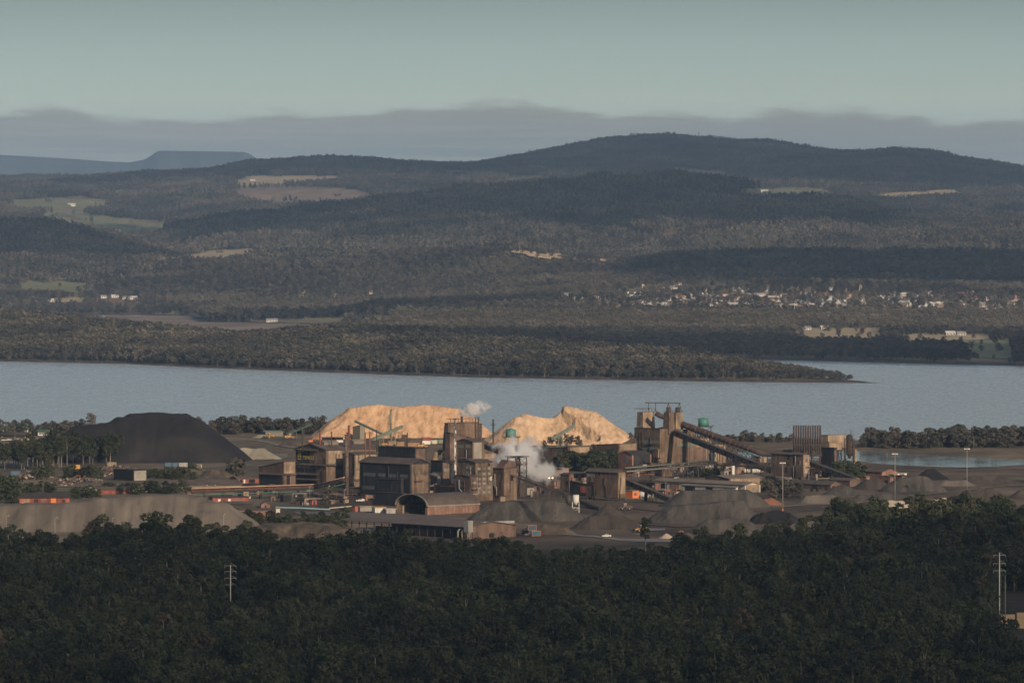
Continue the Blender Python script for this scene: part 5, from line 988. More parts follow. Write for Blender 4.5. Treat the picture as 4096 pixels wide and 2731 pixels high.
B('filter_house', 'tan filter house with stepped roof beside the gas cooler', 'building', 3313, 1868, 30, 75, 1740, 'ml', 2, TAN, ROOFL, gap=76, over=.4, legs=3, wins=[('R', .34, .44, .82, .96, 1, LITE)])
B('filter_house', 'lower pale-roofed step of the filter house', 'building', 3318, 1874, 14, 52, 1768, 'mr', 8, TAN, ROOFL, gap=74, over=.3, legs=2)
B('blower_house', 'dark base building under the filter house', 'building', 3336, 1878, 56, 12, 1792, 'flat', 0, NAVY, ROOFD, wins=[('R', .1, .9, .1, .9, 1, RUST2)])
O = gnd(3398, 1872); t = thing('dust_silo', 'rusty cylindrical dust silo on braced legs beside the filter house', 'silo', O); s = F/O.y
MB().path([(0, 0, 9.5), (0, 0, 22)], 2.2, 14).build('shell', RUSTP, t); MB().path([(0, 0, 6.5), (0, 0, 9.5)], [.6, 2.2], 14).build('hopper', RUSTP, t); MB().path([(0, 0, 22), (0, 0, 23)], [2.3, .4], 14).build('cap', STEEL, t)
lattice_tower(t, 7.5, 6.2, 20, STEEL, 4, th=.2); MB().tube((3.6, -1, 0), (3.2, -1, 13), 1.5, None, 10).build('pipe', TAN, t); rail(t, [(-2.8, -2.8, 22), (2.8, -2.8, 22), (2.8, 2.8, 22)], 1.4)
MB().tube((1, 0, 22), (1, 0, 26), .25).build('vent', STEEL, t)
B('pump_house', 'low dark-red lean-to at the end of the filter house', 'building', 3440, 1868, 22, 24, 1845, 'mr', 5, RUST2, ROOF)
B('gabled_shed', 'pink-brown gabled shed at the pond end of the yard', 'shed', 3528, 1908, 92, 66, 1888, 'gy', 12, PINK, ROOF, over=.6, wins=[('R', .42, .75, .02, .5, 1, DARK)])
B('gabled_shed', 'brown gabled shed under the low end of the conveyor', 'shed', 3323, 1958, 120, 44, 1938, 'gy', 12, RUST2, ROOF, over=.7, wins=[('R', .15, .35, .0, .75, 1, DARK), ('R', .62, .85, .0, .7, 1, DARK), ('L', .4, .6, .05, .8, 2, NAVY)])
B('gabled_shed', 'second brown shed behind the one under the conveyor', 'shed', 3400, 1945, 80, 38, 1922, 'gy', 8, RUST2, ROOF, over=.5)
for i, (x, y) in enumerate(((3247, 1965), (3270, 1966), (3305, 1962))):
    O = gnd(x, y); t = thing('tyre_stack', ['leftmost', 'tallest middle', 'rightmost'][i]+' of the three stacks of tyres in front of the brown shed', 'tyres', O, 0, 'stacks of tyres by the brown shed')
    for k in range((5, 8, 6)[i]): MB().path([(.72*math.cos(a*.5236), .72*math.sin(a*.5236), .3+k*.46) for a in range(13)], .24, 6, False).build('tyre', RUBBER, t, True)
B('site_hut', 'row of pale huts behind the tall dark heap', 'hut', 3590, 1905, 60, 40, 1893, 'flat', 0, WHITE, PGREEN, wins=[('R', .2, .7, .2, .8, 2, GLASS)])
# transfer house on stilts with its conveyor
B('transfer_house', 'rust transfer house on short stilts in the middle of the ore yard', 'building', 2472, 2004, 125, 31, 1889, 'gy', 10, RUST, ROOF, gap=13, over=.8, legs=4, wins=[('L', .72, .98, .80, .94, 3, LITE), ('L', .46, .56, .74, .98, 1, PINK), ('L', .56, .62, .86, .98, 1, DARK), ('R', .05, .95, .25, .99, 1, TAN), ('L', .35, .65, .36, .52, 1, RUST2), ('L', .70, .98, .36, .52, 1, RUST2), ('R', .3, .45, .55, .9, 1, LITE)])  # tan right face is sunlight put into the colour
gallery('conveyor', 'enclosed rust conveyor running down right from the transfer house', at(2484, 1926, 3470), at(2694, 2014, 3400), 3.0, 2.8, RUST, ROOF, legs=(.50, .55, .92))
gallery('conveyor', 'short dark conveyor below the silos', at(2312, 2010, 3390), at(2404, 2044, 3330), 2.6, 1.8, STEEL, ROOFD, win=False, legs=(.3,))
B('sample_tower', 'small rust tower on stilts left of the transfer house', 'building', 2276, 1968, 34, 26, 1898, 'gy', 5, RUST, ROOF, gap=18, over=.5, legs=2, wins=[('R', .1, .8, .05, .95, 1, PINK), ('L', .1, .3, .4, .62, 1, DARK), ('R', .3, .55, .55, .85, 1, DARK)])
B('control_room', 'dark lean-to between the sample tower and the transfer house', 'building', 2346, 1985, 66, 8, 1938, 'ml', -12, NAVY, ROOFD, wins=[('L', .02, .4, .3, .9, 1, REDW)])
def silo(name, label, px, base, top, mid, wpx, m):
    O = gnd(px, base); s = F/O.y; t = thing(name, label, 'silo', O); r = wpx/s/2; z1 = (base-top)/s; z0 = (base-mid)/s
    MB().path([(0, 0, z0-2.2), (0, 0, z0), (0, 0, z1)], [.3, r, r], 16).build('shell', m, t, True); MB().path([(0, 0, z1), (0, 0, z1+.5)], [r*1.04, r*.3], 16).build('cap', STEEL, t)
    for a in (-1, 1):
        for b in (-1, 1): MB().box(a*r-.16, a*r+.16, b*r-.16, b*r+.16, -1, z0).build('leg', WHITE if m is WHITE else STEEL, t)
    mb = MB(); mb.beam((-r, -r, z0*.5), (r, -r, z0*.5), .25); mb.beam((-r, -r, 0), (r, -r, z0*.5), .15); mb.beam((r, -r, 0), (-r, -r, z0*.5), .15); mb.build('bracing', WHITE if m is WHITE else STEEL, t); rail(t, [(-r, -r, z1), (r, -r, z1), (r, r, z1)], 1.2)
silo('silo', 'pale silo on white legs at the end of the black conveyor', 2303, 2052, 1978, 2006, 26, WHITE)
silo('silo', 'dark silo on legs left of the pale silo', 2274, 2046, 1980, 2006, 24, STEEL)
silo('gas_bottle', 'tall white cylinder on legs beside the long conveyor', 2852, 1880, 1808, 1850, 14, WHITE); silo('gas_bottle', 'white cylinder below the long conveyor near the round sheds', 2932, 1905, 1862, 1900, 13, WHITE)
O = gnd(2210, 2090); t = thing('lattice_mast', 'tall rusty lattice mast carrying lit flood lamps', 'mast', O); s = F/O.y; hm = (2090-1916)/s; lattice_tower(t, 4.4, 1.5, hm, RUSTP, 9, th=.12); MB().box(-1.6, 1.6, -1.2, 1.2, hm, hm+.15).build('platform', STEEL, t); rail(t, [(-1.6, -1.2, hm), (1.6, -1.2, hm), (1.6, 1.2, hm)], 1.2)
for x in (-2.2, -.4, 1.4): MB().box(x, x+.8, -1.5, -1.1, hm+.5, hm+1.0).build('lamp_head', STEEL, t); MB().box(x+.1, x+.7, -1.56, -1.51, hm+.55, hm+.95).build('lamp_glass', LAMP if x != 1.4 else GLASS, t)
# overhead pipe bridge
t = gallery('pipe_bridge', 'long overhead pipe bridge across the middle of the works', at(2500, 1888, 3560), at(2850, 1858, 3790), 2.4, 2.2, open_=True, legs=(.1, .28, .45, .62, .8, .97), legm=STEEL, pitch=6)
for k, (z, m, r_) in enumerate(((2.5, RUSTP, .42), (2.6, PGREEN, .3), (.4, GALV, .38))):
    a, b = at(2500, 1888, 3560)-t.location, at(2850, 1858, 3790)-t.location; q = Vector(((-.7, .2, .9)[k], 0, z)); MB().tube(a+q, b+q, r_).build('pipe', m, t, True)
B('pipe_shed', 'low sheds and pipework under the overhead pipe bridge', 'shed', 2650, 1905, 70, 40, 1880, 'mr', 4, RUST2, ROOFD, wins=[('L', .1, .9, .1, .6, 5, DARK)])
# workshops
WS = [('L', .04+.135*i, .04+.135*i+.115, .05, .72, 1, (TAN, NAVY, RUST2, DARK, TAN, TAN, DARK)[i]) for i in range(7)]
B('workshop', 'long brown-roofed workshop with a pale right gable', 'shed', 2980, 1970, 355, 64, 1939, 'gy', 9, CREAM, ROOFL, over=1.0, wins=WS+[('R', .0, 1, .0, .99, 1, TAN), ('R', .5, .85, .0, .35, 2, GALV)])
B('workshop', 'lean-to shed with a white fascia in front of the long workshop', 'shed', 2944, 1972, 210, 8, 1950, 'mr', -3, CREAM, ROOFL, over=.6, wins=[('L', .0, .38, .1, .8, 2, WHITE), ('L', .42, .56, .0, .85, 1, DARK), ('L', .74, .95, .0, .85, 1, NAVY)])
B('workshop', 'tan store with a low brown roof behind the workshops', 'shed', 2916, 1944, 92, 138, 1914, 'gx', 10, RUST2, ROOFL, over=.6, wins=[('R', .0, 1, .0, .99, 1, TAN)])  # tan over the right face paints it sunlit
B('workshop', 'flat brown-roofed store left of the workshops', 'shed', 2620, 1962, 110, 24, 1930, 'mr', 3, RUST2, ROOFL, over=.8, wins=[('R', .1, .9, .1, .9, 1, PINK), ('L', .1, .3, .1, .8, 1, DARK)])
B('site_office', 'small red-brown office with white frames by the workshop', 'hut', 2660, 1982, 26, 26, 1962, 'gy', 4, REDW, ROOFL, wins=[('R', .15, .5, .3, .75, 1, WHITE), ('L', .3, .7, .3, .75, 1, GLASS)])
B('site_office', 'cream site office with a pale roof beside the red office', 'hut', 2706, 1984, 40, 18, 1966, 'mr', 2, CREAM, ROOFL, wins=[('L', .2, .4, .1, .8, 1, PINK), ('L', .6, .8, .3, .75, 1, GLASS)])
B('orange_hut', 'bright orange hut with one window below the conveyor', 'hut', 2530, 1992, 30, 26, 1964, 'mr', -1, ORANGE, ROOFL, over=.15, wins=[('R', .25, .65, .38, .75, 1, GLASS)])
O = gnd(2574, 1990); t = thing('white_tank', 'white tank beside the orange hut', 'tank', O); MB().tube((-3, 0, 2), (4, 0, 2), 1.9, None, 16).build('shell', WHITE, t, True); MB().box(-2, -1, -1, 1, -1, 1).build('saddle', CONC, t); MB().box(2, 3, -1, 1, -1, 1).build('saddle', CONC, t)
for i, x in enumerate((2695, 2715)):
    O = gnd(2570+x-2500, 1868) if 0 else gnd(2980+(x-2695)*1.6, 1888); t = thing('gas_store', ('left' if i == 0 else 'right')+' row of white drums behind the workshops', 'drums', O)
    for k in range(6): MB().tube((k*1.3, 0, -.5), (k*1.3, 0, 2.2), .6, None, 10).build('drum', WHITE, t, True)
B('hopper_house', 'dark feed hopper with a pale lip at the foot of the conveyor', 'hopper', 2742, 2018, 30, 20, 1990, 'flat', 0, RUST2, STEEL, wins=[('R', .1, .9, .3, .9, 1, GALV)])
# ------------------------------------------------------------------ left-hand yard
B('office', 'cream office with a green roof at the far left by the river', 'building', 108, 1734, 8, 96, 1714, 'gx', 14, CREAM, mat('green_roof', [(.045,.085,.055),(.07,.12,.08)], (.2,.2,.2)), over=.8, rot=R(8), wins=[('R', .05, .95, .3, .8, 9, GLASS)], gz=9)
bpy.context.view_layer.update()
def FB(name, label, cat, x0, x1, by, ty, dpx, roof='gx', rise=0, wall=CREAM, roofm=ROOF, wins=(), over=.5, rot=R(6), **k):
    """building seen nearly square on: its long face runs from column x0 to x1"""
    return B(name, label, cat, x0, by, max(3, dpx*math.sin(rot)), x1-x0, ty, roof, rise, wall, roofm, over=over, rot=rot, wins=wins, **k)
for ob in [o for o in bpy.data.objects if o.get('label', '').startswith('cream office with a green roof')]:
    for c in list(ob.children): bpy.data.objects.remove(c)
    bpy.data.objects.remove(ob)
GR = MATS['green_roof']
FB('office', 'cream office with a green roof at the far left by the river', 'building', 12, 112, 1732, 1716, 60, 'gx', 10, CREAM, GR, [('R', .04, .96, .25, .8, 8, GLASS)], .8)
FB('office', 'smaller cream office with a green roof beside the lamp post', 'building', 152, 196, 1741, 1727, 50, 'gx', 7, WHITE, GR, [('R', .1, .9, .25, .8, 4, GLASS)], .7)
O = gnd(60, 1748); t = thing('storage_tube', 'long dark horizontal tank with a pale end below the offices', 'tank', O); MB().tube((-14, 0, 2.2), (11.5, 0, 2.2), 1.8, None, 14).build('shell', ROOFD, t, True); MB().tube((11.5, 0, 2.2), (12.6, 0, 2.2), 1.82, 1.3, 14).build('end_cap', TAN, t, True); [MB().box(x-.4, x+.4, -1, 1, -.5, 1.2).build('saddle', CONC, t) for x in (-10, 0, 8)]
FB('low_office', 'long flat grey-roofed office below the dark tank', 'building', 60, 250, 1768, 1754, 50, 'flat', 0, CREAM, ROOFL, [('R', .3, .42, .1, .7, 1, DARK), ('R', .5, .75, .2, .75, 5, GLASS)])
FB('white_store', 'white cube store at the end of the grey-roofed office', 'hut', 166, 192, 1773, 1756, 30, 'flat', 0, WHITE, ROOFL, [('R', .3, .6, .05, .8, 1, GLASS)])
B('scrap_shed', 'large black open scrap shed with a pale concrete side', 'shed', 533, 1922, 85, 52, 1880, 'ml', 0, DARK, ROOFD, over=.4, wins=[('R', .0, 1, .0, .94, 1, CONC)])
o = B('warehouse', 'long grey-brown warehouse with a hipped dark roof', 'shed', 690, 1964, 48, 272, 1941, 'gx', 16, mat('drab_wall', [(.15,.125,.10),(.20,.17,.14)], (.1,.1,.05)), ROOF, over=.9, rot=R(20), wins=[('R', .02, .16, .05, .75, 1, CREAM), ('R', .17, .24, .05, .8, 1, RUST2), ('L', .2, .5, .05, .8, 1, DARK), ('L', .55, .9, .05, .8, 1, WHITE)])
for f in (.48, .60): MB().box(o.R*f, o.R*f+.9, -1.0, -.6, o.h-.4, o.h+.1).build('lit_sign', YELLOW, o.t)
FB('yard_store', 'long low flat-roofed yard store in front of the warehouse', 'shed', 748, 950, 1978, 1966, 40, 'flat', 0, RUST2, ROOF)
FB('cottage', 'small white-gabled cottage among leafless shrubs', 'house', 336, 386, 1972, 1956, 60, 'gy', 11, WHITE, ROOF, [('R', .4, .6, .35, .8, 1, GLASS)], .6)
FB('store', 'brown long-roofed store right of the white-gabled cottage', 'shed', 392, 520, 1976, 1958, 60, 'gx', 10, REDW, ROOF, (), .6)
FB('store', 'brown-roofed store left of the long warehouse', 'shed', 525, 610, 1966, 1952, 60, 'gx', 9, CREAM, ROOF, [('R', .1, .3, .1, .8, 1, DARK)], .6)
FB('red_store', 'low dark-roofed house with orange-red walls at the far left', 'house', 78, 276, 2012, 1988, 80, 'gx', 14, REDW, ROOFD, [('R', .08, .2, .1, .7, 2, TAN), ('R', .42, .52, .05, .75, 1, PINK), ('R', .62, .74, .05, .8, 1, ORANGE), ('R', .86, .92, .1, .6, 1, NAVY), ('R', .28, .38, .1, .7, 1, NAVY)], 1.0)
B('red_shed', 'dark red shed with two round-topped doors left of the annex', 'shed', 948, 1934, 30, 90, 1914, 'gx', 8, REDW, ROOF, over=.5, rot=R(25), wins=[('R', .12, .24, .1, .8, 1, DARK), ('R', .28, .36, .1, .8, 1, WHITE), ('R', .5, .8, .05, .85, 1, DARK)])
B('red_office', 'low dark red office under the left end of the pipe bridge', 'building', 850, 2012, 20, 145, 1990, 'flat', 0, REDW, ROOFD, rot=R(14), wins=[('R', .15, .22, .3, .75, 1, WHITE), ('R', .42, .5, .3, .75, 1, WHITE), ('R', .62, .8, .3, .7, 2, GLASS)])
B('brown_shed', 'red-brown shed with a flat brown roof right of the tan heap', 'shed', 940, 2071, 22, 142, 2040, 'mr', 4, PINK, ROOF, over=.5, rot=R(14), wins=[('R', .28, .29, .1, .9, 1, RUST2), ('R', .62, .63, .1, .9, 1, RUST2)])
FB('dark_store', 'low dark-roofed store behind the red-brown shed', 'shed', 886, 1010, 2028, 2014, 60, 'gx', 7, ROOFD, ROOF, (), .8)
FB('pump_cottage', 'tiny pink-gabled cottage right of the dark store', 'house', 1044, 1080, 2030, 2018, 50, 'gy', 10, PINK, ROOF, [('R', .4, .6, .05, .7, 1, DARK)], .3)
FB('kiosk', 'cream kiosk with a white bin beside the red-brown shed', 'hut', 1104, 1120, 2056, 2033, 20, 'flat', 0, CREAM, ROOFL)
B('site_cabins', 'row of white cabins with yellow tops left of the arched shed', 'hut', 1500, 2050, 14, 42, 2030, 'flat', 0, WHITE, YELLOW, rot=R(12), wins=[('R', .1, .3, .1, .8, 1, CREAM)]); B('site_cabins', 'lower grey cabin between the white cabins and the arched shed', 'hut', 1546, 2052, 10, 36, 2036, 'flat', 0, GALV, CREAM, rot=R(12)); B('site_cabins', 'small red-brown cabin left of the white cabins', 'hut', 1420, 2046, 12, 12, 2024, 'flat', 0, REDW, ROOF)
B('settling_tanks', 'grey concrete settling tanks left of the white cabins', 'tanks', 1440, 2044, 6, 50, 2026, 'flat', 0, CONC, CONC, rot=R(8))
# pipe bridge on the left
PB = [at(766, 1972, 3440), at(1268, 1954, 3480), at(1380, 1926, 3468)]
for i, lb in enumerate(('long level pipe bridge with a bright pipe in front of the furnace hall', 'rising end of the pipe bridge beside the rusty stack')):
    a, b = PB[i], PB[i+1]; t = gallery('pipe_bridge', lb, a, b, 2.6, 2.4, open_=True, legs=(.1, .25, .4, .55, .7, .85, .97) if i == 0 else (.5,), pitch=4.5)
    for k, (q, m, r_) in enumerate((((0, -.9, 2.75), mat('bright_pipe', [(.42,.27,.17),(.52,.35,.23)], (.2,.2,.2), rough=.4), .30), ((0, -1.2, -1.2), GREEN, .22), ((0, .4, .5), REDP, .40))):
        MB().tube(a-t.location+Vector(q), b-t.location+Vector(q), r_).build('pipe', m, t, True)
    MB().beam(a-t.location+Vector((0, .9, 1.2)), b-t.location+Vector((0, .9, 1.2)), .1, 2.2).build('casing', REDW if i == 0 else RUST2, t)
O = gnd(1105, 2046); t = thing('ground_pipe', 'pale blue pipe lying across the yard below the pipe bridge', 'pipe', O); MB().path([at(x, y, 3330)-O for x, y in ((1102,2026),(1112,2029),(1200,2031),(1320,2037))], .35, 8).build('pipe', mat('blue_pipe', [(.18,.33,.40),(.26,.42,.48)], (.2,.2,.2)), t, True)
t = thing('barrier', 'white boundary rail in front of the settling tanks', 'barrier', gnd(1330, 2036)); MB().beam(gnd(1318, 2037)-t.location+Vector((0, 0, .8)), gnd(1420, 2028)-t.location+Vector((0, 0, .8)), .3, .5).build('rail', CREAM, t)
# ------------------------------------------------------------------ vehicles and plant
def wheel(t, x, y, r, w): 
    o = MB().tube((x, y-w/2, r), (x, y+w/2, r), r, None, 14).build('wheel', RUBBER, t, True); MB().tube((x, y-w/2-.03, r), (x, y+w/2+.03, r), r*.5, None, 10).build('hub', GALV, o)
def pickup(label, px, py, rz, m=WHITE, canopy=False):
    t = thing('pickup_truck', label, 'pickup truck', gnd(px, py)+Vector((0, 0, .3)), rz); MB().prism([(-2.5, .45), (2.55, .45), (2.6, .95), (1.3, 1.12), (-2.5, 1.12)], 'y', -.9, .9).build('body', m, t)
    MB().prism([(1.25, 1.12), (.55, 1.72), (-.75, 1.74), (-.95, 1.12)], 'y', -.8, .8).build('cab', m, t)
    for s in (-1, 1): MB().prism([(1.05, 1.17), (.5, 1.62), (-.65, 1.64), (-.8, 1.17)], 'y', s*.81-.015, s*.81+.015).build('side_window', DARK, t)
    MB().poly([(1.22, -.68, 1.18), (1.22, .68, 1.18), (.62, .66, 1.69), (.62, -.66, 1.69)]).build('windscreen', GLASS, t)
    if canopy: MB().box(-2.45, -.95, -.82, .82, 1.12, 1.75).build('canopy', m, t)
    else: MB().box(-2.4, -1.0, -.78, .78, .95, 1.135).build('tray', DARK, t)
    for x in (-1.6, 1.65):
        for s in (-.82, .82): wheel(t, x, s, .38, .24)
    for s in (-.7, .7): MB().box(2.58, 2.63, s-.15, s+.15, .78, .92).build('headlight', GLASS, t)
pickup('white pickup on the wet roadway just beyond the forest', 2425, 2150, R(200)); pickup('white pickup with a green stripe below the rusty stack', 1441, 2008, R(186), canopy=True); pickup('white pickup on the left under the pipe bridge', 986, 1998, R(170), canopy=True)
def car(label, px, py, rz, m):
    t = thing('parked_car', label, 'car', gnd(px, py)+Vector((0, 0, .3)), rz); MB().prism([(-2.1, .4), (2.1, .4), (2.15, .8), (1.1, .95), (-2.1, .98)], 'y', -.85, .85).build('body', m, t); MB().prism([(1.1, .95), (.4, 1.42), (-1.2, 1.42), (-1.9, .96)], 'y', -.75, .75).build('cabin', GLASS, t); MB().box(-1.1, .35, -.7, .7, 1.42, 1.46).build('roof', m, t)
    for x in (-1.3, 1.35):
        for s in (-.75, .75): wheel(t, x, s, .34, .22)
for i, (x, y, m, lb) in enumerate([(16, 1765, WHITE, 'leftmost white car parked below the dark tank'), (36, 1763, WHITE, 'second white car parked below the dark tank'), (58, 1768, RUST2, 'dark car parked right of the white cars'), (2718, 1990, NAVY, 'dark car beside the cream site office'), (950, 2005, WHITE, 'white car parked in front of the low red office')]): car(lb, x, y, R(20*i), m)
def loader(label, px, py, rz, m=YELLOW, s=1.0):
    t = thing('wheel_loader', label, 'loader', gnd(px, py)+Vector((0, 0, .2)), rz); t.scale = (s, s, s); MB().prism([(-4.2, 1.0), (-.4, 1.0), (-.4, 2.5), (-3.8, 2.4), (-4.2, 1.9)], 'y', -1.2, 1.2).build('engine_cover', m, t)
    MB().box(-.9, .9, -.9, .9, 1.6, 3.6).build('cab', m, t); MB().box(-.75, .92, -.92, .92, 2.3, 3.3).build('cab_window', GLASS, t); MB().box(-1.0, 1.0, -1, 1, 3.6, 3.75).build('cab_roof', WHITE, t)
    MB().box(.5, 2.6, -.8, .8, .9, 1.9).build('front_frame', m, t)
    for y in (-.7, .7): MB().beam((1.8, y, 1.9), (4.2, y, .9), .3, .45).build('lift_arm', m, t)
    MB().prism([(3.9, .2), (5.2, .15), (5.3, .35), (4.3, .6), (4.2, 1.6), (3.9, 1.4)], 'y', -1.5, 1.5).build('bucket', STEEL, t)
    for x in (-2.4, 1.8):
        for y in (-1.05, 1.05): wheel(t, x, y, .85, .6)
loader('yellow wheel loader in the log yard by the thin red pipes', 1528, 1786, R(172)); loader('yellow wheel loader beside the stacked logs', 1692, 1792, R(15)); loader('small yellow loader by the green container', 1724, 1776, R(80), s=.7)
loader('yellow loader with its bucket near the small white quartz heap', 2566, 2128, R(200)); loader('brown loader working at the foot of the transfer house', 2500, 2040, R(190), RUST2); loader('yellow loader parked beside the green stacker conveyor', 1075, 1752, R(160)); loader('second yellow loader by the green stacker conveyor', 1160, 1756, R(10)); loader('loader at the far right by the forest edge', 3960, 2010, R(185), RUST2)
def container(label, px, py, rz, m, z=0, L_=6.06, group=None, txt=None):
    t = thing('shipping_container', label, 'container', gnd(px, py)+Vector((0, 0, z+.3)), rz, group); W, Hc = 2.44, 2.59
    MB().box(0, L_, 0, W, .1, Hc-.05).build('body', m, t); mb = MB()
    for i in range(int(L_/.55)): x = .25+i*.55; mb.box(x, x+.25, -.05, W+.05, .2, Hc-.15)
    mb.build('corrugation', m, t)
    mb = MB()
    for x in (0, L_):
        for y in (0, W): mb.box(x-.08, x+.08, y-.08, y+.08, 0, Hc)
    for z_ in (.06, Hc-.02):
        for y in (0, W): mb.beam((0, y, z_), (L_, y, z_), .14)
        for x in (0, L_): mb.beam((x, 0, z_), (x, W, z_), .14)
    mb.build('frame', txt or m, t); MB().box(-.06, -.01, .1, W-.1, .15, Hc-.1).build('door', m, t); MB().box(-.09, -.06, W*.55, W*.9, Hc*.55, Hc*.8).build('label_panel', WHITE, t)
CO = mat('container_frame_orange', (.45, .17, .06))
container('blue container on top of the stack at the end of the long shed', 2112, 2143, PHI, BLUE, 2.62, txt=CO); container('blue container at the bottom left of the stack', 2100, 2141, PHI, BLUE, 0, txt=CO); container('blue container at the bottom right of the stack', 2128, 2146, PHI, BLUE, 0, txt=CO)
for i, (x, y, m, z, lb) in enumerate([(1690, 1778, REDP, 2.6, 'red container on top in the log yard stack'), (1690, 1778, WHITE, 0, 'white container under the red one in the log yard'), (1716, 1776, CREAM, 0, 'cream container left of the green one'), (1738, 1774, GREEN, 0, 'green container at the right of the log yard'), (1755, 1774, PGREEN, 0, 'pale green container at the end of the log yard row'),
        (660, 1868, BLUE, 0, 'blue container left of the pair below the coal heap'), (690, 1868, BLUE, 0, 'blue container right of the pair below the coal heap'), (716, 1868, GALV, 0, 'grey container beside the blue ones'), (284, 1886, YELLOW, 1.5, 'yellow skip standing on end in the scrap yard'), (44, 1902, BLUE, 0, 'blue bin row at the left of the scrap yard'), (430, 1866, TAN, 0, 'rusty tan container at the edge of the coal heap'), (1340, 1776, WHITE, 0, 'white container behind the furnace hall roof'), (1282, 1776, GALV, 0, 'grey container behind the furnace hall roof')]): container(lb, x, y, R(12), m, z)
O = gnd(785, 1874); t = thing('fuel_tank', 'tan horizontal tank on the ground below the coal heap', 'tank', O); MB().tube((-3, 0, 1.7), (3.4, 0, 1.7), 1.6, None, 14).build('shell', TAN, t, True); MB().tube((3.4, 0, 1.7), (3.7, 0, 1.7), 1.5, 1.0, 14).build('end_cap', WHITE, t); MB().box(-2, 2.5, -.8, .8, -.5, .6).build('saddle', CONC, t)
LOGM = mat('cut_logs', [(.30, .17, .10), (.46, .28, .17)], (.4, .4, .8), 3, .9)
for i, (x, y, w, lb) in enumerate([(1568, 1782, 30, 'left stack of sawn logs behind the black hall roof'), (1602, 1784, 26, 'middle stack of sawn logs behind the black hall roof'), (1654, 1788, 46, 'long right stack of sawn logs behind the black hall roof')]):
    O = gnd(x, y); s = F/O.y; L_ = w/s; rs = random.Random(i); mb = MB()
    for r_ in range(6):
        for c in range(9-r_//2): mb.tube((-L_/2+rs.uniform(-.4, .4), c*.62+r_*.2, .3+r_*.52), (L_/2+rs.uniform(-.4, .4), c*.62+r_*.2, .3+r_*.52), rs.uniform(.22, .32), None, 7)
    tag(mb.build('log_stack', LOGM), lb, 'logs').location = O
# green stackers and chip plant
gallery('stacker', 'green lattice stacker conveyor left of the big chip heap', at(1150, 1742, 4420), at(1252, 1697, 4420), 2.2, 2.4, open_=True, legm=mat('drab_green_steel', [(.06,.085,.07),(.10,.125,.10)], (.3,.3,.3)), legs=(.35, .6), pitch=3)
gallery('stacker', 'pale green conveyor rising over the log yard', at(1492, 1762, 4200), at(1608, 1712, 4240), 2.4, 1.6, PGREEN, PGREEN, win=False, legs=(.3, .7), legm=PGREEN)
gallery('stacker', 'pale green conveyor feeding down the big chip heap', at(1420, 1688, 4350), at(1535, 1742, 4330), 1.8, 1.2, PGREEN, PGREEN, win=False)
gallery('stacker', 'pale green stacker pouring onto the right chip heap', at(2212, 1758, 4180), at(2296, 1708, 4230), 2.0, 1.4, PGREEN, PGREEN, win=False, legs=(.35,), legm=PGREEN)
t = stack('chip_blower_pipe', 'tall pale green pipe with a ladder in front of the big chip heap', 1564, 1640, 1755, 9, PGREEN, D=4300, rings=1, n=12); lattice_tower(t, 1.2, 1.2, 18, STEEL, 8, 'ladder', .1, cx=-1.8)
B('chip_hopper', 'grey-green chip hopper house at the foot of the big chip heap', 'building', 1440, 1757, 30, 20, 1700, 'ml', 8, mat('stained_green', [(.16,.15,.11),(.24,.21,.15)], (.3,.3,.1)), PGREEN, over=.2)
B('chip_hopper', 'low green-roofed shed behind the green lattice stacker', 'shed', 1062, 1745, 24, 70, 1728, 'gx', 4, mat('weathered_timber', [(.14,.13,.11),(.20,.185,.16)], (.3,.3,.3)), PGREEN, rot=R(15))
t = thing('debarker', 'dark steel chipping machine amid the log yard', 'machine', gnd(1590, 1775)); rs = random.Random(3)
for k in range(9): x = rs.uniform(-4, 9); z = rs.uniform(0, 5); MB().box(x, x+rs.uniform(1, 4), rs.uniform(-2, 0), rs.uniform(.5, 2), z, z+rs.uniform(.6, 2.4)).build('casing', STEEL if k % 3 else RUSTP, t)
lattice_tower(t, 3, 3, 9, STEEL, 3, cx=2)
FB('loading_shed', 'low dark timber loading shed along the foot of the big chip heap', 'shed', 1290, 1372, 1762, 1750, 30, 'flat', 0, DARK, RUST2); 
t = thing('excavator', 'orange excavator behind the furnace hall roof', 'excavator', gnd(1243, 1772)); MB().box(-1.5, 1.5, -1.2, 1.2, .9, 2.4).build('cab', ORANGE, t); MB().box(-2, 2, -1.3, -.7, 0, .9).build('track', RUBBER, t); MB().box(-2, 2, .7, 1.3, 0, .9).build('track', RUBBER, t); MB().path([(1, 0, 2), (3, 0, 5), (5.5, 0, 3.5), (6, 0, 1.2)], [.35, .3, .25, .2], 6).build('boom', ORANGE, t); MB().box(5.5, 6.6, -.5, .5, .4, 1.4).build('bucket', STEEL, t)
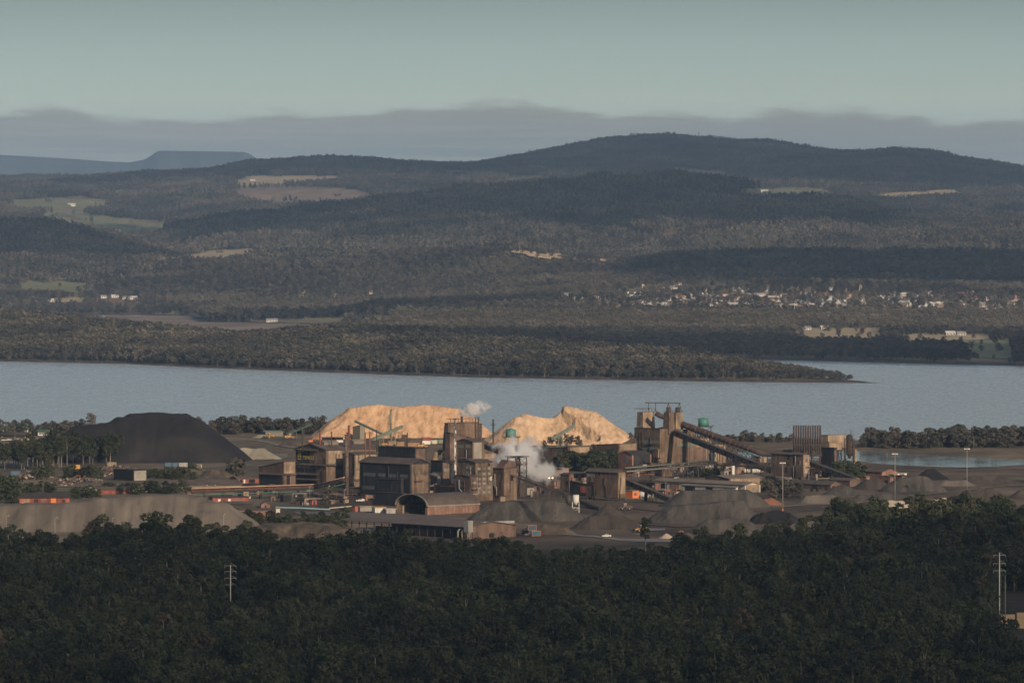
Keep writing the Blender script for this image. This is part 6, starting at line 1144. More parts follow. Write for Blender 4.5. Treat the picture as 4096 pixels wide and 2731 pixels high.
# scrap yard
SCR = [mat('scrap_rust', [(.09,.05,.038),(.17,.095,.07)], (.6,.6,.6)), mat('scrap_grey', [(.16,.155,.15),(.36,.35,.33)], (.6,.6,.6)), mat('scrap_brown', [(.07,.055,.045),(.14,.11,.09)], (.6,.6,.6)), mat('scrap_cream', [(.33,.27,.19),(.48,.42,.33)], (.6,.6,.6)), REDP]
def scrap(label, px, py, w, d, h, n, seed):
    rs = random.Random(seed); mb = MB(); O = gnd(px, py)
    for i in range(n):
        a = rs.uniform(0, 6.28); r_ = math.sqrt(rs.random()); x = math.cos(a)*r_*w; y = math.sin(a)*r_*d; z = (1-r_)*h*rs.uniform(.2, 1.0)
        p = Vector((x, y, z)); q = p+Vector((rs.uniform(-2.5, 2.5), rs.uniform(-2, 2), rs.uniform(-.3, 1.4))); mb.beam(p, q, rs.uniform(.15, 1.3), rs.uniform(.1, .8), mi=rs.choice((0, 0, 1, 2, 2, 2, 3, 4) if rs.random() < .5 else (0, 1, 2, 2)))
    o = mb.build('scrap_heap', SCR); o.location = O; tag(o, label, 'scrap heap', kind='stuff')
for i, a in enumerate([('jumbled scrap metal heap at the left of the scrap yard', 125, 1916, 16, 10, 6, 260), ('scrap metal heap with pale sheets in the middle of the scrap yard', 320, 1926, 14, 8, 4, 240), ('low red scrap heap beside the trees', 235, 1940, 9, 6, 3, 150), ('scrap heap behind the black open shed', 445, 1880, 17, 8, 4, 240), ('scattered scrap left of the black open shed', 420, 1905, 14, 6, 3, 160)]): scrap(*a, i+1)
# ------------------------------------------------------------------ masts, lamps and poles
def light_mast(label, px, top, base):
    O = gnd(px, base); s = F/O.y; h = (base-top)/s; t = thing('light_mast', label, 'light mast', O, 0, 'tall light masts over the ore yard'); MB().path([(0, 0, 3.2), (0, 0, h)], [.24, .13], 10).build('pole', GALV, t, True); MB().path([(0, 0, -.6), (0, 0, 3.2)], [.34, .28], 10).build('base_sleeve', ORANGE, t, True)
    MB().box(-1.5, 1.5, -.15, .15, h-.9, h-.7).build('crossbar', GALV, t); MB().box(-.15, .15, -1.2, 1.2, h-.9, h-.7).build('crossbar', GALV, t)
    for x, y in ((-1.5, -.3), (-.8, -.4), (.7, -.4), (1.4, -.3), (-.4, .9), (.4, .9)): MB().box(x-.32, x+.32, y-.2, y+.2, h-.7, h-.15).build('lamp', WHITE, t)
light_mast('left light mast, in front of the scrubby knoll', 3131, 1848, 2054); light_mast('middle light mast, rising from the white quartz heap', 3580, 1812, 2024); light_mast('right light mast, in front of the settling pond', 3868, 1792, 1984)
for i, (x, top) in enumerate(((25, 2063), (220, 2070), (450, 2072), (637, 2072), (895, 2058))):
    O = at(x, top, 3000); O.z = 10; h = (H-(top-YH)/F*3000)-10; t = thing('street_lamp', ['leftmost', 'second from left', 'middle', 'second from right', 'rightmost'][i]+' of the slim lamp posts in front of the tan heap', 'street lamp', O, 0, 'lamp posts along the tan heap')
    MB().path([(0, 0, -3), (0, 0, h)], [.14, .09], 8).build('pole', GALV, t, True); MB().path([(0, 0, h), (1.2 if i < 2 else .5, -.2, h+.15)], .07, 6).build('arm', GALV, t); MB().box(.9 if i < 2 else .3, 1.7 if i < 2 else .8, -.35, -.05, h+.08, h+.24).build('lamp_head', WHITE, t)
def line_pole(label, px, top, D, arms, m=WHITE, vis=20, zb=None):
    O = at(px, top, D); zt = O.z; O.z = float(near_z(np.array([O.x]), np.array([O.y]))[0]); h = zt-O.z; t = thing('power_pole', label, 'power pole', O); MB().path([(0, 0, -1), (0, 0, h)], [.32, .20] if arms else [.24, .16], 10).build('pole', m, t, True)
    for k, z in enumerate(arms): MB().beam((-2.6, 0, h-z), (2.6, 0, h-z), .11, .11).build('crossarm', m, t); [MB().tube((x, 0, h-z), (x, 0, h-z-1.1), .09).build('insulator', GALV, t) for x in (-2.5, 2.5)]; MB().beam((0, 0, h-z+1.2), (2.4, 0, h-z), .07).build('stay', m, t)
line_pole('steel power pole with four crossarms standing out of the left forest', 922, 2258, 2520, (.4, 2.9, 5.8, 8.7)); line_pole('power pole top with two crossarms above the middle of the forest', 1723, 2210, 2760, (.5, 3.2)); line_pole('tall pale power pole at the right edge of the forest', 3998, 2210, 2420, (1, 4.5, 7.5)); line_pole('thin pole beside the tall power pole at the right edge', 4021, 2300, 2440, (), m=BARK_PALE); line_pole('thin pale pole top in the lower middle of the forest', 1906, 2420, 2380, ())
for x, top, base, lb in ((3573, 1745, 1792, 'left timber pole on the far pond bank'), (3895, 1760, 1806, 'right timber pole on the far pond bank'), (211, 1708, 1765, 'timber pole beside the smaller green-roofed office'), (172, 1930, 1990, 'lamp post by the dark-roofed red house'), (3548, 1812, 1842, 'mooring post standing in the pond')):
    O = gnd(x, base, 11); t = thing('timber_pole', lb, 'pole', O); h = (base-top)/(F/O.y); MB().path([(0, 0, -1), (0, 0, h)], [.2, .13], 8).build('pole', BARK, t, True); MB().beam((-.8, 0, h-.6), (.8, 0, h-.6), .12).build('crossarm', BARK, t)
PINE = mat('sawn_timber', [(.42, .30, .17), (.56, .43, .27)], (.2, .2, 2.0), 3, .85)
for i, (x, y, n, lb) in enumerate([(4072, 2514, 8, 'front pack of sawn timber at the bottom right edge'), (4030, 2495, 9, 'left pack of sawn timber at the bottom right edge'), (4092, 2488, 9, 'rear pack of sawn timber at the bottom right edge')]):
    dq = np.arange(2000, 3000, 4.0); xq = (x-CX)/F*dq; zq = near_z(xq, dq); kq = int(np.nonzero(H-(y-YH)/F*dq <= zq)[0][0]); O = Vector((xq[kq], dq[kq], zq[kq])); t = thing('timber_pack', lb, 'timber', O, R(8))
    for k in range(n): MB().box(-3.0, 3.2, -.8, .8, .2+k*.45, .2+k*.45+.36).build('board_layer', PINE, t)
# ------------------------------------------------------------------ trees of the works and the near shore
CR2 = []
for me in NEAR_C: c = me.copy(); c.materials.clear(); c.materials.append(LEAF_MID); CR2.append(c)
CB2 = []
for me in BUSH_C: c = me.copy(); c.materials.clear(); c.materials.append(LEAF_MID); CB2.append(c)
def trees(name, label, group, spots, hr, seed, crown=CR2, wide=(.9, 1.2), var=None):
    rs = random.Random(seed); bush = name in ('shrub', 'shore_tree', 'willow_tree', 'bushy_tree')
    for px, py in spots:
        X = gnd(px, py, 11); z = float(near_z(np.array([X.x]), np.array([X.y]))[0]); i = rs.choice(var or range(6)); h = rs.uniform(*hr); base = (11, 12, 10, 13, 9, 12)[i] if bush else (19, 21, 17, 22, 18.5, 15)[i]
        tree(name, label, 'tree' if name != 'shrub' else 'shrub', (X.x, X.y, z-.2), i, h/base, rs.uniform(0, 6.28), group, (CB2 if crown is CR2 else BUSH_C) if bush else crown, rs.uniform(*wide), bush)
def band(x0, x1, n, y0, y1, seed): rs = random.Random(seed); return [(x0+(x1-x0)*(i+rs.uniform(.1, .9))/n, rs.uniform(y0, y1)) for i in range(n)]
trees('shore_tree', 'bushy gum in the shoreline row behind the gravel flat', 'shoreline gums left of the chip heap', band(845, 1300, 40, 1728, 1744, 1), (8, 13.5), 1, wide=(1.0, 1.4))
trees('shore_tree', 'bushy gum by the river behind the green-roofed offices', 'riverside gums at the far left', band(-20, 340, 16, 1732, 1742, 2), (7, 11.5), 2, wide=(1.0, 1.4))
trees('eucalyptus_tree', 'tall bare-stemmed gum in the grove beside the coal heap', 'gum grove beside the coal heap', band(-20, 250, 22, 1868, 1886, 3)+band(120, 500, 30, 1848, 1866, 4), (13, 22), 3, NEAR_C, (.85, 1.35), (0, 1, 3, 4))
trees('eucalyptus_tree', 'gum tree showing over the right shoulder of the coal heap', 'gums behind the coal heap', [(735, 1742), (775, 1742), (800, 1744), (365, 1738)], (14, 17), 4)
trees('bushy_tree', 'dark tree standing among the scrap heaps', 'trees in the scrap yard', band(140, 210, 5, 1905, 1925, 5)+band(250, 400, 7, 1910, 1935, 6), (7, 11), 5, NEAR_C, (1.0, 1.4))
trees('bushy_tree', 'dense dark tree at the left edge beside the tan heap', 'trees at the far left of the tan heap', band(-30, 70, 8, 1985, 2025, 7), (11, 16), 6, NEAR_C, (1, 1.3)); trees('shrub', 'dark shrub among the houses behind the tan heap', 'shrubs among the yard houses', band(110, 215, 6, 1965, 1985, 8)+band(285, 400, 7, 1985, 2004, 9)+band(420, 560, 6, 1975, 1984, 10)+band(560, 760, 9, 1972, 1984, 11), (4.5, 8), 7, NEAR_C, (1.2, 1.7))
trees('shrub', 'low dark shrub between the rubble mounds and the warehouse', 'shrubs by the rubble mounds', band(590, 800, 14, 1905, 1924, 12), (4, 8.5), 8, NEAR_C, (1.2, 1.7)); trees('willow_tree', 'rounded willow left of the furnace annex', None, [(942, 1912)], (12, 13), 9, CR2, (1.3, 1.35), (4,))
trees('bushy_tree', 'dark bushy tree right of the steam plume', 'clump of trees beside the steam', band(2230, 2345, 9, 1882, 1896, 13)+band(2340, 2440, 8, 1880, 1892, 14), (10, 14.5), 10, NEAR_C, (1.0, 1.3)); trees('eucalyptus_tree', 'spreading gum standing clear of the trees by the steam', None, [(2376, 1886)], (17, 17.5), 11, CR2, (.9, .95), (3,))
trees('bushy_tree', 'sunlit tree in front of the furnace hall under the pipe bridge', 'two trees below the pipe bridge', [(1310, 2010), (1296, 2044)], (8, 10), 12, CR2, (1.1, 1.2)); trees('shrub', 'shrub on the knoll beside the left light mast', 'scrub on the knoll', band(3050, 3200, 16, 1966, 2000, 15), (5, 9), 13, CR2, (1.1, 1.5))
trees('bushy_tree', 'dark tree between the gas cooler and the gabled sheds', 'dark trees below the filter house', band(3330, 3450, 11, 1898, 1930, 16), (8, 12), 14, NEAR_C, (1.1, 1.4)); trees('shore_tree', 'dense rounded tree on the wooded bank beyond the pond', 'trees on the bank beyond the pond', band(3445, 4180, 62, 1783, 1797, 17)+band(3800, 4180, 22, 1776, 1782, 18), (9, 15), 15, CR2, (1.0, 1.4))
trees('shore_tree', 'small tree on the river bank behind the inclined pipe', 'small trees behind the inclined pipe', band(2900, 3170, 15, 1768, 1776, 19), (4, 9), 16, CR2, (1.0, 1.3)); trees('eucalyptus_tree', 'lone gum rising in front of the wet roadway', None, [(2582, 2226)], (18, 18.5), 17, NEAR_C, (.85, .9), (3,))
trees('shrub', 'dark bush behind the workshop roofs', 'bushes behind the workshops', band(2780, 2890, 9, 1905, 1915, 20), (4, 6.5), 18, NEAR_C, (1.3, 1.7)); trees('eucalyptus_tree', 'thin tree at the foot of the right chip heap', 'trees at the foot of the right chip heap', band(2175, 2325, 11, 1786, 1798, 21), (6, 10), 19, CR2, (.9, 1.2))
trees('shrub', 'low scrub bush on the eroded earth bank', 'scrub on the earth bank', band(975, 1390, 34, 2086, 2140, 22), (5, 8.5), 20, NEAR_C, (1.0, 1.4)); trees('eucalyptus_tree', 'tree beside the great tower at the edge of the chip heap', None, [(2522, 1790)], (10, 11), 21, CR2, (.7, .75), (1,))
# ------------------------------------------------------------------ across the river
_dd = np.arange(7000, 24500, 20.0)
def drape(px, py, lo=7000, hi=24500):                     # first ground point on that line of sight
    d = _dd[(_dd >= lo) & (_dd <= hi)]; z = far_z(np.full(d.shape, float(px)), d); k = np.nonzero(H-(py-YH)/F*d <= z)[0]
    D = float(d[k[0]]) if len(k) else hi; return Vector(((px-CX)/F*D, D, float(far_z(np.array([float(px)]), np.array([D]))[0])))
def paddock(name, label, poly, m, dz=.8, lo=7000):
    x0 = min(p[0] for p in poly); x1 = max(p[0] for p in poly); n = max(4, int((x1-x0)/14)); rows = []
    for i in range(n+1):
        x = x0+(x1-x0)*(.004+.992*i/n); ys = []
        for (ax, ay), (bx, by) in zip(poly, poly[1:]+poly[:1]):
            if (ax-x)*(bx-x) < 0: ys.append(ay+(by-ay)*(x-ax)/(bx-ax))
        if len(ys) >= 2: rows.append([drape(x, min(ys)+(max(ys)-min(ys))*j/4, lo)+Vector((0, 0, dz)) for j in range(5)])
    mb = MB()
    for a, b in zip(rows[:-1], rows[1:]):
        for j in range(4):
            if max(p.y for p in (a[j], a[j+1], b[j], b[j+1]))-min(p.y for p in (a[j], a[j+1], b[j], b[j+1])) < 900: mb.poly([a[j+1], b[j+1], b[j], a[j]])
    if mb.f: tag(mb.build(name, m, None, True), label, kind='structure')
PG = mat('pasture', [(.14, .15, .075), (.20, .195, .105)], (.01, .004, 0), 4, .95); PT_ = mat('dry_pasture', [(.30, .24, .145), (.44, .345, .21)], (.012, .004, 0), 4, .95); PE = mat('bare_earth', [(.17, .125, .095), (.25, .185, .14)], (.01, .004, 0), 4, .95); PO = mat('orange_earth', [(.34, .19, .10), (.42, .25, .14)], (.01, .004, 0)); PB_ = mat('brown_slope', [(.10, .080, .066), (.15, .12, .098)], (.02, .006, 0), 4, .95)
for i, (k, m, lb) in enumerate([(0, PG, 'green and brown sloping paddock at the far left'), (1, PG, 'narrow green paddock high on the left'), (2, PT_, 'dry paddock below the far wooded crest'), (3, PE, 'felled brown slope in the far hills'), (4, PO, 'strip of bare orange earth in the far hills'), (5, PG, 'small clearing in the far left woods'), (6, PT_, 'pale paddock in the saddle of the middle hills'), (7, PG, 'green paddock edged with tall gums on the left'), (8, PT_, 'dry paddock above the bay on the left'), (9, PT_, 'yellow paddock in front of the pale woodland'), (10, PT_, 'bright dry paddock with a homestead on the right'), (11, PG, 'shaded paddock by the inlet at the right'), (12, PT_, 'thin dry strip behind the point'), (13, PG, 'far green farm below the mountain'), (14, PT_, 'far dry fields at the right below the mountain'), (15, PT_, 'dry field at the right edge below the mountain'), (17, PG, 'bright saddle paddock under the mountain'), (18, PE, 'logged patch on the mountain foot')]): paddock('paddock', lb, FIELDS[k], m)
QM = mat('quarry_rock', [(.36, .24, .12), (.52, .37, .21), (.62, .48, .30)], (.03, .03, .12), 5, .95, bump=2.0, bscale=(.05, .05, .05))
paddock('quarry', 'bright yellow quarry face on the ridge above the town', [(2030,994),(2058,996),(2110,1010),(2180,1015),(2262,1022),(2274,1038),(2210,1044),(2140,1040),(2090,1020),(2034,1014)], QM, 3, 11000); paddock('quarry', 'thin right end of the quarry cutting', [(2330,1034),(2400,1040),(2472,1046),(2470,1058),(2440,1056),(2400,1048),(2378,1058),(2355,1044)], QM, 3, 11000)
paddock('brown_slope', 'bare brown slope above the town houses', [(2600,1172),(2660,1138),(2760,1128),(2860,1128),(2900,1120),(2990,1124),(3000,1150),(2900,1176),(2740,1186)], PB_, .8, 9500)
HW = [mat('house_cream', [(.42,.37,.30),(.54,.49,.41)], (.1,.1,.1)), mat('house_white', [(.54,.52,.48),(.66,.64,.60)], (.1,.1,.1)), mat('house_brick', [(.26,.15,.11),(.36,.22,.165)], (.1,.1,.1))]
HR = [('grey', mat('tin_roof', [(.20,.205,.205),(.30,.30,.295)], (.1,.1,.1), rough=.5)), ('white', mat('white_roof', [(.48,.47,.45),(.60,.59,.56)], (.1,.1,.1))), ('red', mat('red_tile_roof', [(.24,.095,.075),(.32,.14,.11)], (.1,.1,.1))), ('brown', mat('brown_tile_roof', [(.13,.09,.07),(.19,.135,.105)], (.1,.1,.1))), ('orange', mat('orange_tile_roof', [(.32,.19,.125),(.40,.25,.17)], (.1,.1,.1)))]
HWIN = mat('far_window', (.06, .07, .08), rough=.3)
def house(name, label, px, py, rz, L_, W, h, rise, wm, rm, group=None, cat='house', lo=7000):
    p = drape(px, py, lo); t = thing(name, label, cat, p, rz, group)
    MB().prism([(0, -3), (W, -3), (W, h), (W/2, h+rise), (0, h)], 'x', 0, L_).build('wall', wm, t); mb = MB(); k = rise/(W/2); e = .6
    for a in (1, -1):
        y0, y1 = (W/2, -e) if a == 1 else (W/2, W+e); mb.prism([(y0, h+rise+.05), (y1, h-k*e+.05), (y1, h-k*e+.35), (y0, h+rise+.35)][::a], 'x', -e, L_+e)
    mb.build('roof', rm, t); n = max(2, int(L_/4)); mb = MB()
    for i in range(n): MB().box((i+.3)*L_/n, (i+.7)*L_/n, -.08, .08, h*.35, h*.8).build('window', HWIN, t)
    return t
def town():
    rs = random.Random(21); n = 0; put = []
    def add(px, py, kw=None):
        nonlocal n
        c = rs.choices(range(5), (36, 26, 9, 20, 9))[0]; big = rs.random() < .12; nm, rm = HR[c]
        house('town_house', 'small %s-roofed house among the others in the far town' % nm, px, py, R(rs.uniform(-35, 35)), rs.uniform(13, 20)*(1.6 if big else 1), rs.uniform(8, 11), rs.uniform(3.2, 4.6), rs.uniform(1.6, 2.6), HW[rs.choice((0, 0, 1, 1, 2))], rm, '%s-roofed houses of the far town' % nm, lo=9300); n += 1
    areas = [(2210, 2540, 1176, 1248, 22), (2560, 2900, 1180, 1250, 54), (2560, 2700, 1140, 1172, 7), (2900, 3400, 1158, 1252, 84), (3380, 3600, 1190, 1240, 12), (3540, 3880, 1172, 1244, 44), (3840, 4110, 1190, 1254, 30), (2700, 2860, 1165, 1195, 8)]
    for x0, x1, y0, y1, k in areas:
        for i in range(k):
            for _ in range(12):
                x, y = rs.uniform(x0, x1), rs.uniform(y0, y1)
                if all(abs(x-a) > 14 or abs(y-b) > 4.5 for a, b in put): put.append((x, y)); add(x, y); break
town()
house('town_hall', 'large white hall with a tall pale roof beside the mine headframe', 3350, 1224, R(70), 16, 22, 7, 9, HW[1], HR[1][1], None, 'hall', 9300)
house('shopping_block', 'long white block in the middle of the town', 3255, 1228, R(4), 34, 12, 4.5, 1.5, HW[1], HR[1][1], None, 'building', 9300); house('school_block', 'long pale school block with many windows', 2590, 1208, R(-6), 30, 10, 6, 1.5, HW[1], HR[0][1], None, 'building', 9300); house('school_block', 'long orange-roofed school block right of the pale one', 2664, 1204, R(4), 36, 10, 6.5, 2.5, HW[0], HR[4][1], None, 'building', 9300); house('shed', 'pale-roofed barn with a red gable behind the town hall', 3300, 1190, R(10), 24, 10, 5, 2.5, HW[2], HR[2][1], None, 'shed', 9300); house('sports_hall', 'wide grey-roofed hall near the centre of the town', 2920, 1215, R(-12), 26, 18, 4.5, 3, HW[0], HR[0][1], None, 'hall', 9300)
for x, y, L_, c, w, lb in [(1066, 1290, 19, 0, 1, 'white flat house on the spit beside the mudflat'), (1385, 1262, 34, 0, 0, 'long pale shed on the spit behind the mudflat'), (1165, 1174, 20, 0, 0, 'pale farmhouse in the clearing above the bay'), (1200, 1174, 18, 4, 1, 'orange-roofed farmhouse in the clearing above the bay'), (1440, 1178, 24, 1, 1, 'white house left of the dark ridge'), (1470, 1178, 18, 2, 0, 'red-roofed house left of the dark ridge'), (1330, 1190, 14, 4, 0, 'small orange-roofed house below the ridge'), (1830, 1190, 16, 1, 1, 'white house in the trees left of the town'), (404, 1194, 15, 0, 1, 'pale lodge with a broad roof above the bay'), (440, 1192, 18, 1, 1, 'white lodge right of the broad-roofed one'), (490, 1200, 15, 0, 0, 'long cream lodge above the bay'), (520, 1200, 14, 1, 1, 'small white lodge at the right of the row'), (186, 1208, 14, 1, 1, 'small white house at the left end of the dry paddock'), (3212, 1322, 13, 0, 1, 'pale blue-grey shed at the edge of the yellow paddock'), (3285, 1320, 12, 1, 1, 'white sheds in the trees above the yellow paddock'), (3785, 1342, 15, 1, 0, 'homestead with a white roof on the bright paddock'), (3830, 1344, 13, 0, 0, 'second homestead building with a grey roof'), (270, 822, 24, 1, 1, 'white farmhouse on the far left hills'), (1000, 726, 18, 1, 1, 'tiny white farmhouse on the far dry paddock'), (3318, 744, 30, 1, 1, 'white house high below the mountain'), (3044, 768, 24, 1, 1, 'small white farm below the mountain'), (3430, 786, 26, 1, 0, 'far farm sheds below the mountain'), (3395, 770, 14, 1, 1, 'tiny white shed below the mountain'), (455, 930, 18, 1, 0, 'farmhouse at the foot of the sloping paddock'), (3880, 838, 18, 1, 1, 'lone white house in the far right woods')]:
    house('farmhouse', lb, x, y, R(-8+(x*7 % 23)), L_, 11, 4, 2.4, HW[w], HR[c][1], None, 'house')
# mine headframe: two raking A-legs with cross ties
p = drape(3442, 1188, 9300); t = thing('mine_headframe', 'pink steel mine headframe standing above the town', 'headframe', p); PK = mat('headframe_paint', [(.42,.27,.22),(.55,.38,.32)], (.1,.1,.1)); hh = 21.5
for sx in (-1, 1):
    for sy in (-1, 1): MB().beam((sx*4.6, sy*3, -2), (sx*.9, sy*.8, hh), .85).build('leg', PK, t)
for f in (.12, .3, .48, .64, .8):
    w = 4.6+(.9-4.6)*f; mb = MB(); [mb.beam((-w, y*(3-2.2*f), hh*f), (w, y*(3-2.2*f), hh*f), .45) for y in (-1, 1)]; mb.build('tie', PK, t)
MB().tube((-.5, -1.2, hh+.6), (-.5, 1.2, hh+.6), 1.3, None, 14).build('sheave', STEEL, t); MB().box(-4, 4, -2.5, 2.5, 0, 4.5).build('winder_house', HR[2][1], t)
p = drape(3178, 1262, 8500); t = thing('phone_mast', 'slim white phone mast in front of the town', 'mast', p); MB().path([(0, 0, 0), (0, 0, 20)], [.45, .3], 8).build('pole', WHITE, t, True); MB().tube((0, 0, 17), (0, 0, 20.3), .7, None, 8).build('antenna', WHITE, t)
for i, x in enumerate((2752, 2795, 2838)):
    p = drape(x, (553, 556, 560)[i]+8, 22000); t = thing('relay_tower', ['left and thinnest', 'tallest middle', 'right'][i]+' relay tower on the mountain skyline', 'tower', p); lattice_tower(t, 4, 1.2, (30, 40, 28)[i], STEEL, 6, th=.4); MB().tube((0, 0, (30, 40, 28)[i]), (0, 0, (30, 40, 28)[i]+6), .3).build('aerial', STEEL, t)
for x, y, h, lb in ((869, 1022, 24, 'lone bare white trunk on the saddle paddock'), (1196, 1240, 20, 'left of the tall poplars beside the bay'), (1172, 1242, 26, 'dead white gum beside the mudflat house')):
    p = drape(x, y); t = thing('dead_tree', lb, 'tree', p); MB().path([(0, 0, -1), (.3, 0, h*.5), (0, .2, h)], [.55, .4, .1], 6).build('trunk', BARK_PALE, t); [MB().path([(.2, 0, h*f), (s*h*.16, 0, h*(f+.22))], [.25, .06], 5).build('limb', BARK_PALE, t) for f, s in ((.45, 1), (.55, -1), (.7, 1))]
# ------------------------------------------------------------------ clouds that shade the forest and the far ridges
CLOUD = mat('cloud', [(.80, .80, .80), (.92, .92, .92)], (.004, .004, .01), 4, 1.0, spec=0)
_nt = CLOUD.node_tree; _tr = _nt.nodes.new('ShaderNodeBsdfTransparent'); _mx = _nt.nodes.new('ShaderNodeMixShader'); _mx.inputs[0].default_value = .48        # thin cloud lets part of the sun through
_nt.links.new(_tr.outputs[0], _mx.inputs[1]); _nt.links.new(_nt.nodes['Principled BSDF'].outputs[0], _mx.inputs[2]); _nt.links.new(_mx.outputs[0], _nt.nodes['Material Output'].inputs['Surface'])
def cloud(label, poly, seed, zc=1500.0, zg=15.0, hole=0):
    """a flat lumpy cloud high towards the sun whose shade falls on the ground polygon (world x, y)"""
    k = (zc-zg)/SUN_DIR.z; off = Vector((SUN_DIR.x*k, SUN_DIR.y*k)); Q = [(x+off.x, y+off.y) for x, y in poly]
    xs = [q[0] for q in Q]; ys = [q[1] for q in Q]; st = max(18.0, (max(xs)-min(xs))/70); X, Y = np.meshgrid(np.arange(min(xs)-60, max(xs)+60+st, st), np.arange(min(ys)-60, max(ys)+60+st, st))
    sd = poly_sd(X, Y, Q)+140*(fbm(X/220, Y/220, seed)-.5)+50*(fbm(X/70, Y/70, seed+4)-.5); sd = np.minimum(sd, 420*(fbm(X/420+seed, Y/330, seed+20)-hole)) if hole else sd; th = np.clip(sd, -30, 60); keep = sd > -st*.7
    top = zc+np.maximum(th, 0)**.6*(1.5+2.2*fbm(X/70, Y/70, seed+9)); bot = zc-np.maximum(th, 0)**.5*(.5+fbm(X/90, Y/90, seed+12))
    a = grid_mesh('cloud', np.stack([X, Y, top], -1), CLOUD, True, keep); b = grid_mesh('cloud', np.stack([X, Y, bot-.5], -1), CLOUD, True, keep)
    bm = bmesh.new(); bm.from_mesh(a); bm.from_mesh(b); me = bpy.data.meshes.new('cloud'); bm.to_mesh(me); bm.free(); me.materials.append(CLOUD); me.polygons.foreach_set('use_smooth', [True]*len(me.polygons)); tag(link('cloud', me), label, kind='structure')
def gp(px, D): return ((px-CX)/F*D, D)
cloud('broken grey cloud high over the lookout side of the valley', [gp(-900, 1850), gp(4900, 1850), gp(5000, 3080), gp(4000, 3060), gp(3300, 2960), gp(2700, 2860), gp(2000, 2870), gp(1000, 2900), gp(0, 2880), gp(-900, 2900)], 3)
cloud('small cloud high over the far inlet', [gp(1500, 7300), gp(2600, 7330), gp(4300, 6950), gp(4500, 7900), gp(3000, 8250), gp(1700, 8350)], 5, zg=20)
cloud('long cloud high over the town ridge', [gp(2520, 11300), gp(2800, 10950), gp(3300, 10850), gp(4600, 10800), gp(4700, 12400), gp(2600, 12400)], 8, zg=90)
cloud('cloud bank high over the mountain', [gp(1500, 19800), gp(4700, 19700), gp(4700, 24000), gp(1500, 24000)], 12, zc=1900, zg=300)
cloud('ragged unseen cloud added to shade the left hill', [gp(-500, 12300), gp(350, 12250), gp(760, 12500), gp(740, 13350), gp(-500, 13500)], 19, zg=120, hole=.30); cloud('ragged cloud high over the far crest on the left', [gp(200, 20600), gp(1900, 20600), gp(1900, 22400), gp(200, 22400)], 23, zc=1900, zg=300, hole=.28)  # left-hill cloud is added out of view only to darken that slope
cloud('cloud high over the middle hill', [gp(900, 14250), gp(2000, 14000), gp(3500, 13950), gp(3700, 15900), gp(400, 16000)], 15, zg=200, hole=.30)  # put in out of view so its shade sets off the hill
# ------------------------------------------------------------------ steam
def steam(label, c, rad, dens, nscale, seed, rz=0, warp=.9, tilt=0):
    me = bpy.data.meshes.new('steam'); bm = bmesh.new(); bmesh.ops.create_icosphere(bm, subdivisions=3, radius=1.0); bm.to_mesh(me); bm.free()
    m = bpy.data.materials.new('steam'); m.use_nodes = True; nt = m.node_tree; nt.nodes.clear(); N = nt.nodes.new; L = nt.links.new; tc = N('ShaderNodeTexCoord')
    ln = N('ShaderNodeVectorMath'); ln.operation = 'LENGTH'; mp = N('ShaderNodeMapping'); mp.inputs['Scale'].default_value = [nscale*r for r in rad]; mp.inputs['Location'].default_value = (seed, seed*2, 0); L(tc.outputs['Object'], mp.inputs[0]); n = N('ShaderNodeTexNoise'); n.inputs['Scale'].default_value = 1; n.inputs['Detail'].default_value = 6; n.inputs['Roughness'].default_value = .62; L(mp.outputs[0], n.inputs['Vector'])
    L(tc.outputs['Object'], ln.inputs[0]); a = N('ShaderNodeMath'); a.operation = 'MULTIPLY_ADD'; L(n.outputs['Fac'], a.inputs[0]); a.inputs[1].default_value = warp*2; a.inputs[2].default_value = -warp+.52; b = N('ShaderNodeMath'); b.operation = 'SUBTRACT'; L(a.outputs[0], b.inputs[0]); L(ln.outputs['Value'], b.inputs[1])
    mr = N('ShaderNodeMapRange'); mr.interpolation_type = 'SMOOTHSTEP'; L(b.outputs[0], mr.inputs[0]); mr.inputs[1].default_value = -.12; mr.inputs[2].default_value = .45; mr.inputs[3].default_value = 0; mr.inputs[4].default_value = dens
    v = N('ShaderNodeVolumePrincipled'); v.inputs['Color'].default_value = (.97, .97, .97, 1); v.inputs['Anisotropy'].default_value = .2; L(mr.outputs[0], v.inputs['Density']); L(v.outputs[0], N('ShaderNodeOutputMaterial').inputs['Volume'])
    me.materials.append(m); o = link('steam', me); o.location = c; o.scale = rad; o.rotation_euler = (0, tilt, rz); tag(o, label, 'steam')
steam('white steam plume drifting right from the stack on the tall tower', at(1895, 1638, 3800), (17, 7, 7.5), 2.4, .18, 1.7, 0, .8, R(-14))
steam('large white steam cloud rising beside the hood tower', at(2075, 1830, 3570), (28, 12, 22), .8, .12, 4.2, 0, 1.0, R(25))
steam('thin steam trailing right below the large steam cloud', at(2165, 1885, 3560), (22, 9, 11), .35, .12, 6.1, 0, 1.0, R(8))
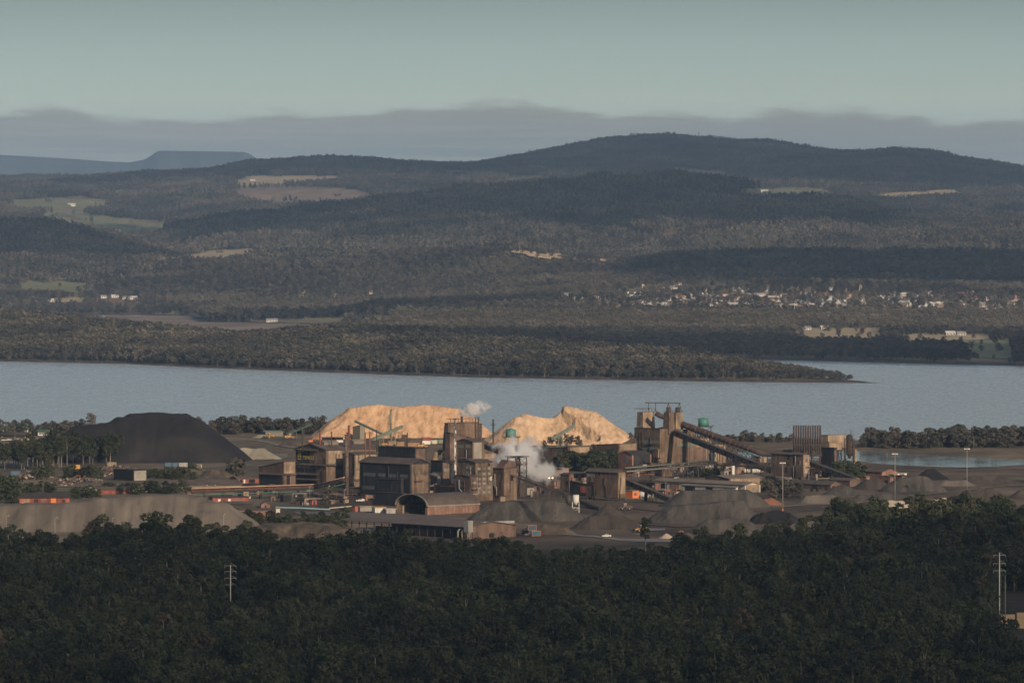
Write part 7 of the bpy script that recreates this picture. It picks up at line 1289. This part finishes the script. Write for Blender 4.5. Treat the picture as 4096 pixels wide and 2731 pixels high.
# ------------------------------------------------------------------ small clutter of the works
def clutter():
    rs = random.Random(77); mats = [RUST2, STEEL, RUST, NAVY, CONC, REDW, GALV, TAN]; seen = set()
    zones = [(1180, 1420, 1985, 2022, 16, 'under the left pipe bridge'), (1720, 1830, 1975, 2016, 9, 'behind the arched shed'), (2080, 2250, 1925, 1990, 18, 'in the steam beside the black conveyor'), (2290, 2480, 1925, 1975, 10, 'between the sample tower and the transfer house'), (2500, 2860, 1880, 1925, 24, 'below the overhead pipe bridge'), (2870, 3090, 1880, 1935, 14, 'below the inclined exhaust pipe'), (3100, 3330, 1915, 1950, 8, 'at the foot of the transfer tower'), (1050, 1180, 1960, 2010, 8, 'by the furnace annex'), (2560, 2760, 1985, 2015, 8, 'around the site offices')]
    kinds = [('tool_crate', 'crate'), ('plant_room', 'shed'), ('upright_drum', 'drum'), ('pipe_run', 'pipe'), ('skip_bin', 'skip'), ('lamp_pole', 'lamp post')]
    names = {id(RUST2): 'brown', id(STEEL): 'black', id(RUST): 'rusty', id(NAVY): 'dark', id(CONC): 'grey', id(REDW): 'red', id(GALV): 'silver', id(TAN): 'tan'}
    for x0, x1, y0, y1, n, where in zones:
        for i in range(n):
            px, py = rs.uniform(x0, x1), rs.uniform(y0, y1); k, cat = rs.choice(kinds); m = rs.choice(mats); lb = 'small %s %s %s' % (names[id(m)], k.replace('_', ' '), where); t = thing(k, lb, cat, gnd(px, py), rs.choice((PHI, PHI, R(10))), 'small plant '+where)
            a, b, h = rs.uniform(1.5, 4), rs.uniform(1.5, 3), rs.uniform(1.2, 3)
            if k in ('tool_crate', 'plant_room'):
                if k == 'plant_room': a, b, h = a*2, b*1.6, h+2
                MB().box(0, a, 0, b, -.5, h).build('wall', m, t); MB().box(-.2, a+.2, -.2, b+.2, h+.02, h+.2).build('roof', ROOF, t)
                MB().box(a*.3, a*.6, -.06, .05, 0, h*.7).build('door', DARK, t)
            elif k == 'upright_drum': MB().tube((0, 0, -.5), (0, 0, h+2), a*.4, None, 12).build('shell', m, t, True); MB().path([(0, 0, h+2), (0, 0, h+2.6)], [a*.42, .1], 12).build('cap', STEEL, t)
            elif k == 'pipe_run':
                z = rs.uniform(2, 6); ln = rs.uniform(8, 18); MB().path([(0, 0, -.5), (0, 0, z), (ln, 0, z), (ln, 0, z+rs.uniform(-2, 3))], rs.uniform(.18, .4), 8).build('pipe', m, t, True)
                for f in (.3, .7): MB().box(ln*f-.1, ln*f+.1, -.1, .1, -.5, z-.2).build('support', STEEL, t)
            elif k == 'skip_bin': MB().prism([(0, 0), (3.6, 0), (4.4, 1.5), (-.6, 1.5)], 'y', 0, 1.8).build('body', m, t); MB().box(-.1, 3.9, .2, 1.6, 1.3, 1.6).build('load', ORE, t)
            else: MB().path([(0, 0, -.5), (0, 0, 9)], [.13, .08], 8).build('pole', GALV, t, True); MB().box(-.1, .8, -.15, .15, 8.9, 9.1).build('lamp_head', WHITE, t)
clutter()
# pipes, ladders and cable ties on the big buildings
def wall_fittings():
    rs = random.Random(5)
    for name in ('furnace_hall', 'casting_hall', 'raw_material_tower', 'furnace_tower', 'granulation_tower', 'charge_tower', 'stilted_tower', 'transfer_tower', 'transfer_house', 'tower_wing', 'reduction_hall'):
        for t in [o for o in bpy.data.objects if o.name.split('.')[0] == name and o.parent is None]:
            w = [c for c in t.children if c.name.startswith('wall')]
            if not w: continue
            bb = [Vector(c) for c in w[0].bound_box]; X, Y, Z = max(v.x for v in bb), max(v.y for v in bb), max(v.z for v in bb)
            for k in range(5):
                left = rs.random() < .55; u = rs.uniform(.08, .92)*(Y if left else X); z0, z1 = rs.uniform(0, .4)*Z, rs.uniform(.55, .92)*Z; m = rs.choice((RUSTP, STEEL, GALV, RUSTP)); P = (lambda u, z, d=.35: (-d, u, z)) if left else (lambda u, z, d=.35: (u, -d, z)); r_ = rs.uniform(.12, .3)
                if k < 3: u2 = max(.5, min((Y if left else X)-.5, u+rs.uniform(-4, 4))); MB().path([P(u, z0), P(u, (z0+z1)/2), P(u2, (z0+z1)/2+1.2), P(u2, z1)], r_, 8).build('pipe', m, t, True)
                elif k == 3:
                    mb = MB(); mb.beam(P(u, z0), P(u, z1), .08); mb.beam(P(u+.5, z0), P(u+.5, z1), .08); [mb.beam(P(u, z0+j*.6), P(u+.5, z0+j*.6), .06) for j in range(int((z1-z0)/.6))]; mb.build('ladder', STEEL, t)
                else:
                    mb = MB(); a, b = P(max(.5, u-3), z1*.8, .8), P(min((Y if left else X)-.5, u+3), z1*.8, .8); mb.beam(a, b, 1.3, .15); mb.build('walkway', STEEL, t); rail(t, [(a[0]-(.6 if left else 0), a[1]-(0 if left else .6), a[2]), (b[0]-(.6 if left else 0), b[1]-(0 if left else .6), b[2])], 1.2, REDPT)
wall_fittings()

def low_sheds():
    rs = random.Random(41); seen = {}
    zones = [(1180, 1400, 1990, 2020, 9, 'below the left pipe bridge'), (2085, 2250, 1915, 1960, 12, 'behind the black conveyor'), (2130, 2260, 1890, 1915, 4, 'behind the steam'), (2300, 2350, 1910, 1930, 2, 'beside the sample tower'), (2520, 2860, 1872, 1902, 16, 'between the great tower and the workshops'), (2880, 3090, 1850, 1895, 12, 'under the inclined exhaust pipe'), (3100, 3200, 1925, 1945, 3, 'in front of the transfer tower'), (3240, 3420, 1880, 1905, 7, 'around the gas cooler'), (2750, 3080, 1985, 2012, 0, 'x'), (1440, 1600, 1998, 2026, 4, 'in front of the black casting hall'), (1760, 1880, 1925, 1970, 5, 'in the gap between the towers'), (3440, 3620, 1915, 1945, 3, 'beyond the dark heaps'), (1730, 1800, 1985, 2010, 2, 'beside the bag filter'), (960, 1100, 1965, 1990, 4, 'left of the furnace annex')]
    for x0, x1, y0, y1, n, where in zones:
        for i in range(n):
            wm, wn = rs.choice(((RUST, 'rusty'), (RUST2, 'brown'), (NAVY, 'black'), (PINK, 'red-brown'), (TAN, 'tan'))); rf, rt = rs.choice((('flat', 'flat-topped'), ('mr', 'slope-roofed'), ('gy', 'gabled'), ('gx', 'gabled'))); h = rs.uniform(12, 34); px, py = rs.uniform(x0, x1), rs.uniform(y0, y1)
            B('low_shed', 'small %s %s shed %s' % (wn, rt, where), 'shed', px, py, rs.uniform(14, 48), rs.uniform(12, 36), py-h, rf, 0 if rf == 'flat' else rs.uniform(2, 6), wm, rs.choice((ROOF, ROOFD, ROOFL)), over=.4, group='low sheds '+where, wins=[('L', .2, .5, .05, .6, 1, DARK), ('R', .3, .6, .3, .7, 1, rs.choice((GLASS, LITE)))])
low_sheds()
RUT = mat('wheel_rut', [(.060, .050, .042), (.105, .088, .072)], (.08, .08, .08), 4, .8); PUD = mat('puddle', (.05, .05, .05), rough=.12, spec=.5)
for i, (lb, pts) in enumerate([('worn truck route through the ore yard', [(2440,2112,3),(2600,2098,4),(2720,2108,3),(2990,2095,3),(3080,2062,3),(3220,2040,4),(3400,2036,4),(3620,2044,4)]), ('pale wheel track behind the tan heap', [(120,2024,2),(400,2000,3),(700,1990,3),(900,2018,3),(1080,2064,3)]), ('pale track from the scrap yard to the warehouse', [(60,1930,3),(220,1948,3),(420,1942,3),(640,1968,3),(760,1984,3)]), ('haul road past the sheds on the right', [(3090,2030,4),(3240,2018,4),(3420,2014,4),(3560,1990,3),(3760,1972,3),(4000,1945,3),(4200,1936,3)]), ('dirt road along the foot of the coal heap', [(100,1860,2),(400,1872,3),(640,1876,2),(860,1868,3),(1000,1846,3),(1160,1830,2)]), ('light haul road behind the log yard', [(1000,1772,2),(1150,1780,3),(1420,1790,3),(1700,1798,3)]), ('tyre-worn route beside the long conveyor', [(2500,2030,3),(2620,2044,3),(2760,2036,2)]), ('track along the pond bank', [(3500,1876,2),(3700,1886,2),(3900,1880,2),(4200,1872,2)])]): strip('track', lb, pts, TRACK if i in (1, 2, 3, 4, 5, 7) else RUT, .33)
for i, (x, y, w) in enumerate([(2350, 2142, 60), (2560, 2140, 50), (1250, 2030, 50), (2330, 2062, 26), (2560, 2050, 20), (3300, 2030, 40), (880, 1985, 30)]):
    O = gnd(x, y); s_ = F/O.y; mb = MB(); mb.poly([(math.cos(a*.5236)*w/s_/2*(.8+.3*math.sin(a*2.1+i)), math.sin(a*.5236)*w/s_*.6*(.8+.3*math.cos(a*1.7+i)), .42) for a in range(12)]); o_ = mb.build('puddle', PUD); o_.location = O; tag(o_, ['puddle beside the white pickup', 'puddle near the yellow loader', 'puddle below the pipe bridge', 'puddle at the foot of the silos', 'puddle by the transfer house', 'puddle on the right haul road', 'puddle by the red office'][i], kind='structure')

gallery('conveyor', 'short dark gallery from the bag filter to the towers', at(1716, 1908, 3570), at(1812, 1944, 3530), 2.8, 2.6, NAVY, ROOFD, legs=(.5,)); gallery('conveyor', 'level gallery between the sample tower and the transfer house', at(2302, 1912, 3520), at(2352, 1908, 3505), 2.4, 2.4, RUST, ROOF, legs=(.5,)); gallery('conveyor', 'inclined rust gallery from the crushing hall to the great tower', at(2480, 1800, 3900), at(2560, 1760, 3940), 2.8, 2.8, RUST2, ROOF, legs=(.3, .7)); gallery('pipe_bridge', 'second pipe bridge from the great tower to the gas cooler', at(2860, 1862, 3780), at(3100, 1872, 3760), 2.2, 2.0, open_=True, legs=(.1, .35, .6, .85), pitch=5)
